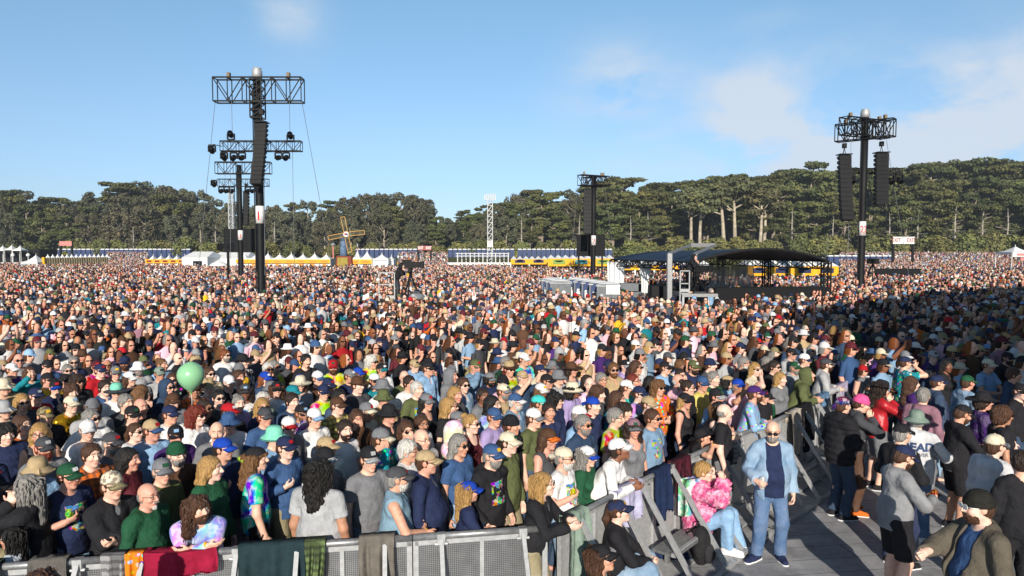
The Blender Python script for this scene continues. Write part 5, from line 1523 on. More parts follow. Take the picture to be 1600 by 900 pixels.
wire(tw, L(336, 160), L(310, 425, 2) , .014); wire(tw, L(472, 160), L(520, 425, 4), .014); wire(tw, L(360, 237), L(360, 420), .012); wire(tw, L(457, 237), L(460, 420), .012); wire(tw, L(412, 185, -.7), L(414, 430, -.7), .016)
line_array(409, 193, 404, 290, 37.2, 17, 14, 'curved black loudspeaker column hanging on the tower numbered 1', curve=.55)
for i, (px, py, up) in enumerate(((331, 226, 0), (350, 237, 0), (365, 237, 0), (378, 237, 0), (435, 237, 0), (447, 237, 0), (361, 220, 1), (454, 222, 1))):
    lab = ['leftmost black light on the rod end of lower truss, tower 1', 'black moving light nearest the truss end, left of tower 1', 'middle of three black lights hanging left of pole 1', 'black moving light nearest to pole 1 on its left', 'black moving light nearest to pole 1 on its right', 'outer black moving light hanging right of pole 1', 'silver-topped light standing on left of lower truss, tower 1', 'silver-topped light standing on right of lower truss, tower 1'][i]
    moving_light(P3(px, py, 37.6), [-.9, -.8, .5, .3, .2, .4, .6, .7][i], lab, 0, .95, bool(up))
tw3, L3 = tower(377, 62, 257, .42, '3', (360, 375), 'smaller black pole tower with red number 3 sign, half hidden by tower 1', [(338, 423, 253, 272, 6, 0)], (341, 420, 280, 291, 9), False)
for i, (px, py, up) in enumerate(((334, 281, 0), (346, 291, 0), (354, 291, 0), (362, 291, 0), (387, 291, 0), (395, 291, 0))):
    moving_light(P3(px, py, 61.6), [-.9, .3, .2, .4, .3, .2][i], ['tiny light on the rod end at left of tower 3', 'first of the small lights hanging left of pole 3', 'second of the small lights hanging left of pole 3', 'small light hanging nearest the left of pole 3', 'small light hanging nearest the right of pole 3', 'outermost small light hanging right of pole 3'][i], 0, 1.25)
line_array(385, 300, 385, 352, 62.5, 8, 10, 'dark loudspeaker column behind the pole numbered 3', curve=.3)
tw2, L2 = tower(927, 62, 275, .42, '2', (368, 383), 'black pole tower above the crowd right of the white lattice mast', [(899, 953, 274, 291, 5, .5), (905, 948, 276, 291, 4, -.8)], None, False)
line_array(918, 296, 917, 366, 61.2, 11, 11, 'black loudspeaker column hanging left of pole 2', curve=.4)
wire(tw2, L2(945, 291), L2(962, 425, 2), .014); wire(tw2, L2(903, 291), L2(890, 425, 1), .012)
tw22, L22 = tower(1345, 45, 183, .46, '22', (346, 368), 'black pole tower with crossed trusses, silver cap and red number 22 sign', [(1301, 1399, 186, 214, 7, .45), (1308, 1392, 190, 218, 6, -.75)], None)
g = Geo(); box_truss(g, L22(1332, 267, .5), L22(1408, 267, .5), .3, .3, 7, .05, .035); g.obj('lower_truss', 'black_paint', tw22)
line_array(1319, 243, 1320, 345, 44.3, 18, 14, 'long black loudspeaker column hanging left of pole 22', curve=.5)
line_array(1377, 240, 1375, 320, 44.6, 19, 12, 'short flat-faced black loudspeaker column right of pole 22', curve=.2)
wire(tw22, L22(1322, 218), L22(1286, 420, 2), .014); wire(tw22, L22(1385, 218), L22(1420, 430, 3), .014); wire(tw22, L22(1330, 218), L22(1324, 430, -1), .014)
for i, (px, py) in enumerate(((1330, 272), (1391, 272), (1405, 271))):
    moving_light(P3(px, py, 45.3), .4, ['black light left of pole 22 under the low bar', 'black light right of pole 22 beside the speaker column', 'outermost black light on the low bar right of pole 22'][i], 0, 1.3)
# white lattice masts
def mast(px, d, ytop, wpx, label, txt=None, ys=None, bank=None):
    x = (px - 800) / F * d; k = d / F; zt = P3(px, ytop, d).z
    o = empty('lattice_mast', (x, d, 0), label=label, cat='mast')
    g = Geo(); lattice_mast(g, 0, 0, 0, zt, wpx * k, 13, .13, .08); g.obj('mast_frame', 'mast_grey', o)
    if bank:
        g = Geo(); b0, b1 = bank; w = 17 * k
        for z in np.linspace(b0, b1, 3): g.bar((-w / 2, -.3, P3(px, z, d).z), (w / 2, -.3, P3(px, z, d).z + .2), .12)
        for q in np.linspace(-w / 2, w / 2, 6): g.box((q, -.35, P3(px, (b0 + b1) / 2, d).z), (.18, .16, abs(b1 - b0) * k))
        g.obj('light_bank', 'mast_grey', o)
    if txt:
        z0, z1 = P3(px, ys[1], d).z, P3(px, ys[0], d).z; g = Geo(); g.box((0, -wpx * k / 2 - .1, (z0 + z1) / 2), (wpx * k * 1.15, .05, z1 - z0)); s = g.obj('number_sign', 'white_paint', o)
        me = text_mesh(txt, (z1 - z0) * .8, 'number', .01, .02); me.materials.append(M['red_print']); t_ = link('number', me, s, (0, -wpx * k / 2 - .14, (z0 + z1) / 2)); t_.rotation_euler = (math.pi / 2, 0, 0)
    return o
mast(766, 112, 312, 7.5, 'white lattice light mast with red number 6 sign in the dip of the treeline', '6', (376, 386), (305, 313))
mast(364, 105, 296, 6.5, 'slim white lattice mast seen just left of the pole numbered 3', None, None, None)
# video screens seen from the back
def screen(x0, y0, x1, y1, d, label):
    a, b = P3(x0, y1, d), P3(x1, y0, d); o = empty('video_screen', ((a.x + b.x) / 2, d, a.z), label=label, cat='video screen'); w, h = b.x - a.x, b.z - a.z
    g = Geo(); g.box((0, 0, h / 2), (w, .12, h)); g.obj('panel', 'black_cloth', o)
    g = Geo()
    for i in range(9): g.bar((-w / 2 + w * i / 8, -.1, 0), (-w / 2 + w * i / 8, -.1, h), .05)
    for i in range(8): g.bar((-w / 2, -.13, h * i / 7), (w / 2, -.13, h * i / 7), .045)
    g.obj('back_frame', 'black_paint', o)
    g = Geo()
    for q in (-.42, .42): g.bar((w * q, .2, -a.z), (w * q, .2, h), .16)
    g.obj('support', 'black_paint', o)
screen(351, 358, 404, 394, 65, 'back of a black video screen beside the pole numbered 3')
screen(901, 367, 945, 400, 65, 'back of a black video screen behind the pole numbered 2')
# a light stand and small umbrella in the crowd
x = (356 - 800) / F * 47; o = empty('light_stand', (x, 47, 0), label='thin black light stand with two lamps in front of the dark screen', cat='light stand')
g = Geo(); g.tube([(0, 0, 0), (0, 0, 3.9)], .06, 8); g.bar((-.5, 0, 3.75), (.5, 0, 3.75), .06); g.obj('stand', 'black_paint', o)
for q in (-.42, .3): g = Geo(); g.tube([(q, .15, 4.1), (q, -.2, 4.0)], [.18, .26], 10); g.obj('lamp_head', 'black_paint', o)
x = (342 - 800) / F * 72; o = empty('umbrella', (x, 72, 0), label='small white umbrella open above the crowd left of pole 3', cat='umbrella')
g = Geo(); g.lathe([(.02, 2.75), (.25, 2.6), (.75, 2.35), (.95, 2.12), (.9, 2.1), (.7, 2.28), (.2, 2.5)], 14); g.obj('canopy', 'white_pvc', o); g = Geo(); g.tube([(0, 0, 0), (0, 0, 2.7)], .02, 6); g.obj('shaft', 'steel', o)

# ------------------------------------------------------------------ far edge: tents, booths, toilets, windmill, banners
def peak_tent(px, d, wpx, ypk, yeave, label, group=None, front=None, walls=True, depth=None, mat='white_pvc'):
    k = d / F; x = (px - 800) / F * d; w = wpx * k; D = depth or max(w, 2.2); zp, ze = P3(px, ypk, d).z, P3(px, yeave, d).z
    o = empty('market_tent', (x, d, 0), label=label, cat='tent', group=group)
    g = Geo(); n = 6; prof = [(1 - i / n, ze + (zp - ze) * (i / n) ** 1.9) for i in range(n + 1)]
    vs, fs = [], []
    for s_, z in prof: vs += [(-w / 2 * s_, -D / 2 * s_, z), (w / 2 * s_, -D / 2 * s_, z), (w / 2 * s_, D / 2 * s_, z), (-w / 2 * s_, D / 2 * s_, z)]
    for i in range(n): fs += [(i * 4 + j, i * 4 + (j + 1) % 4, i * 4 + 4 + (j + 1) % 4, i * 4 + 4 + j) for j in range(4)]
    g.add(vs, fs); g.box((0, 0, ze - .12), (w * .99, D * .99, .24)); g.tube([(0, 0, zp - .1), (0, 0, zp + .22)], .03, 5); g.obj('canopy', mat, o)
    if walls: g = Geo(); g.box((0, D * .04, ze / 2 - .1), (w * .96, D * .86, ze - .24)); g.obj('wall', 'white_pvc', o)
    g = Geo()
    for a in (-.49, .49):
        for b in (-.49, .49): g.bar((w * a, D * b, 0), (w * a, D * b, ze - .2), .07)
    g.obj('leg_frame', 'white_paint', o)
    if front:
        g = Geo(); z0, z1 = P3(px, front[1], d).z, P3(px, front[0], d).z; g.box((0, -D / 2 - .06, (z0 + z1) / 2), (w * .98, .05, z1 - z0)); b = g.obj('banner', front[2], o)
        if len(front) > 3: g = Geo(); g.box((0, -D / 2 - .10, (z0 + z1) / 2), (w * .62, .04, (z1 - z0) * .5)); g.box((0, -D / 2 - .10, z0 - .25), (w * .3, .04, .3)); g.obj('banner_print', front[3], b)
    return o
for i in range(5):
    peak_tent(240 + i * 12.4, 100, 12, 399, 406, 'small white peaked tent with yellow banner left of the big marquee', 'small yellow-banner tents', (405, 411, 'yellow_banner', 'rust_red'))
def marquee(x0, x1, d, yr, ye, label, door=True):
    a, b = P3(x0, ye, d), P3(x1, ye, d); zr = P3(x0, yr, d).z; w = b.x - a.x; ze = a.z; D = 6
    o = empty('marquee', ((a.x + b.x) / 2, d, 0), label=label, cat='marquee')
    g = Geo(); g.add([(-w / 2, -D / 2, ze), (w / 2, -D / 2, ze), (w / 2 * .8, 0, zr), (-w / 2 * .8, 0, zr), (-w / 2, D / 2, ze), (w / 2, D / 2, ze)], [(0, 1, 2, 3), (3, 2, 5, 4), (0, 3, 4), (1, 5, 2)]); g.obj('roof', 'white_pvc', o)
    g = Geo(); g.box((0, 0, ze / 2), (w * .99, D * .98, ze - .01)); g.obj('wall', 'white_pvc', o)
    if door: g = Geo(); g.box((w * .12, -D / 2 - .03, ze * .42), (w * .34, .06, ze * .8)); g.obj('doorway', 'black_cloth', o)
marquee(299, 338, 100, 393, 402, 'large white ridge marquee with dark doorway left of pole 3')
marquee(338, 398, 104, 394, 403, 'long white marquee right behind the pole numbered 3', False)
for i in range(8):
    peak_tent(383 + i * 18.2, 97, 18.2, 397 if i % 2 else 396, 404, 'white peaked food tent with orange and yellow banner between poles and windmill', 'food tents in the row left of the windmill', (405, 411, 'yellow_banner', 'orange_paint'))
peak_tent(559, 96, 15, 392, 404, 'white peaked tent just right of the windmill base', None, (405, 412, 'yellow_banner', 'orange_paint'))
peak_tent(574, 95, 20, 393, 404, 'tallest white peaked tent second right of the windmill', None, (405, 412, 'yellow_banner', 'orange_paint'))
peak_tent(597, 94, 24, 397, 404, 'plain white walled tent without banner right of the windmill', None)
peak_tent(612, 96, 10, 400, 405, 'small plain white tent at the end of the windmill row', None)
peak_tent(20, 150, 12, 383, 389, 'first pale blue peaked canopy of the far left stage', 'pale blue peaks at far left', None, False, mat='white_pvc')
for i, q in enumerate((-6, 6, 33)):
    peak_tent(q, 150, 13, 384, 390, 'pale peaked canopy over the dark stage at far left', 'pale blue peaks at far left', None, False)
tag(Geo().box((P3(10, 0, 155).x, 156, 2.4), (13, 6, 3.0)).obj('side_stage', 'black_cloth'), 'dark open side stage under pale peaks at far left', 'stage')
for q, lab in ((20, 'round white balloon lamp on a mast, left one of two'), (44, 'round white balloon lamp on a mast, nearer the white end tent')):
    c = P3(q, 398.5, 120); o = empty('balloon_lamp', (c.x, 120, 0), label=lab, cat='lamp'); g = Geo(); g.lathe([(.02, c.z - .32), (.24, c.z - .22), (.34, c.z), (.24, c.z + .22), (.02, c.z + .32)], 12); g.obj('globe', 'white_paint', o, True); g = Geo(); g.tube([(0, 0, 0), (0, 0, c.z - .3)], .1, 6); g.obj('mast', 'galv', o)
for q, w_, lab in ((8, 18, 'long white cabin box at the far left edge'), (30, 14, 'short white cabin box beside the white end tent')):
    c = P3(q, 414, 118); g = Geo(); k = 118 / F; g.box((c.x, 118, .75), (w_ * k, 3, 1.5)); g.box((c.x, 118, 1.55), (w_ * k * 1.04, 3.1, .12)); o = g.obj('site_cabin', 'white_paint'); tag(o, lab, 'cabin')
    g = Geo(); g.box((c.x, 116.45, .9), (w_ * k * .4, .08, .6)); g.obj('window', 'panel_brown', o)
# the row of tents seen from its back at left
peak_tent(57, 100, 26, 398.5, 409, 'white end tent of the long brown panel row at left', None, None, True, 3)
o = empty('fence_row', (0, 0, 0), label='long brown and grey panel wall with little white peaks at left', cat='fence')
a, b = P3(71, 408, 100), P3(168, 408, 108); a.z = b.z = 0
g = Geo(); d_ = (b - a).normalized()
def wallq(z0a, z1a, z0b, z1b, off):
    s = Vector((-d_.y, d_.x, 0)) * off * -1
    return [a + s + Vector((0, 0, z0a)), b + s + Vector((0, 0, z0b)), b + s + Vector((0, 0, z1b)), a + s + Vector((0, 0, z1a))]
def slab(g, z0, z1, off):
    f = wallq(z0, z1, z0, z1, off); r_ = wallq(z0, z1, z0, z1, off - .06); g.add(f + r_, [(0, 1, 2, 3), (7, 6, 5, 4), (0, 4, 5, 1), (3, 2, 6, 7), (0, 3, 7, 4), (1, 5, 6, 2)])
slab(g, .9, 2.6, .05); g.obj('upper_panel', 'panel_brown', o); g = Geo(); slab(g, .0, .88, .1); g.obj('lower_panel', 'rust_red', o)
g = Geo()
for i in range(27): p = a.lerp(b, i / 26); g.bar(p + Vector((0, -.14, 0)), p + Vector((0, -.14, 2.7)), .10); 
g.obj('post_row', 'panel_brown', o); g = Geo(); g.bar(a + Vector((-.05, -.25, 0)), a + Vector((-.05, -.25, 2.7)), .35); g.obj('end_banner', 'yellow_banner', o)
for i in range(14): p = a.lerp(b, i / 13.5); g = Geo(); g.lathe([(.55, 2.5), (.3, 2.7), (.08, 2.95), (.02, 3.15)], 6, (p.x - .3, p.y + 1, 0)); tag(g.obj('tent_peak', 'white_pvc'), 'small white tent peak showing above the brown panel row', 'tent', 'white tent peaks above the panel row')
# far toilets on the bank
tg = Geo(); tg.cur = 0; tg.box((0, 0, 1.05), (1.1, 1.1, 2.1)); tg.cur = 1
tg.add([(-.57, -.57, 2.1), (.57, -.57, 2.1), (.57, .57, 2.1), (-.57, .57, 2.1), (-.4, -.4, 2.36), (.4, -.4, 2.36), (.4, .4, 2.36), (-.4, .4, 2.36)], [(0, 1, 5, 4), (1, 2, 6, 5), (2, 3, 7, 6), (3, 0, 4, 7), (4, 5, 6, 7)])
tg.cur = 0; tg.box((0, -.56, .95), (.7, .05, 1.5)); tm_ = tg.mesh('portable_toilet', ['toilet_blue', 'white_paint'])
for (x0, x1, d, lab) in ((96, 300, 186, 'tiny blue portable toilet with white roof left of the marquee'), (560, 662, 186, 'tiny blue portable toilet with white roof behind the windmill tents'), (704, 806, 187, 'tiny blue portable toilet with white roof behind the white mast'), (812, 958, 186, 'tiny blue portable toilet with white roof in far row behind pole 2'), (1296, 1392, 150, 'small blue portable toilet with white roof in row by pole 22')):
    px = x0
    while px < x1:
        o = link('portable_toilet', tm_, None, ((px - 800) / F * d, d, gz(0, d))); tag(o, lab, 'portable toilet', 'far toilets ' + lab.split(' roof ')[1]); px += 7.4 if d > 160 else 9.4
# windmill
d = 95; k = d / F; hub = P3(541, 366, d - 1.3); xb = (540 - 800) / F * d
o = empty('windmill', (xb, d, 0), label='toy-like windmill with four orange lattice sails on a painted base', cat='windmill')
Lw = lambda v: Vector(v) - Vector((xb, d, 0))
zb = P3(540, 400, d).z; g = Geo(); g.add([(-1.25, -1.1, 0), (1.25, -1.1, 0), (1.25, 1.1, 0), (-1.25, 1.1, 0), (-1.0, -.95, zb), (1.0, -.95, zb), (1.0, .95, zb), (-1.0, .95, zb)], [(0, 1, 5, 4), (1, 2, 6, 5), (2, 3, 7, 6), (3, 0, 4, 7), (4, 5, 6, 7)]); g.obj('base', 'rust_red', o)
g = Geo(); g.add([(-.98, -1.12, .1), (.62, -1.12, .1), (.55, -1.02, zb - .2), (-.82, -1.02, zb - .2), (-.98, -1.16, .1), (.62, -1.16, .1), (.55, -1.06, zb - .2), (-.82, -1.06, zb - .2)], [(0, 3, 2, 1), (4, 5, 6, 7), (0, 1, 5, 4), (3, 7, 6, 2), (0, 4, 7, 3), (1, 2, 6, 5)]); pn = g.obj('painted_panel', 'panel_yellow', o)
for q, m_ in ((-.45, 'navy_print'), (.25, 'pale_red')): g = Geo(); g.lathe([(.05, .0), (.17, .1), (.2, .35), (.12, .55), (.03, .62)], 8, (q, -1.18, .9), 1, .15); g.obj('panel_painting', m_, pn)
g = Geo(); g.lathe([(.55, zb), (.48, zb + 1.0), (.40, zb + 2.0), (.34, zb + 2.5)], 10, (-.25, 0, 0)); tb = g.obj('tower_body', 'tower_blue', o, True)
g = Geo(); g.lathe([(.42, zb + 2.48), (.3, zb + 2.85), (.05, zb + 3.1)], 10, (-.25, 0, 0)); g.obj('tower_cap', 'blue_paint', o, True)
h_ = Lw(hub); g = Geo(); g.bar((-.25, -.2, h_.z), h_ + Vector((0, .1, 0)), .16); g.obj('axle', 'steel', o)
for i, (tx, ty) in enumerate(((535.5, 339), (569.5, 363), (547, 394), (513, 372))):
    tip = Lw(P3(tx, ty, d - 1.3)); dr = (tip - h_).normalized(); s = Vector((-dr.z, 0, dr.x)) * .28
    p0 = h_ + dr * .35; g = Geo()
    for q in (-1, 1): g.bar(p0 + s * q * .95, tip + s * q, .07)
    for q in (0, 1): g.bar((p0 if q == 0 else tip) - s, (p0 if q == 0 else tip) + s, .07)
    sl = g.obj('sail', 'sail_wood', o); g = Geo()
    for q in range(1, 12): c = p0.lerp(tip, q / 12); g.bar(c - s, c + s, .02)
    for q in (-.33, .33): g.bar(p0 + s * q, tip + s * q, .02)
    g.obj('sail_lattice', 'panel_brown', sl)
g = Geo(); g.tube([h_ + Vector((0, -.06, 0)), h_ + Vector((0, -.16, 0))], .36, 14); hb = g.obj('hub', 'white_paint', o)
g = Geo(); g.tube([h_ + Vector((-.10, -.17, .02)), h_ + Vector((-.10, -.19, .02))], .15, 10); g.obj('red_patch', 'red_print', hb); g = Geo(); g.tube([h_ + Vector((.12, -.17, -.02)), h_ + Vector((.12, -.19, -.02))], .15, 10); g.obj('blue_patch', 'blue_paint', hb)
for q, yt, lab in ((521, 385, 'thin red post topped by white disc left of the windmill'), (559, 386, 'thin red post with grey top right of the windmill')):
    x = (q - 800) / F * 98; z = P3(q, yt, 98).z; o = empty('banner_post', (x, 98, 0), label=lab, cat='post'); Geo().lathe([(.1, 0), (.1, z)], 8).obj('post', 'pale_red', o); Geo().lathe([(.12, z), (.34 if q < 540 else .12, z + .25), (.08, z + .5)], 10).obj('post_top', 'galv', o)
# banners on two posts
def banner(x0, x1, y0, y1, d, mat, label, words_=None, tmat='red_print', ybase=None):
    a, b = P3(x0, y1, d), P3(x1, y0, d); cx = (a.x + b.x) / 2; w, h = b.x - a.x, b.z - a.z; z0 = gz(cx, d)
    o = empty('exit_banner', (cx, d, z0), label=label, cat='banner')
    g = Geo(); g.box((0, 0, a.z - z0 + h / 2), (w, .08, h)); bn = g.obj('banner_cloth', mat, o)
    for q in (-.46, .46): Geo().bar((w * q, .15, 0), (w * q, .15, b.z - z0), .34 if d > 110 else .2).obj('post', 'black_paint', o)
    for q, s_ in (words_ or []):
        me = text_mesh(s_, h * (.85 if s_ == 'EXIT' else .3), 'lettering', .01, .02); me.materials.append(M[tmat]); t_ = link('lettering', me, bn, (w * q, -.06, a.z - z0 + h / 2)); t_.rotation_euler = (math.pi / 2, 0, 0); t_.scale = (.72, 1, 1)
banner(1395, 1429, 370, 381, 118, 'white_paint', 'white exit banner with red lettering on two dark posts', [(-.34, 'EXIT'), (.34, 'EXIT')], 'dull_red')
banner(653, 674, 384, 391, 130, 'dull_red', 'small red banner on two thin posts right of the windmill tents', [(-.3, 'EXIT'), (.3, 'EXIT')], 'white_paint')
banner(93, 112, 377, 384, 140, 'pale_red', 'small dull banner on posts in front of dark trees at left')
peak_tent(1585, 82, 36, 385, 394, 'white peaked tent at the far right edge above the crowd', None, (394, 401, 'white_paint', 'pale_red'), False)
# grey scaffold pens under the white mast
o = empty('scaffold_enclosure', (0, 0, 0), label='grey scaffold enclosure of thin posts round the white mast foot', cat='scaffold'); g = Geo()
for i in range(13): p = P3(715 + i * 6.6, 397, 108 + (i % 3)); g.bar((p.x, p.y, 0), (p.x, p.y, P3(0, 395, 108).z), .16)
for y_ in (396, 400): g.bar(P3(712, y_, 108), P3(796, y_, 108), .12)
g.obj('scaffold_frame', 'galv', o); g = Geo(); p, q = P3(700, 412, 100), P3(802, 412, 100); g.bar(p, q, .35); g.obj('white_barrier', 'white_paint', o)
# yellow vendor booths
def booth(x0, x1, y0, y1, d, label, roofs, pm='navy_print'):
    a, b = P3(x0, y1, d), P3(x1, y0, d); w = b.x - a.x; cx = (a.x + b.x) / 2; zt, zb_ = b.z, max(a.z, .0)
    o = empty('vendor_booth', (cx, d, 0), label=label, cat='booth'); g = Geo(); g.box((0, 0, (zt + zb_) / 2), (w, .12, zt - zb_)); bn = g.obj('banner', 'yellow_banner', o)
    n = max(2, int(w / (1.6 if d < 70 else 2.2)))
    for i in range(n):
        x = -w / 2 + w * (i + .5) / n; g = Geo(); g.box((x, -.1, (zt + zb_) / 2 + .05), (w / n * .55, .06, (zt - zb_) * .5)); g.lathe([(.01, 0), (w / n * .2, .02), (w / n * .16, .12), (.01, .16)], 8, (x, -.12, (zt + zb_) / 2 + (zt - zb_) * .22)); g.obj('poster', pm if i % 2 or pm == 'navy_print' else 'leaf_print', bn)
    g = Geo(); g.box((0, 1.6, zb_ / 2 + .2), (w, 2.8, zb_ + .4)); g.obj('counter', 'black_cloth', o)
    g = Geo()
    for i in range(n + 1): g.bar((-w / 2 + w * i / n, -.05, 0), (-w / 2 + w * i / n, -.05, zb_), .16)
    g.obj('post_row', 'white_paint', o)
    for i in range(roofs):
        x = -w / 2 + w * (i + .5) / roofs; rw = w / roofs / 2; g = Geo(); g.add([(x - rw, -.1, zt), (x + rw, -.1, zt), (x + rw, 3, zt), (x - rw, 3, zt), (x, 1.4, zt + min(1.0, rw))], [(0, 1, 4), (1, 2, 4), (2, 3, 4), (3, 0, 4), (3, 2, 1, 0)]); g.obj('roof', 'white_pvc', o)
booth(798, 856, 405, 413, 90, 'yellow vendor booth row with white peaks left of pole 2', 6)
booth(856, 960, 404, 416, 84, 'yellow vendor booth row with colourful panels behind pole 2', 9, 'teal_print')
booth(962, 1112, 415, 422, 66, 'yellow vendor booth strip seen under the black mixing tent', 8)
booth(1168, 1310, 416, 431, 58, 'bright yellow booth wall with dark posters right of the mixing tent', 5)
# far bank at right: camera stand and dark platform
c = P3(1363, 440, 52); o = empty('broadcast_camera', (c.x, 52, 0), label='small dark camera on tripod right of pole 22', cat='camera'); g = Geo(); g.box((0, 0, 2.95), (.5, .9, .4)); g.box((-.1, -.6, 2.95), (.3, .5, .3)); g.obj('camera_body', 'black_paint', o)
g = Geo(); [g.bar((0, 0, 2.8), (math.cos(q) * .6, math.sin(q) * .6, 1.2), .07) for q in (0, 2.1, 4.2)]; g.obj('tripod', 'black_paint', o); g = Geo(); g.box((0, 0, .6), (2, 2, 1.2)); g.obj('riser', 'black_cloth', o)
g = Geo(); p, q = P3(1370, 424, 60), P3(1440, 424, 60); g.box(((p.x + q.x) / 2, 61, 1.2), (q.x - p.x, 1.6, 1.0)); g.box(((p.x + q.x) / 2, 60.2, 1.9), (q.x - p.x, .06, .5)); tag(g.obj('dark_platform', 'black_cloth'), 'low dark platform wall in the crowd right of pole 22', 'platform')
# ------------------------------------------------------------------ mixing tent in mid crowd
A, B, C_ = P3(1085, 399, 31), P3(1291, 411, 34), P3(958, 407, 41)
e1, e2 = B - A, C_ - A; e1.z = e2.z = 0
o = empty('mixing_tent', (A.x, A.y, 0), label='wide black and navy arched canopy of the sound desk in mid crowd', cat='tent')
ze, rise = 3.20, .50
def roofp(u, v):
    h = math.sin(math.pi * u) ** .8 * rise * (1 - .25 * v) + .12 * math.sin(math.pi * u)
    q = e1 * (u * 1.02 - .01) + e2 * v
    return (q.x, q.y, ze + h)
g = Geo(); g.sheet(roofp, 18, 6, (0, 0, .05)); g.obj('canopy', 'blue_tarp', o, True)
g = Geo(); g.tube([Vector(roofp(i / 18, -.01)) + Vector((0, 0, .02)) for i in range(19)], .07, 6); g.obj('arch_rim', 'rubber', o)
g = Geo()
for a_, b_ in ((Vector((0, 0, 3.05)), e2 + Vector((0, 0, 3.05))), (e1 + Vector((0, 0, 3.05)), e1 + e2 + Vector((0, 0, 3.05))), (e2 + Vector((0, 0, 3.05)), e1 + e2 + Vector((0, 0, 3.05)))):
    box_truss(g, a_, b_, .3, .38, 12, .05, .04)
g.obj('roof_truss', 'black_paint', o)
for q in (e1, e1 + e2 * .5, e1 + e2, e2, e1 * .0 + e2 * .03):
    g = Geo(); lattice_mast(g, q.x, q.y, 0, 3.2, .34, 9, .06, .035); g.obj('truss_leg', 'black_paint', o)
def curtain(a_, b_, z0, z1, mat, nm='curtain', amp=.12, pinch=.0):
    a_, b_ = Vector(a_), Vector(b_); s = (b_ - a_); s.z = 0; n = Vector((-s.y, s.x, 0)).normalized()
    g = Geo(); g.sheet(lambda u, v: tuple(a_ + s * (.5 + (u - .5) * (1 - pinch * math.sin(v * 2.4))) + n * amp * math.sin(u * 22 + v) * (.5 + .5 * v) + Vector((0, 0, z0 + (z1 - z0) * (1 - v)))), 24, 8, n * .012); return g.obj(nm, mat, o, True)
inv = lambda px, py, d: P3(px, py, d) - A - Vector((0, 0, 0))
L0 = lambda px, d: Vector(((px - 800) / F * d - A.x, d - A.y, 0))
curtain(L0(949, 40.6), L0(976, 39.6), .9, 3.1, 'white_pvc'); curtain(L0(997, 37.4), L0(1019, 36.6), .7, 3.05, 'white_pvc', pinch=.5)
curtain(L0(1112, 37), L0(1140, 38), .8, 2.9, 'clear_plastic'); curtain(L0(1142, 38.5), L0(1178, 39), .8, 2.9, 'clear_plastic')
g = Geo(); q0, q1 = L0(1112, 32.6), L0(1288, 33.6); mm = (q0 + q1) / 2; g.box((mm.x, mm.y, 1.0), ((q1 - q0).length, .9, 2.0), Matrix.Rotation(math.atan2((q1 - q0).y, (q1 - q0).x), 3, 'Z')); g.obj('desk_wall', 'black_cloth', o)
g = Geo(); q0, q1 = L0(1015, 33), L0(1060, 32.2); mm = (q0 + q1) / 2; g.box((mm.x, mm.y, 1.05), (1.3, 1.0, 2.1)); g.obj('equipment_rack', 'black_paint', o)
g = Geo(); mm = L0(983, 36); g.box((mm.x, mm.y, .8), (1.2, .8, 1.6)); g.box((mm.x, mm.y, 1.85), (.9, .6, .4)); g.obj('covered_console', 'toilet_grey', o)
# aluminium portal frame over the camera position
o = empty('portal_frame', (0, 0, 0), label='grey aluminium portal frame rising over the black mixing tent', cat='frame'); d = 30.2; g = Geo()
w = .22
p = [P3(1046, 470, d), P3(1046, 396, d), P3(1079, 383, d + 2), P3(1117, 383, d + 2.2), P3(1085, 397, d + .6)]; p[0].z = 0
g.bar(p[0], p[1], w, .2); g.bar(p[1], p[2], .10, .10); g.bar(p[2], p[3], .18, .12, up=(0, 1, 0)); g.bar(p[3], p[4], .10, .10); g.bar(p[4], Vector((p[4].x, p[4].y, 3.3)), w, .2); g.obj('frame_beam', 'steel', o)
def platform(px0, px1, ydeck, d, dep, label, rails):
    a, b = P3(px0, ydeck, d), P3(px1, ydeck, d); z = a.z; w = b.x - a.x; o = empty('camera_platform', ((a.x + b.x) / 2, d, 0), label=label, cat='platform')
    g = Geo(); g.box((0, dep / 2, z - .07), (w, dep, .14)); g.obj('deck', 'steel', o)
    for x in (-w / 2 + .05, w / 2 - .05):
        for y in (.05, dep - .05): g = Geo(); g.bar((x, y, 0), (x, y, z - .14), .09); g.obj('leg', 'galv', o)
    for (x0, x1, z1) in rails:
        g = Geo()
        for x in (x0, x1): g.bar((x, .1, 0), (x, .1, z1), .045)
        for zz in (z1, z1 - .55, max(z1 - 1.15, z)): g.bar((x0, .1, zz), (x1, .1, zz), .045)
        g.box(((x0 + x1) / 2, .08, z + .14), (x1 - x0, .05, .14)); g.obj('railing', 'mast_grey', o)
    return o, z
pf, zd = platform(617, 668, 469, 31.5, 1.8, 'grey raised camera platform with railing at centre left of the crowd', [(-1.5, -.78, 2.75)])
pf2, zd2 = platform(1066, 1122, 459, 29.5, 1.6, 'grey raised camera platform in front of the mixing tent', [(-.85, -.45, 2.9)])
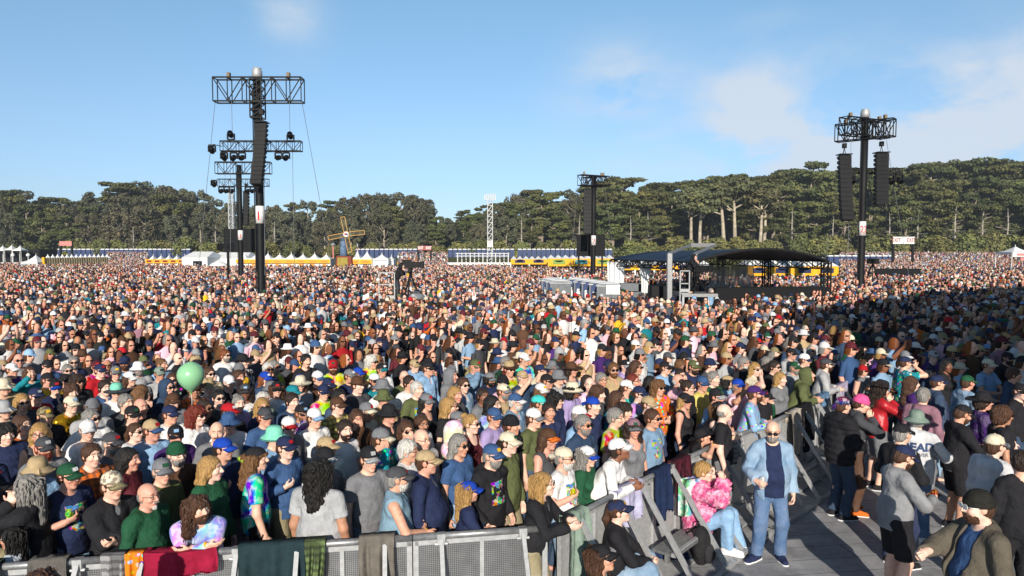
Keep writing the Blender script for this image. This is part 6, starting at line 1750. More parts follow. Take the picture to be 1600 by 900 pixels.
def tv_camera(px, py, d, zdeck, label, yaw, hood=True, cover=None):
    c = P3(px, py, d); o = empty('broadcast_camera', (c.x, d, zdeck), yaw, label=label, cat='camera'); z = c.z - zdeck
    g = Geo(); g.box((-.05, 0, z), (.42, .28, .30)); g.box((-.1, 0, z + .2), (.3, .1, .1)); g.box((-.30, .0, z + .14), (.14, .24, .2)); g.obj('camera_body', 'black_paint', o)
    g = Geo(); g.box((.32, 0, z + .01), (.34, .28, .28)); g.tube([(.48, 0, z), (.62, 0, z)], [.13, .15], 12); g.box((.58, 0, z + .02), (.12, .32, .30)); g.obj('lens_hood', 'black_paint', o)
    g = Geo(); g.lathe([(.08, 0), (.12, .1), (.1, .28)], 10, (0, 0, z - .42)); g.obj('pan_head', 'black_paint', o)
    for q in (.4, 2.5, 4.6): g = Geo(); g.tube([(0, 0, z - .4), (math.cos(q) * .45, math.sin(q) * .45, 0)], [.05, .035], 6); g.obj('tripod_leg', 'black_paint', o)
    g = Geo(); g.tube([(-.1, .1, z - .3), (-.62, .18, z - .45)], .018, 6); g.obj('pan_bar', 'black_paint', o)
    return o
tv_camera(641, 414, 32.2, zd, 'black broadcast camera on tripod aimed right, centre left platform', -.05)
tv_camera(1090, 420, 30.2, zd2, 'black broadcast camera on tripod in front of mixing tent', -.5)
g = Geo(); c = P3(651, 466, 31.9); g.lathe([(.28, 0), (.33, .10), (.26, .24), (.1, .31), (.02, .32)], 12, (c.x, 31.9, zd + .002), 1.25, .8); g.tube([(c.x - .2, 31.8, zd + .3), (c.x, 31.8, zd + .38), (c.x + .2, 31.8, zd + .3)], .015, 5); tag(g.obj('gear_bag', 'toilet_grey', smooth=True), 'soft grey gear bag at the foot of the centre left camera tripod', 'bag')
def staff(px, py, d, z0, row, label, pose_d=None):
    p = parse(row); s_ = p.get('sc', 1.0); rig = rig_of(p['pose'], 0)
    p['x'] = (px - 800) / F * d; p['y'] = d; p['ya'] = R(p.get('yaw', -30)); p['s'] = s_
    b_ = add_person(p); b_.location.z = z0; b_['label'] = label; b_['group'] = 'camera and sound crew'; p['label'] = label; p['staff'] = True
    return b_
POSES['cameraman'] = dict(lean=22, hp=10, l=A_(.38, .12, 1.30, p=(-.4, 1, -.6)), r=A_(.36, -.10, 1.34, p=(-.4, -1, -.6)))
staff(619, 412, 32.1, zd, '0 0 cameraman H:kh hs:br j:bk yaw:-4 L:long:dg:fabric', 'person with khaki hood and black jacket bent over the platform camera')
staff(1076, 412, 30.1, zd2, '0 0 cameraman H:bk hs:br j:bk yaw:-30 L:long:bk:fabric', 'person all in black hood and jacket operating camera by mixing tent')
staff(1111, 440, 31.4, .3, '0 0 A hs:gy t:lb yaw:-40 L:long:dd', 'person in pale blue t-shirt seated level behind mixing tent platform')
staff(1139, 446, 33.3, .3, '0 0 C c:bk hs:br j:ol yaw:-40 L:long:dd', 'person in black cap and olive jacket at the black sound desk')
staff(1154, 446, 33.4, .3, '0 0 B hl:bl t:yl yaw:-60 L:long:bk', 'blonde person in yellow t-shirt at the black sound desk')
staff(1142, 470, 28.4, 0, '0 0 A hs:db h:rb yaw:120 L:long:dd', 'person in royal blue jacket with back turned before the sound desk')
staff(1027, 444, 34.5, .2, '0 0 A hs:db t:bk yaw:150 L:long:dd', 'dark-haired person in black between the white tent curtains')
# portable toilets in mid crowd
def toilet(x, y, rz, label):
    o = empty('portable_toilet', (x, y, 0), rz, label=label, cat='portable toilet', group='grey portable toilets beside the mixing tent')
    if 'toil' not in CACHE:
        b_ = Geo(); b_.box((0, 0, 1.05), (1.12, 1.12, 2.08))
        for q in (-.3, 0, .3): b_.box((q, -.57, 1.1), (.08, .03, 1.7)); b_.box((q, .57, 1.1), (.08, .03, 1.7))
        d_ = Geo(); d_.box((0, -.595, 1.02), (.94, .05, 1.92)); d_.lathe([(.47, 0), (.34, .12), (.01, .17)], 12, (0, -.595, 1.98), 1, .06)
        l_ = Geo(); l_.box((-.22, -.626, 1.45), (.34, .012, .5)); h_ = Geo(); h_.box((.36, -.63, 1.0), (.05, .03, .16))
        r_ = Geo(); r_.sheet(lambda u, v: (-.6 + 1.2 * u, -.6 + 1.2 * v, 2.09 + .16 * math.sin(math.pi * u) ** .6 * math.sin(math.pi * v) ** .6), 8, 8, (0, 0, -.04))
        CACHE['toil'] = (b_.mesh('cabin', 'toilet_grey'), d_.mesh('door', 'toilet_blue'), l_.mesh('door_label', 'white_paint'), h_.mesh('handle', 'black_paint'), r_.mesh('roof', 'white_pvc', True))
    b_, d_, l_, h_, r_ = CACHE['toil']; link('cabin', b_, o); dd = link('door', d_, o); link('door_label', l_, dd); link('handle', h_, dd); link('roof', r_, o); return o
for i in range(5):
    t = i / 4; px = 951 - 50 * t; d = 33.5 + 5.4 * t
    toilet((px - 800) / F * d, d, R(-8) if i else R(172), 'grey portable toilet with blue door, %s beside the mixing tent' % ['nearest and rightmost', 'second from the right', 'middle one', 'second from the left', 'leftmost'][i])
for i in range(3):
    d = 36.5 + 1.3 * i; px = 876 - 7.0 * i; toilet((px - 800) / F * d, d, R(-4) if i else R(176), 'grey portable toilet with white roof, %s of the short left row' % ['front', 'middle', 'rear'][i])
g = Geo(); c = P3(958, 453, 32.8); g.box((c.x, 32.84, c.z), (.62, .02, .42)); g.box((c.x, 32.855, c.z), (.66, .008, .46)); tag(g.obj('notice', 'white_paint'), 'white notice on the end wall of the right toilet row', 'sign')

# ------------------------------------------------------------------ crowd barriers
def barrier(a, b, label, group, solid=False, spread=.78, step=True, wrap=None):
    """a -> b along the rail; the aisle side is on the right hand of a -> b"""
    a, b = Vector((a.x, a.y, 0)), Vector((b.x, b.y, 0)); d = b - a; L = d.length; d.normalize(); n = Vector((d.y, -d.x, 0))
    o = empty('crowd_barrier', a, math.atan2(d.y, d.x), label=label, cat='barrier', group=group)
    # local: x along, -y towards the aisle
    g = Geo(); g.tube([(0, 0, RAIL_Z), (L - .01, 0, RAIL_Z)], .032, 12); g.obj('top_rail', 'steel', o, True)
    g = Geo(); g.box((L / 2, .05, .56), (L - .07, .012, .94)); g.obj('panel', 'perforated' if not solid else 'aluminium', o)
    g = Geo(); g.box((L / 2, .05, .06), (L - .03, .06, .06)); g.box((L / 2, .05, 1.05), (L - .03, .05, .045)); g.box((.025, .05, .54), (.05, .05, 1.06)); g.box((L - .035, .05, .54), (.05, .05, 1.06)); g.box((L / 2, .045, .56), (.04, .05, .98)); g.obj('panel_frame', 'galv', o)
    for x in (L * .2, L * .8):
        g = Geo(); g.bar((x, -.02, RAIL_Z - .03), (x, -spread, .05), .055, .04, up=(1, 0, 0)); g.box((x, -.0, RAIL_Z - .02), (.075, .07, .09)); g.tube([(x - .06, -.02, RAIL_Z - .07), (x + .06, -.02, RAIL_Z - .07)], .014, 8); g.box((x, -spread, .06), (.10, .07, .09)); g.obj('strut', 'galv', o)
    g = Geo(); g.bar((0, -spread, .03), (L - .01, -spread, .03), .055, .055)
    for x in (.03, L - .04): g.bar((x, .05, .03), (x, -spread, .03), .05, .05)
    g.bar((L * .2, -.42, .36), (L * .8, -.42, .36), .04, .04)
    g.obj('base_frame', 'galv', o)
    if step:
        g = Geo(); g.box((L / 2, -.30, .345), (L * .56, .30, .035)); g.box((L / 2, -.16, .17), (.05, .05, .33)); g.obj('step', 'steel', o)
        g = Geo(); g.box((L / 2, -.2, .05), (L * .9, .38, .02)); g.obj('tread_plate', 'aluminium', o)
    return o
fa, fb = RAIL_F; nb = 4
for i in range(nb):
    barrier(fa.lerp(fb, i / nb), fa.lerp(fb, (i + 1) / nb), 'silver perforated crowd barrier in the front row, %s' % ['leftmost, under the plaid cloths', 'under the dark blanket', 'with the grey towel over it', 'rightmost, ending at the corner'][i], 'front barriers', False, .85, False)
pts = []
for a_, b_ in zip(RAIL_D[:-1], RAIL_D[1:]): pts.append((a_, b_))
tot = sum((b_ - a_).length for a_, b_ in pts); nd = 8; cuts = []
def along(t):
    s = t * tot
    for a_, b_ in pts:
        l = (b_ - a_).length
        if s <= l + 1e-6: return a_.lerp(b_, s / l)
        s -= l
    return pts[-1][1]
names = ['nearest, behind the seated black jacket', 'second, draped with lilac cloth', 'third, with navy jacket on the strut', 'fourth, behind the pink coat', 'fifth, right of the pink coat', 'sixth, behind the denim jacket', 'seventh, with beige and black cloth', 'eighth and farthest of the slanting row']
for i in range(nd): barrier(along(i / nd), along((i + 1) / nd), 'grey slanting crowd barrier, %s' % names[i], 'barriers slanting along the aisle', True, .74)
q = along(1.0); barrier(q + Vector((.05, .1, 0)), q + Vector((.05 + .75, .05, 0)), 'short grey barrier facing the camera at the far end of the slanting row', None, True, .5, False)

# ------------------------------------------------------------------ cloths, bags and small things
def drape(t0, t1, line, front, back, mat, colr, label, cat, seed, swag=0.0, flare=1.0):
    """a cloth hung over the rail between two parameters of a rail line; the long side falls to the aisle"""
    r = random.Random(seed); ph = [r.uniform(0, 6.28) for _ in range(4)]; tot_ = front + back
    def p(u, v):
        c = line(t0 + (t1 - t0) * u); c2 = line(min(t0 + (t1 - t0) * u + .01, 1.0)); c1 = line(max(t0 + (t1 - t0) * u - .01, 0)); d = (c2 - c1); d.z = 0; d.normalize(); n = Vector((d.y, -d.x, 0))
        s = (v - back / tot_) * tot_
        rip = (.022 * math.sin(u * 13 + ph[0]) + .014 * math.sin(u * 27 + ph[1] + v * 2)) * min(1, abs(s) * 4)
        fl = (u - .5) * (flare - 1) * abs(s) * .5
        q = Vector((c.x, c.y, RAIL_Z)) + d * (fl + .02 * math.sin(v * 5 + ph[2]) * v)
        lob = 1 + .10 * math.sin(u * 5 + ph[3])
        if s >= 0: return tuple(q + n * (.05 + rip + .10 * min(1, s * 2) ** .7 * .4 + swag * math.sin(math.pi * u)) + Vector((0, 0, .045 - max(0, s * lob - .03))))
        return tuple(q - n * (.05 + rip * .5) + Vector((0, 0, .045 - max(0, -s - .03))))
    g = Geo(); g.sheet(p, 30, 26, (0, 0, .012)); o = g.obj(cat.replace(' ', '_'), mat, None, True); o.color = (*colr, 1); tag(o, label, cat); return o
LF = lambda t: RAIL_F[0].lerp(RAIL_F[1], t)
def tf(px): return (rail_pt(px, 850).x - RAIL_F[0].x) / (RAIL_F[1].x - RAIL_F[0].x)
drape(tf(382), tf(478), LF, .62, .25, 'fabric', hexc('22343a'), 'dark blue-green blanket hung over the front barrier', 'blanket', 1)
drape(tf(476), tf(508), LF, .6, .2, 'plaid', hexc('5f7048'), 'green and brown patchwork end of blanket on front barrier', 'blanket', 2)
drape(tf(560), tf(614), LF, .62, .3, 'fabric', hexc('67625c'), 'grey-brown towel hung over the front barrier', 'towel', 3)
drape(tf(100), tf(150), LF, .4, .3, 'fabric', hexc('5b5855'), 'crumpled grey jacket on the front barrier at left', 'jacket', 4)
drape(tf(192), tf(228), LF, .5, .2, 'plaid', hexc('8f8f92'), 'grey plaid shirt on the front barrier left of the red cloth', 'shirt', 5)
drape(tf(226), tf(252), LF, .42, .2, 'floral', hexc('d27a1c'), 'orange and black printed cloth on the front barrier', 'cloth', 6)
drape(tf(250), tf(352), LF, .24, .15, 'fabric', hexc('8f1836'), 'crimson cloth under the curly-haired person leaning on barrier', 'cloth', 7, .05)
drape(tf(36), tf(60), LF, .3, .2, 'fabric', hexc('33453a'), 'dark green cloth on the front barrier at far left', 'cloth', 15)
td = lambda px: max(0.0, min(1.0, min(((abs(800 + along(i / 200).x * F / along(i / 200).y - px)), i / 200) for i in range(201))[1]))
drape(td(884), td(914), along, .82, .2, 'fabric', COL['sg'], 'sage green shirt with round badge hung at the barrier corner', 'shirt', 8, 0, 1.2)
drape(td(960), td(1000), along, .42, .2, 'fabric', hexc('a9a8c4'), 'pale lilac cloth over the slanting barrier', 'cloth', 9)
drape(td(1020), td(1046), along, .62, .2, 'fabric', hexc('1d2a48'), 'navy jacket hung on the slanting barrier', 'jacket', 10)
drape(td(1052), td(1078), along, .46, .2, 'fabric', hexc('471a26'), 'maroon jacket hung on the slanting barrier', 'jacket', 11)
drape(td(1140), td(1160), along, .40, .1, 'plaid', hexc('b9b9be'), 'black and white bandana tied on the slanting barrier', 'bandana', 12)
drape(td(1236), td(1252), along, .7, .2, 'fabric', hexc('b0a89c'), 'beige cloth on the slanting barrier left of the black one', 'cloth', 13)
drape(td(1251), td(1268), along, .75, .2, 'fabric', hexc('1b1c20'), 'black cloth on the slanting barrier beside the beige one', 'cloth', 14)
drape(td(1282), td(1296), along, .25, .2, 'fabric', hexc('5f7f9e'), 'light blue cloth tied near the far end of barrier', 'cloth', 16)
drape(td(1306), td(1328), along, .55, .2, 'fabric', hexc('a9a0bc'), 'pale lavender jacket over the far end of barrier', 'jacket', 17)
def backpack(loc, rz, colr, label, s=1.0):
    o = empty('backpack', loc, rz, label=label, cat='backpack'); o.scale = (s, s, s)
    f = S(); f.add(ell((0, 0, .22), (.11, .15, .24)), .02); f.cut(lambda P: -P[:, 2]); V, Q = surface(wrinkle(f, .006, 4, 25), (-.2, -.22, -.05), (.2, .22, .5), .015); b_ = link('body', mesh_np('bag_body', V, Q, ['fabric']), o, color=colr)
    f = S(); f.add(ell((.1, 0, .15), (.06, .11, .12)), .02); V, Q = surface(wrinkle(f, .004, 5, 25), (-.1, -.2, -.02), (.25, .2, .35), .014); link('pocket', mesh_np('pocket', V, Q, ['fabric']), o, color=tuple(c * 1.5 for c in colr))
    for q in (-.07, .07): g = Geo(); g.tube([(-.08, q, .42), (-.16, q, .36), (-.17, q, .2), (-.1, q, .06)], .016, 6); g.obj('strap', 'strap_black', o)
    g = Geo(); g.tube([(-.05, -.04, .45), (-.05, -.03, .5), (-.05, .03, .5), (-.05, .04, .45)], .01, 6); g.obj('handle', 'strap_black', o)
    return o
backpack(at_z(1096, 880, .02) , -.7, (.02, .02, .022), 'black backpack on the floor beneath the pink coat')
backpack(at_z(1290, 705, .02), -.3, (.06, .03, .02), 'dark bag with orange pocket on floor at far barriers')
g = Geo()
c = at_z(1050, 868, .02); f = S(); f.add(ell((0, 0, .05), (.30, .22, .12)), .02); f.add(ell((.18, .1, .06), (.16, .14, .10)), .05); f.cut(lambda P: -P[:, 2])
V, Q = surface(wrinkle(f, .018, 9, 17), (-.42, -.35, -.05), (.42, .35, .3), .016); o = link('jacket', mesh_np('jacket_heap', V, Q, ['fabric']), None, c, hexc('1e2b48')); tag(o, 'navy jacket heaped on the floor beside the seated black jacket', 'jacket')
# tie-dyed bag hanging from the rail
c = along(td(1058)); g = Geo(); n = Vector((.75, -.65, 0)); g.sheet(lambda u, v: (c.x + n.x * .16 + (u - .5) * .22, c.y + n.y * .16 + (u - .5) * .1, .98 - .46 * v + .0), 6, 10, n * .09); o = g.obj('cloth_bag', 'tiedye_pale', None, True); o.color = (*hexc('6fb79a'), 1); tag(o, 'pale green tie-dyed cloth bag hanging behind the pink coat', 'bag')
g = Geo(); g.tube([(c.x + n.x * .16 - .06, c.y + n.y * .16, .97), (c.x + n.x * .1, c.y + n.y * .1, RAIL_Z + .02), (c.x + n.x * .16 + .06, c.y + n.y * .16, .97)], .008, 5); s_ = g.obj('strap', 'strap_black', o)
# green balloon
c = P3(298, 588, 9.6); rb = 21.5 * 9.6 / F
o = empty('balloon', c, label='pale green balloon floating above the crowd at left', cat='balloon')
g = Geo(); g.lathe([(.012, -1.22 * rb), (.10 * rb, -1.14 * rb), (.42 * rb, -.90 * rb), (.78 * rb, -.52 * rb), (.97 * rb, -.05 * rb), (.94 * rb, .36 * rb), (.74 * rb, .72 * rb), (.42 * rb, .97 * rb), (.1 * rb, 1.08 * rb), (.004, 1.09 * rb)], 32); bo = g.obj('balloon_skin', 'balloon', o, True)
m = bo.modifiers.new('smooth', 'SUBSURF'); m.levels = m.render_levels = 1
g = Geo(); g.lathe([(.02, -1.30 * rb), (.014, -1.24 * rb), (.022, -1.20 * rb)], 10); g.obj('knot', 'leaf_print', o); g = Geo(); g.tube([(0, 0, -1.28 * rb), (.01, .0, -1.9 * rb), (-.02, .02, -2.8 * rb)], .004, 5); g.obj('ribbon', 'white_paint', o)

# ------------------------------------------------------------------ the near people
for p in allp: add_person(p)
def decal(me, tgt, Mloc, off=.004):
    """press flat lettering onto a garment: me lies in the YZ plane at x=far, pushed along +x or -x"""
    from mathutils.bvhtree import BVHTree
    bm_ = tgt.data; bvh = BVHTree.FromPolygons([v.co for v in bm_.vertices], [tuple(p_.vertices) for p_ in bm_.polygons])
    for v in me.vertices:
        q = Mloc @ v.co; hit = bvh.ray_cast(Vector((-1, q.y, q.z)), Vector((1, 0, 0)))
        v.co = Vector((hit[0].x - off - v.co.z, q.y, q.z)) if hit[0] else Vector((-.14, q.y, q.z))
def back_text(p, s, size, z, colm, y0=0.0, bold=.002):
    me = text_mesh(s, size, 'lettering', .0015, bold)
    import bmesh
    bm = bmesh.new(); bm.from_mesh(me); bmesh.ops.subdivide_edges(bm, edges=[e for e in bm.edges if e.calc_length() > .03], cuts=3); bm.to_mesh(me); bm.free()
    decal(me, p['topo'], Matrix(((0, 0, 0, -.3), (-1, 0, 0, y0), (0, 1, 0, z), (0, 0, 0, 1))))
    me.materials.clear(); me.materials.append(M[colm]); link('lettering', me, p['topo'])
for p in allp:
    if p.get('hat', ('', ''))[0:2] == ('bucket', 'sg') and p.get('hero'):
        back_text(p, 'DEAD', .145, 1.30, 'blue_paint', 0, .006); back_text(p, 'FOREVER', .062, 1.205, 'toilet_grey')
# yellow wristbands, a phone and details held by the people in the aisle
def world_of(p, v): return Matrix.Translation((p['x'], p['y'], 0)) @ Matrix.Rotation(p['ya'], 4, 'Z') @ Matrix.Scale(p['s'], 4) @ Vector([float(q) for q in v])
for p in allp:
    if not p.get('hero'): continue
    rg = p['rig']
    if p['pose'] in ('phone', 'hr_grip', 'hr_can') or p.get('rail'):
        a = rg.arm['r']; c = a['wr'] - a['f'] * .015; g = Geo(); f = Vector(a['f'])
        g.tube([Vector(c) - f * .009, Vector(c) + f * .009], [.0365, .0365], 14); g.obj('wristband', 'yellow_banner', p['obj'], True)
    if p['pose'] == 'phone':
        a = rg.arm['l']; c = world_of(p, a['wr'] + a['f'] * .085 + a['n'] * .03); g = Geo(); g.box((0, 0, 0), (.15, .075, .010)); o = g.obj('phone', 'lens', None, loc=c); o.rotation_euler = (0, -.5, p['ya']); tag(o, 'dark phone held by the person in %s' % ('grey hoodie and black shorts' if p['top'][1] == 'mg' else 'black cap and black jacket'), 'phone')
    if p['pose'] == 'denim':
        a = rg.arm['l']; f = Vector(a['f']); c = Vector(a['wr']) - f * .02; g = Geo(); g.tube([c - f * .012, c + f * .012], .036, 14); g.obj('watch', 'steel', p['obj'], True)
for o, p in CANS:
    pass
# ------------------------------------------------------------------ the far crowd: one mass of many small figures
class LP:
    def __init__(s): s.v, s.q, s.r = [], [], []
    def loft(s, rings, n, reg, closed=True):
        """rings: (cx, cy, cz, rx, ry)"""
        o = len(s.v)
        for cx, cy, cz, rx, ry in rings:
            for k in range(n):
                a = 2 * math.pi * (k + .5) / n; s.v.append((cx + rx * math.cos(a), cy + ry * math.sin(a), cz))
        for i in range(len(rings) - 1):
            for k in range(n):
                rg = reg[i] if isinstance(reg, (list, tuple)) else reg
                if callable(rg): rg = rg(2 * math.pi * (k + 1.0) / n)
                s.q.append((o + i * n + k, o + i * n + (k + 1) % n, o + (i + 1) * n + (k + 1) % n, o + (i + 1) * n + k)); s.r.append(rg)
    def limb(s, pts, rad, n, regs):
        o = len(s.v)
        for i, p in enumerate(pts):
            p = np.array(p); t = nrm(np.array(pts[min(i + 1, len(pts) - 1)]) - np.array(pts[max(i - 1, 0)])); a = nrm(np.cross(t, (.3, 1, .2))); b = np.cross(t, a)
            for k in range(n): w = 2 * math.pi * k / n; s.v.append(tuple(p + (a * math.cos(w) + b * math.sin(w)) * rad[i]))
        for i in range(len(pts) - 1):
            for k in range(n): s.q.append((o + i * n + k, o + (i + 1) * n + k, o + (i + 1) * n + (k + 1) % n, o + i * n + (k + 1) % n)); s.r.append(regs[i])
    def quad(s, a, b, c, d, reg):
        o = len(s.v); s.v += [a, b, c, d]; s.q.append((o, o + 1, o + 2, o + 3)); s.r.append(reg)
def figure(lv, hat, hair, pose, fem):
    s = LP(); n = {0: 10, 1: 7, 2: 5}[lv]; hx = .015
    w = .9 if fem else 1.0
    # trunk and legs
    tr = [(0, 0, .84, .115, .17 * w), (.0, 0, .98, .118, .165 * w), (.01, 0, 1.12, .112, .145 * w), (.01, 0, 1.28, .12, .175 * w), (0, 0, 1.40, .095, .20 * w), (-.01, 0, 1.47, .06, .10), (-.005, 0, 1.50, .052, .056)]
    if lv == 1: tr = [tr[0], tr[2], tr[4], tr[6]]
    if lv == 2: tr = [tr[0], tr[4], tr[6]]
    s.loft(tr, n, 1)
    s.loft([(0, 0, 0, .09, .15), (0, 0, .5, .09, .15), (0, 0, .88, .11, .165)] if lv else [(0, .09, 0, .05, .05), (0, .09, .5, .062, .062), (0, .085, .90, .10, .085)], n if lv else 7, 2)
    if lv == 0: s.loft([(0, -.09, 0, .05, .05), (0, -.09, .5, .062, .062), (0, -.085, .90, .10, .085)], 7, 2)
    s.loft([(-.01, 0, 1.46, .055, .055), (0, 0, 1.56, .05, .05)], n, 0)
    # head with a band of dark glasses at the front
    z0 = 1.625
    gl = lambda a: 5 if (a < .95 or a > 2 * math.pi - .95) else 0
    m = {0: [-.118, -.09, -.045, -.005, .028, .07, .1, .115], 1: [-.115, -.06, -.005, .03, .08, .115], 2: [-.11, -.01, .03, .11]}[lv]
    rr = lambda z: math.sqrt(max(0.02, 1 - (z / .122) ** 2))
    rings = [(hx + .01 * (z < -.05), 0, z0 + z, .097 * rr(z), .077 * rr(z)) for z in m]
    gi = {0: 3, 1: 2, 2: 1}[lv]
    s.loft(rings, n, [(gl if i == gi else 0) for i in range(len(m) - 1)])
    if lv == 0: s.limb([(.10, 0, 1.64), (.135, 0, 1.605), (.10, 0, 1.595)], [.008, .017, .012], 5, [0, 0])
    # hair
    if hair != 'bald':
        hz = [(-.09 if hair == 'short' else -.30), -.01, .05, .10, .127]
        L = [(hx - .05 if z < -.05 else hx - .022, 0, z0 + z, (.098 * rr(max(z, -.06)) + .008), .077 * rr(max(z, -.06)) + .012) for z in hz]
        if hair == 'long': L[0] = (-.06, 0, z0 - .28, .075, .11)
        if lv == 2: L = [L[0], L[1], L[4]]
        o = len(s.q); s.loft(L, n, 3)
        keep = [i for i in range(o, len(s.q)) if not (np.mean([s.v[j][0] for j in s.q[i]]) > (.035 if np.mean([s.v[j][2] for j in s.q[i]]) < z0 + .055 else .2))]
        s.q = s.q[:o] + [s.q[i] for i in keep]; s.r = s.r[:o] + [s.r[i] for i in keep]
        if hair == 'long' and lv < 2: s.limb([(-.05, 0, z0), (-.12, 0, z0 - .16), (-.13, 0, z0 - .34)], [.09, .085, .05], 6, [3, 3])
    if hat in ('cap', 'bucket', 'cap_back'):
        hh = [(0, 1.0), (.05, .93), (.09, .68), (.115, .2)] if lv < 2 else [(0, 1.0), (.09, .7)]
        if hat == 'bucket' or lv == 2: hh = [(0, 1.02), (.07, .92), (.095, .75), (.10, .1)] if lv < 2 else [(0, 1.02), (.095, .7)]
        s.loft([(hx - .012, 0, z0 + .035 + z, .11 * q, .09 * q) for z, q in hh], n, 4)
        top = hh[-1]; k = top[1]; zt = z0 + .035 + top[0]
        s.quad((hx - .012 + .1 * k, .06 * k, zt), (hx - .012 - .1 * k, .06 * k, zt), (hx - .012 - .1 * k, -.06 * k, zt), (hx - .012 + .1 * k, -.06 * k, zt), 4)
        if hat == 'bucket': s.loft([(hx - .012, 0, z0 + .04, .108, .09), (hx - .012, 0, z0 + .015, .175, .155)], n, 4); s.loft([(hx - .012, 0, z0 + .014, .175, .155), (hx - .012, 0, z0 + .036, .108, .09)], n, 6)
        else:
            sg = 1 if hat == 'cap' else -1; x0 = hx - .012
            s.quad((x0 + sg * .095, .07, z0 + .045), (x0 + sg * .185, .045, z0 + .018), (x0 + sg * .185, -.045, z0 + .018), (x0 + sg * .095, -.07, z0 + .045), 6)
            if lv == 0: s.quad((x0 + sg * .095, -.07, z0 + .041), (x0 + sg * .185, -.045, z0 + .014), (x0 + sg * .185, .045, z0 + .014), (x0 + sg * .095, .07, z0 + .041), 6)
    # arms
    if lv < 2:
        na = 6 if lv == 0 else 4; sh = .185 * w
        for sg in (1, -1):
            P_ = {'down': [(0, sg * sh, 1.41), (-.03, sg * (sh + .05), 1.14), (.05, sg * (sh + .05), .88), (.07, sg * (sh + .04), .76)], 'front': [(0, sg * sh, 1.41), (-.03, sg * (sh + .06), 1.15), (.2, sg * .10, 1.12), (.27, sg * .03, 1.15)],
                  'face': [(0, sg * sh, 1.41), (.03, sg * (sh + .07), 1.16), (.17, sg * .06, 1.45), (.16, sg * .02, 1.56)] if sg < 0 else [(0, sg * sh, 1.41), (-.03, sg * (sh + .05), 1.14), (.05, sg * (sh + .05), .88), (.07, sg * (sh + .04), .76)],
                  'up': [(0, sg * sh, 1.41), (.10, sg * (sh + .04), 1.36), (.26, sg * .10, 1.62), (.27, sg * .07, 1.74)]}[pose]
            s.limb(P_, [.068, .052, .038, .03] if lv == 0 else [.07, .055, .045, .035], na, ['A', 'B', 0])
    return s
SK_P = np.array([SKIN[i] for i in (0, 0, 1, 1, 2, 3, 3, 3, 6, 6, 4, 5, 7)]) * np.array([1.05, .96, .94])
HR_P = np.array([HAIRC[k] for k in 'db db br br br bk lb bl gy gy og og'.split()])
HT_P = np.array([COL[k] for k in 'bk bk bk bk nv nv nv dg dg gy gy lg wt wt wt cr cr tn tn bl lb bk nv mr gn ol kh rd br'.split()])
TP_P = np.array([COL[k] for k in 'bk bk bk bk bk bk bk dg dg dg dg nv nv nv mr br gy gy gy lg lg lg wt wt wt wt wt wt hw hw cr cr lb lb lp bl dd de dd bl mr rd og ol gn ch br br tn mv pu lp tl yl'.split()])
PT_P = np.array([COL[k] for k in 'dd dd de nv bk bk kh gy'.split()])
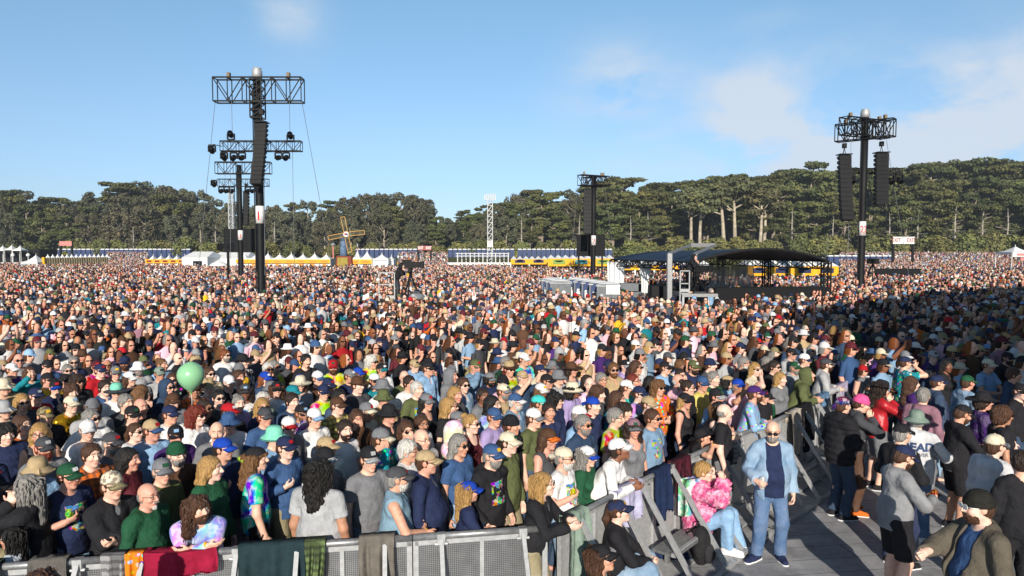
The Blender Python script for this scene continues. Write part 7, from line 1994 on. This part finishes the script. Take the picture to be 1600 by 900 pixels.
def build_crowd():
    r = np.random.default_rng(77); V_all, Q_all, C_all = [], [], []; base = 0
    fo = np.array([A.x, A.y]); E1 = np.array([e1.x, e1.y]); E2 = np.array([e2.x, e2.y]); inv_ = np.linalg.inv(np.stack([E1, E2], 1))
    towers = [((408 - 800) / F * 38, 38, 1.5), ((377 - 800) / F * 62, 62, 1.5), ((927 - 800) / F * 62, 62, 1.5), ((1345 - 800) / F * 45, 45, 1.5), ((356 - 800) / F * 47, 47, .5), (-4.6, 32.3, 1.3), (-5.9, 31.6, .7), (8.3, 30.3, 1.4), (4.2, 33.6, 1.2), (4.0, 35.4, 1.3), (3.7, 37, 1.3), (3.4, 39, 1.4), (2.5, 36.8, 1.3), (2.7, 38.5, 1.3), (7, 30.4, .5), ((1363 - 800) / F * 52, 52, 1.3)]
    def spots(y0, y1, sp):
        ys_ = np.arange(y0, y1, sp * .87); out = []
        for i, y in enumerate(ys_):
            hw = .80 * y + 2.5; x = np.arange(-hw, hw, sp) + (i % 2) * sp * .5
            out.append(np.stack([x, np.full_like(x, y)], 1))
        P = np.concatenate(out); P += r.uniform(-.33, .33, P.shape) * sp
        px = 800 + P[:, 0] * F / P[:, 1]; y = P[:, 1]; ok = np.ones(len(P), bool)
        uv = (P - fo) @ inv_.T; ok &= ~((uv[:, 0] > -.07) & (uv[:, 0] < 1.04) & (uv[:, 1] > -.06) & (uv[:, 1] < 1.05))
        for tx, ty, tr in towers: ok &= ((P[:, 0] - tx) ** 2 + (y - ty) ** 2) > tr * tr
        lim = np.where(px < 40, 112, np.where(px < 75, 96, np.where(px < 168, 97 + (px - 75) * .35, np.where(px < 232, 178, np.where(px < 345, 95, np.where(px < 622, 92, np.where(px < 700, 178, np.where(px < 798, 97, np.where(px < 858, 87, np.where(px < 962, 81, np.where(px < 1112, 64, np.where(px < 1312, 56, 180))))))))))))
        ok &= y < lim
        ok &= ~((px > 1368) & (px < 1442) & (y > 58.5) & (y < 63)); ok &= ~((px > 1560) & (px < 1612) & (y > 79) & (y < 85)); ok &= ~((px > 1280) & (px < 1400) & (y > 148) & (y < 152))
        ok &= r.random(len(P)) > .05
        return P[ok]
    LA = 12.75
    groups = [(0, spots(LA, 27, .60)), (1, spots(27, 58, .66)), (2, spots(58, 98, .78)), (2, spots(98, 178, 1.05))]
    near = np.array([(p['x'], p['y']) for p in allp])
    for lv, P in groups:
        if lv == 0:
            d2 = ((P[:, None] - near[None]) ** 2).sum(2).min(1); P = P[d2 > .19]
            P = P[[(in_pit(x_, y_) if y_ < RAIL_D[-1].y + .3 and side_of(Vector((x_, y_, 0)), RAIL_D[0], RAIL_D[-1]) > -.2 else (x_ > 6.4 + max(0, 13.4 - y_) * .6 or y_ > RAIL_D[-1].y + .9)) for x_, y_ in P]]
        specs = [('cap', 'short', q, 0) for q in ('down', 'front', 'face')] + [('cap', 'short', 'down', 0)] * 5 + [('cap', 'long', 'down', 1), ('cap', 'long', 'front', 1), ('bucket', 'short', 'down', 0), ('bucket', 'long', 'front', 1), ('cap_back', 'short', 'down', 0)] + \
                [(None, 'short', 'down', 0), (None, 'short', 'front', 0), (None, 'short', 'down', 0), (None, 'long', 'down', 1), (None, 'long', 'down', 1), (None, 'long', 'front', 1), (None, 'bald', 'down', 0), (None, 'short', 'up', 0), (None, 'long', 'down', 1), (None, 'short', 'down', 0), (None, 'long', 'front', 1), (None, 'short', 'face', 0)]
        pick = r.integers(0, len(specs), len(P)); cache = {}
        for t, sp in enumerate(specs):
            Pt = P[pick == t]; n = len(Pt)
            if n == 0: continue
            if sp not in cache: cache[sp] = figure(lv, *sp)
            fg = cache[sp]; v = np.array(fg.v, float); q = np.array(fg.q)
            yaw = np.arctan2(STAGE.y - Pt[:, 1], STAGE.x - Pt[:, 0]) + np.radians(r.normal(0, 12, n))
            sc_ = r.normal(1.0 if not sp[3] else .95, .055, n).clip(.85, 1.13)
            wd = r.uniform(.92, 1.16, n)
            c, s_ = np.cos(yaw), np.sin(yaw); vx = v[None, :, 0] * sc_[:, None]; vy = v[None, :, 1] * (sc_ * wd)[:, None]
            # widths vary for the trunk only; heads keep their shape
            hd = v[:, 2] > 1.5; vy[:, hd] = (v[None, hd, 1] * sc_[:, None])
            X = vx * c[:, None] - vy * s_[:, None] + Pt[:, 0][:, None]; Y = vx * s_[:, None] + vy * c[:, None] + Pt[:, 1][:, None]
            gzv = np.array([gz(a_, b_) for a_, b_ in Pt]) if lv == 2 else np.zeros(n)
            Z = v[None, :, 2] * sc_[:, None] + gzv[:, None]
            V_all.append(np.stack([X, Y, Z], 2).reshape(-1, 3)); nv = len(v)
            Q_all.append((q[None] + (base + np.arange(n) * nv)[:, None, None]).reshape(-1, 4)); base += n * nv
            j = lambda a_, lo=.75, hi=1.2: np.clip(a_ * r.uniform(lo, hi, (n, 1)), 0, .9)
            skin_ = j(SK_P[r.integers(0, len(SK_P), n)], .85, 1.1); top = j(TP_P[r.integers(0, len(TP_P), n)]); pant = j(PT_P[r.integers(0, len(PT_P), n)]); hair_ = j(HR_P[r.integers(0, len(HR_P), n)]); hat_ = j(HT_P[r.integers(0, len(HT_P), n)])
            glass = np.where(r.random((n, 1)) < .72, np.full((n, 3), .008), skin_ * .8); sl = r.random((n, 1)); vis = np.where(r.random((n, 1)) < .75, hat_, HT_P[r.integers(0, len(HT_P), n)])
            A1 = np.where(sl < .12, skin_, top); B1 = np.where(sl < .55, skin_, top)
            pal = {0: skin_, 1: top, 2: pant, 3: hair_, 4: hat_, 5: glass, 6: vis, 'A': A1, 'B': B1}
            C_all.append(np.stack([pal[g_] for g_ in fg.r], 1).reshape(-1, 3))
    V, Q, C3 = np.concatenate(V_all), np.concatenate(Q_all), np.concatenate(C_all)
    me = bpy.data.meshes.new('crowd'); me.vertices.add(len(V)); me.vertices.foreach_set('co', V.astype(np.float32).ravel())
    me.loops.add(Q.size); me.loops.foreach_set('vertex_index', Q.astype(np.int32).ravel()); me.polygons.add(len(Q)); me.polygons.foreach_set('loop_start', (np.arange(len(Q)) * 4).astype(np.int32))
    me.polygons.foreach_set('use_smooth', np.ones(len(Q), bool)); me.materials.append(M['crowd_mat']); me.update(calc_edges=True)
    at = me.attributes.new('col', 'FLOAT_COLOR', 'FACE'); at.data.foreach_set('color', np.concatenate([C3, np.ones((len(C3), 1))], 1).astype(np.float32).ravel())
    o = link('crowd', me); tag(o, 'dense festival crowd filling the field behind the nearest people', 'crowd', None, 'stuff')
build_crowd()

# ------------------------------------------------------------------ labels that single out each person
HW = dict(short='short', long='long', bob='bobbed', bun='bunned', ponytail='ponytailed', curly='curly', longcurly='long curly')
def top_words(p):
    k, c, m = p.get('top', ('tee', 'gy', 'fabric')); mn = MATN.get(m, '')
    cn = CNAME[c] + ' '
    if m == 'denim': cn, mn = ('blue ' if c == 'de' else 'dark '), 'denim'
    if p['pose'] == 'pinkcoat': return 'fluffy pink coat'
    if p['pose'] == 'denim': return 'open pale denim shirt over navy t-shirt'
    return (cn + (mn + ' ' if mn else '') + TOPN[k]).strip()
def head_words(p):
    h = p.get('hat')
    if h:
        if h[0] == 'hood': return 'hood up'
        c = CNAME[h[1]] if h[1] == h[2] else f'{CNAME[h[1]]} and {CNAME[h[2]]}'
        return f'{c} {HATN[h[0]]}'
    k, c = p.get('hair', ('short', 'br'))
    return 'bald head' if k == 'bald' else f'{HW[k]} {HNAME[c]} hair'
PW = {'C': 'arms crossed', 'D': 'hands together', 'N': 'hands clasped', 'E': 'hand at face', 'F': 'both hands raised', 'Q': 'one arm raised', 'K': 'hands at pockets', 'P': 'one forearm raised', 'I': 'stocky build', 'phone': 'looking down at phone', 'seated': 'sitting', 'hr_face': 'hands at face', 'hr_smoke': 'hand near mouth', 'hr_up': 'hand raised to face'}
def variants(p):
    b_ = f'person with {head_words(p)} and {top_words(p)}'; yield b_
    g_ = {'sun': 'sunglasses', 'eye': 'glasses'}.get(p.get('glasses')); bd = p.get('beard'); bw = f'{HNAME[bd[1]]} {bd[0]}' if bd else None
    hw = None
    if p.get('hat') and p.get('hair') and p['hair'][0] != 'bald' and p['hat'][0] != 'hood': hw = f'{HW[p["hair"][0]]} {HNAME[p["hair"][1]]} hair'
    po = PW.get(p['pose']) if isinstance(p['pose'], str) else 'leaning on the barrier'
    ex = [e for e in (g_, bw, hw, po) if e]
    for e in ex: yield b_ + ', ' + e
    for i in range(len(ex)):
        for j in range(i + 1, len(ex)): yield b_ + ', ' + ex[i] + ', ' + ex[j]
pp = [p for p in allp if not p.get('staff')]
from collections import Counter
def wc(s_): return len(s_.split())
lv = {id(p): list(dict.fromkeys(v for v in variants(p) if wc(v) <= 16)) or [next(variants(p))] for p in pp}
count = Counter(v for p in pp for v in lv[id(p)])
for p in pp:
    u = [v for v in lv[id(p)] if count[v] == 1]
    p['label'] = u[0] if u else None
uniq = [p for p in pp if p['label']]
for p in pp:
    if p['label']: continue
    b_ = lv[id(p)][0]; best = None
    for q in sorted(uniq, key=lambda q: (q['x'] - p['x']) ** 2 + (q['y'] - p['y']) ** 2)[:24]:
        dx = (q['x'] / q['y'] - p['x'] / p['y']) * 10; dy = q['y'] - p['y']
        rel = ('left of' if dx > 0 else 'right of') if abs(dx) > abs(dy) * .8 else ('before' if dy > 0 else 'behind')
        for sw in (f'{rel} the {top_words(q)}', f'{rel} the {head_words(q)} and {top_words(q)}'):
            l = f'{b_} {sw}'
            if wc(l) <= 16 and not any(z['label'] == l for z in pp): best = l; break
        if best: break
    p['label'] = best or b_
for p in pp: p['obj']['label'] = p['label']
for o, p in CANS:
    n = p.get('label', 'person'); k = 'beverage can held by ' + n.replace('person with ', 'person in ').split(',')[0]
    tag(o, ' '.join((CNAME[p['can']] + ' ' + k).split()[:16]), 'can')

# ------------------------------------------------------------------ the light sea air over the field
g = Geo(); g.box((0, 150, 12), (760, 520, 60)); hz = g.obj('haze', 'crowd_mat'); tag(hz, 'faint pale haze over the field', None, None, 'stuff')
hm = bpy.data.materials.new('haze'); hm.use_nodes = True; hn_ = hm.node_tree.nodes; hn_.clear(); ho = hn_.new('ShaderNodeOutputMaterial'); hv = hn_.new('ShaderNodeVolumePrincipled')
hv.inputs['Color'].default_value = (.80, .88, 1.0, 1); hv.inputs['Density'].default_value = .00028; hv.inputs['Anisotropy'].default_value = .1
hm.node_tree.links.new(hv.outputs[0], ho.inputs['Volume']); hz.data.materials.clear(); hz.data.materials.append(hm)
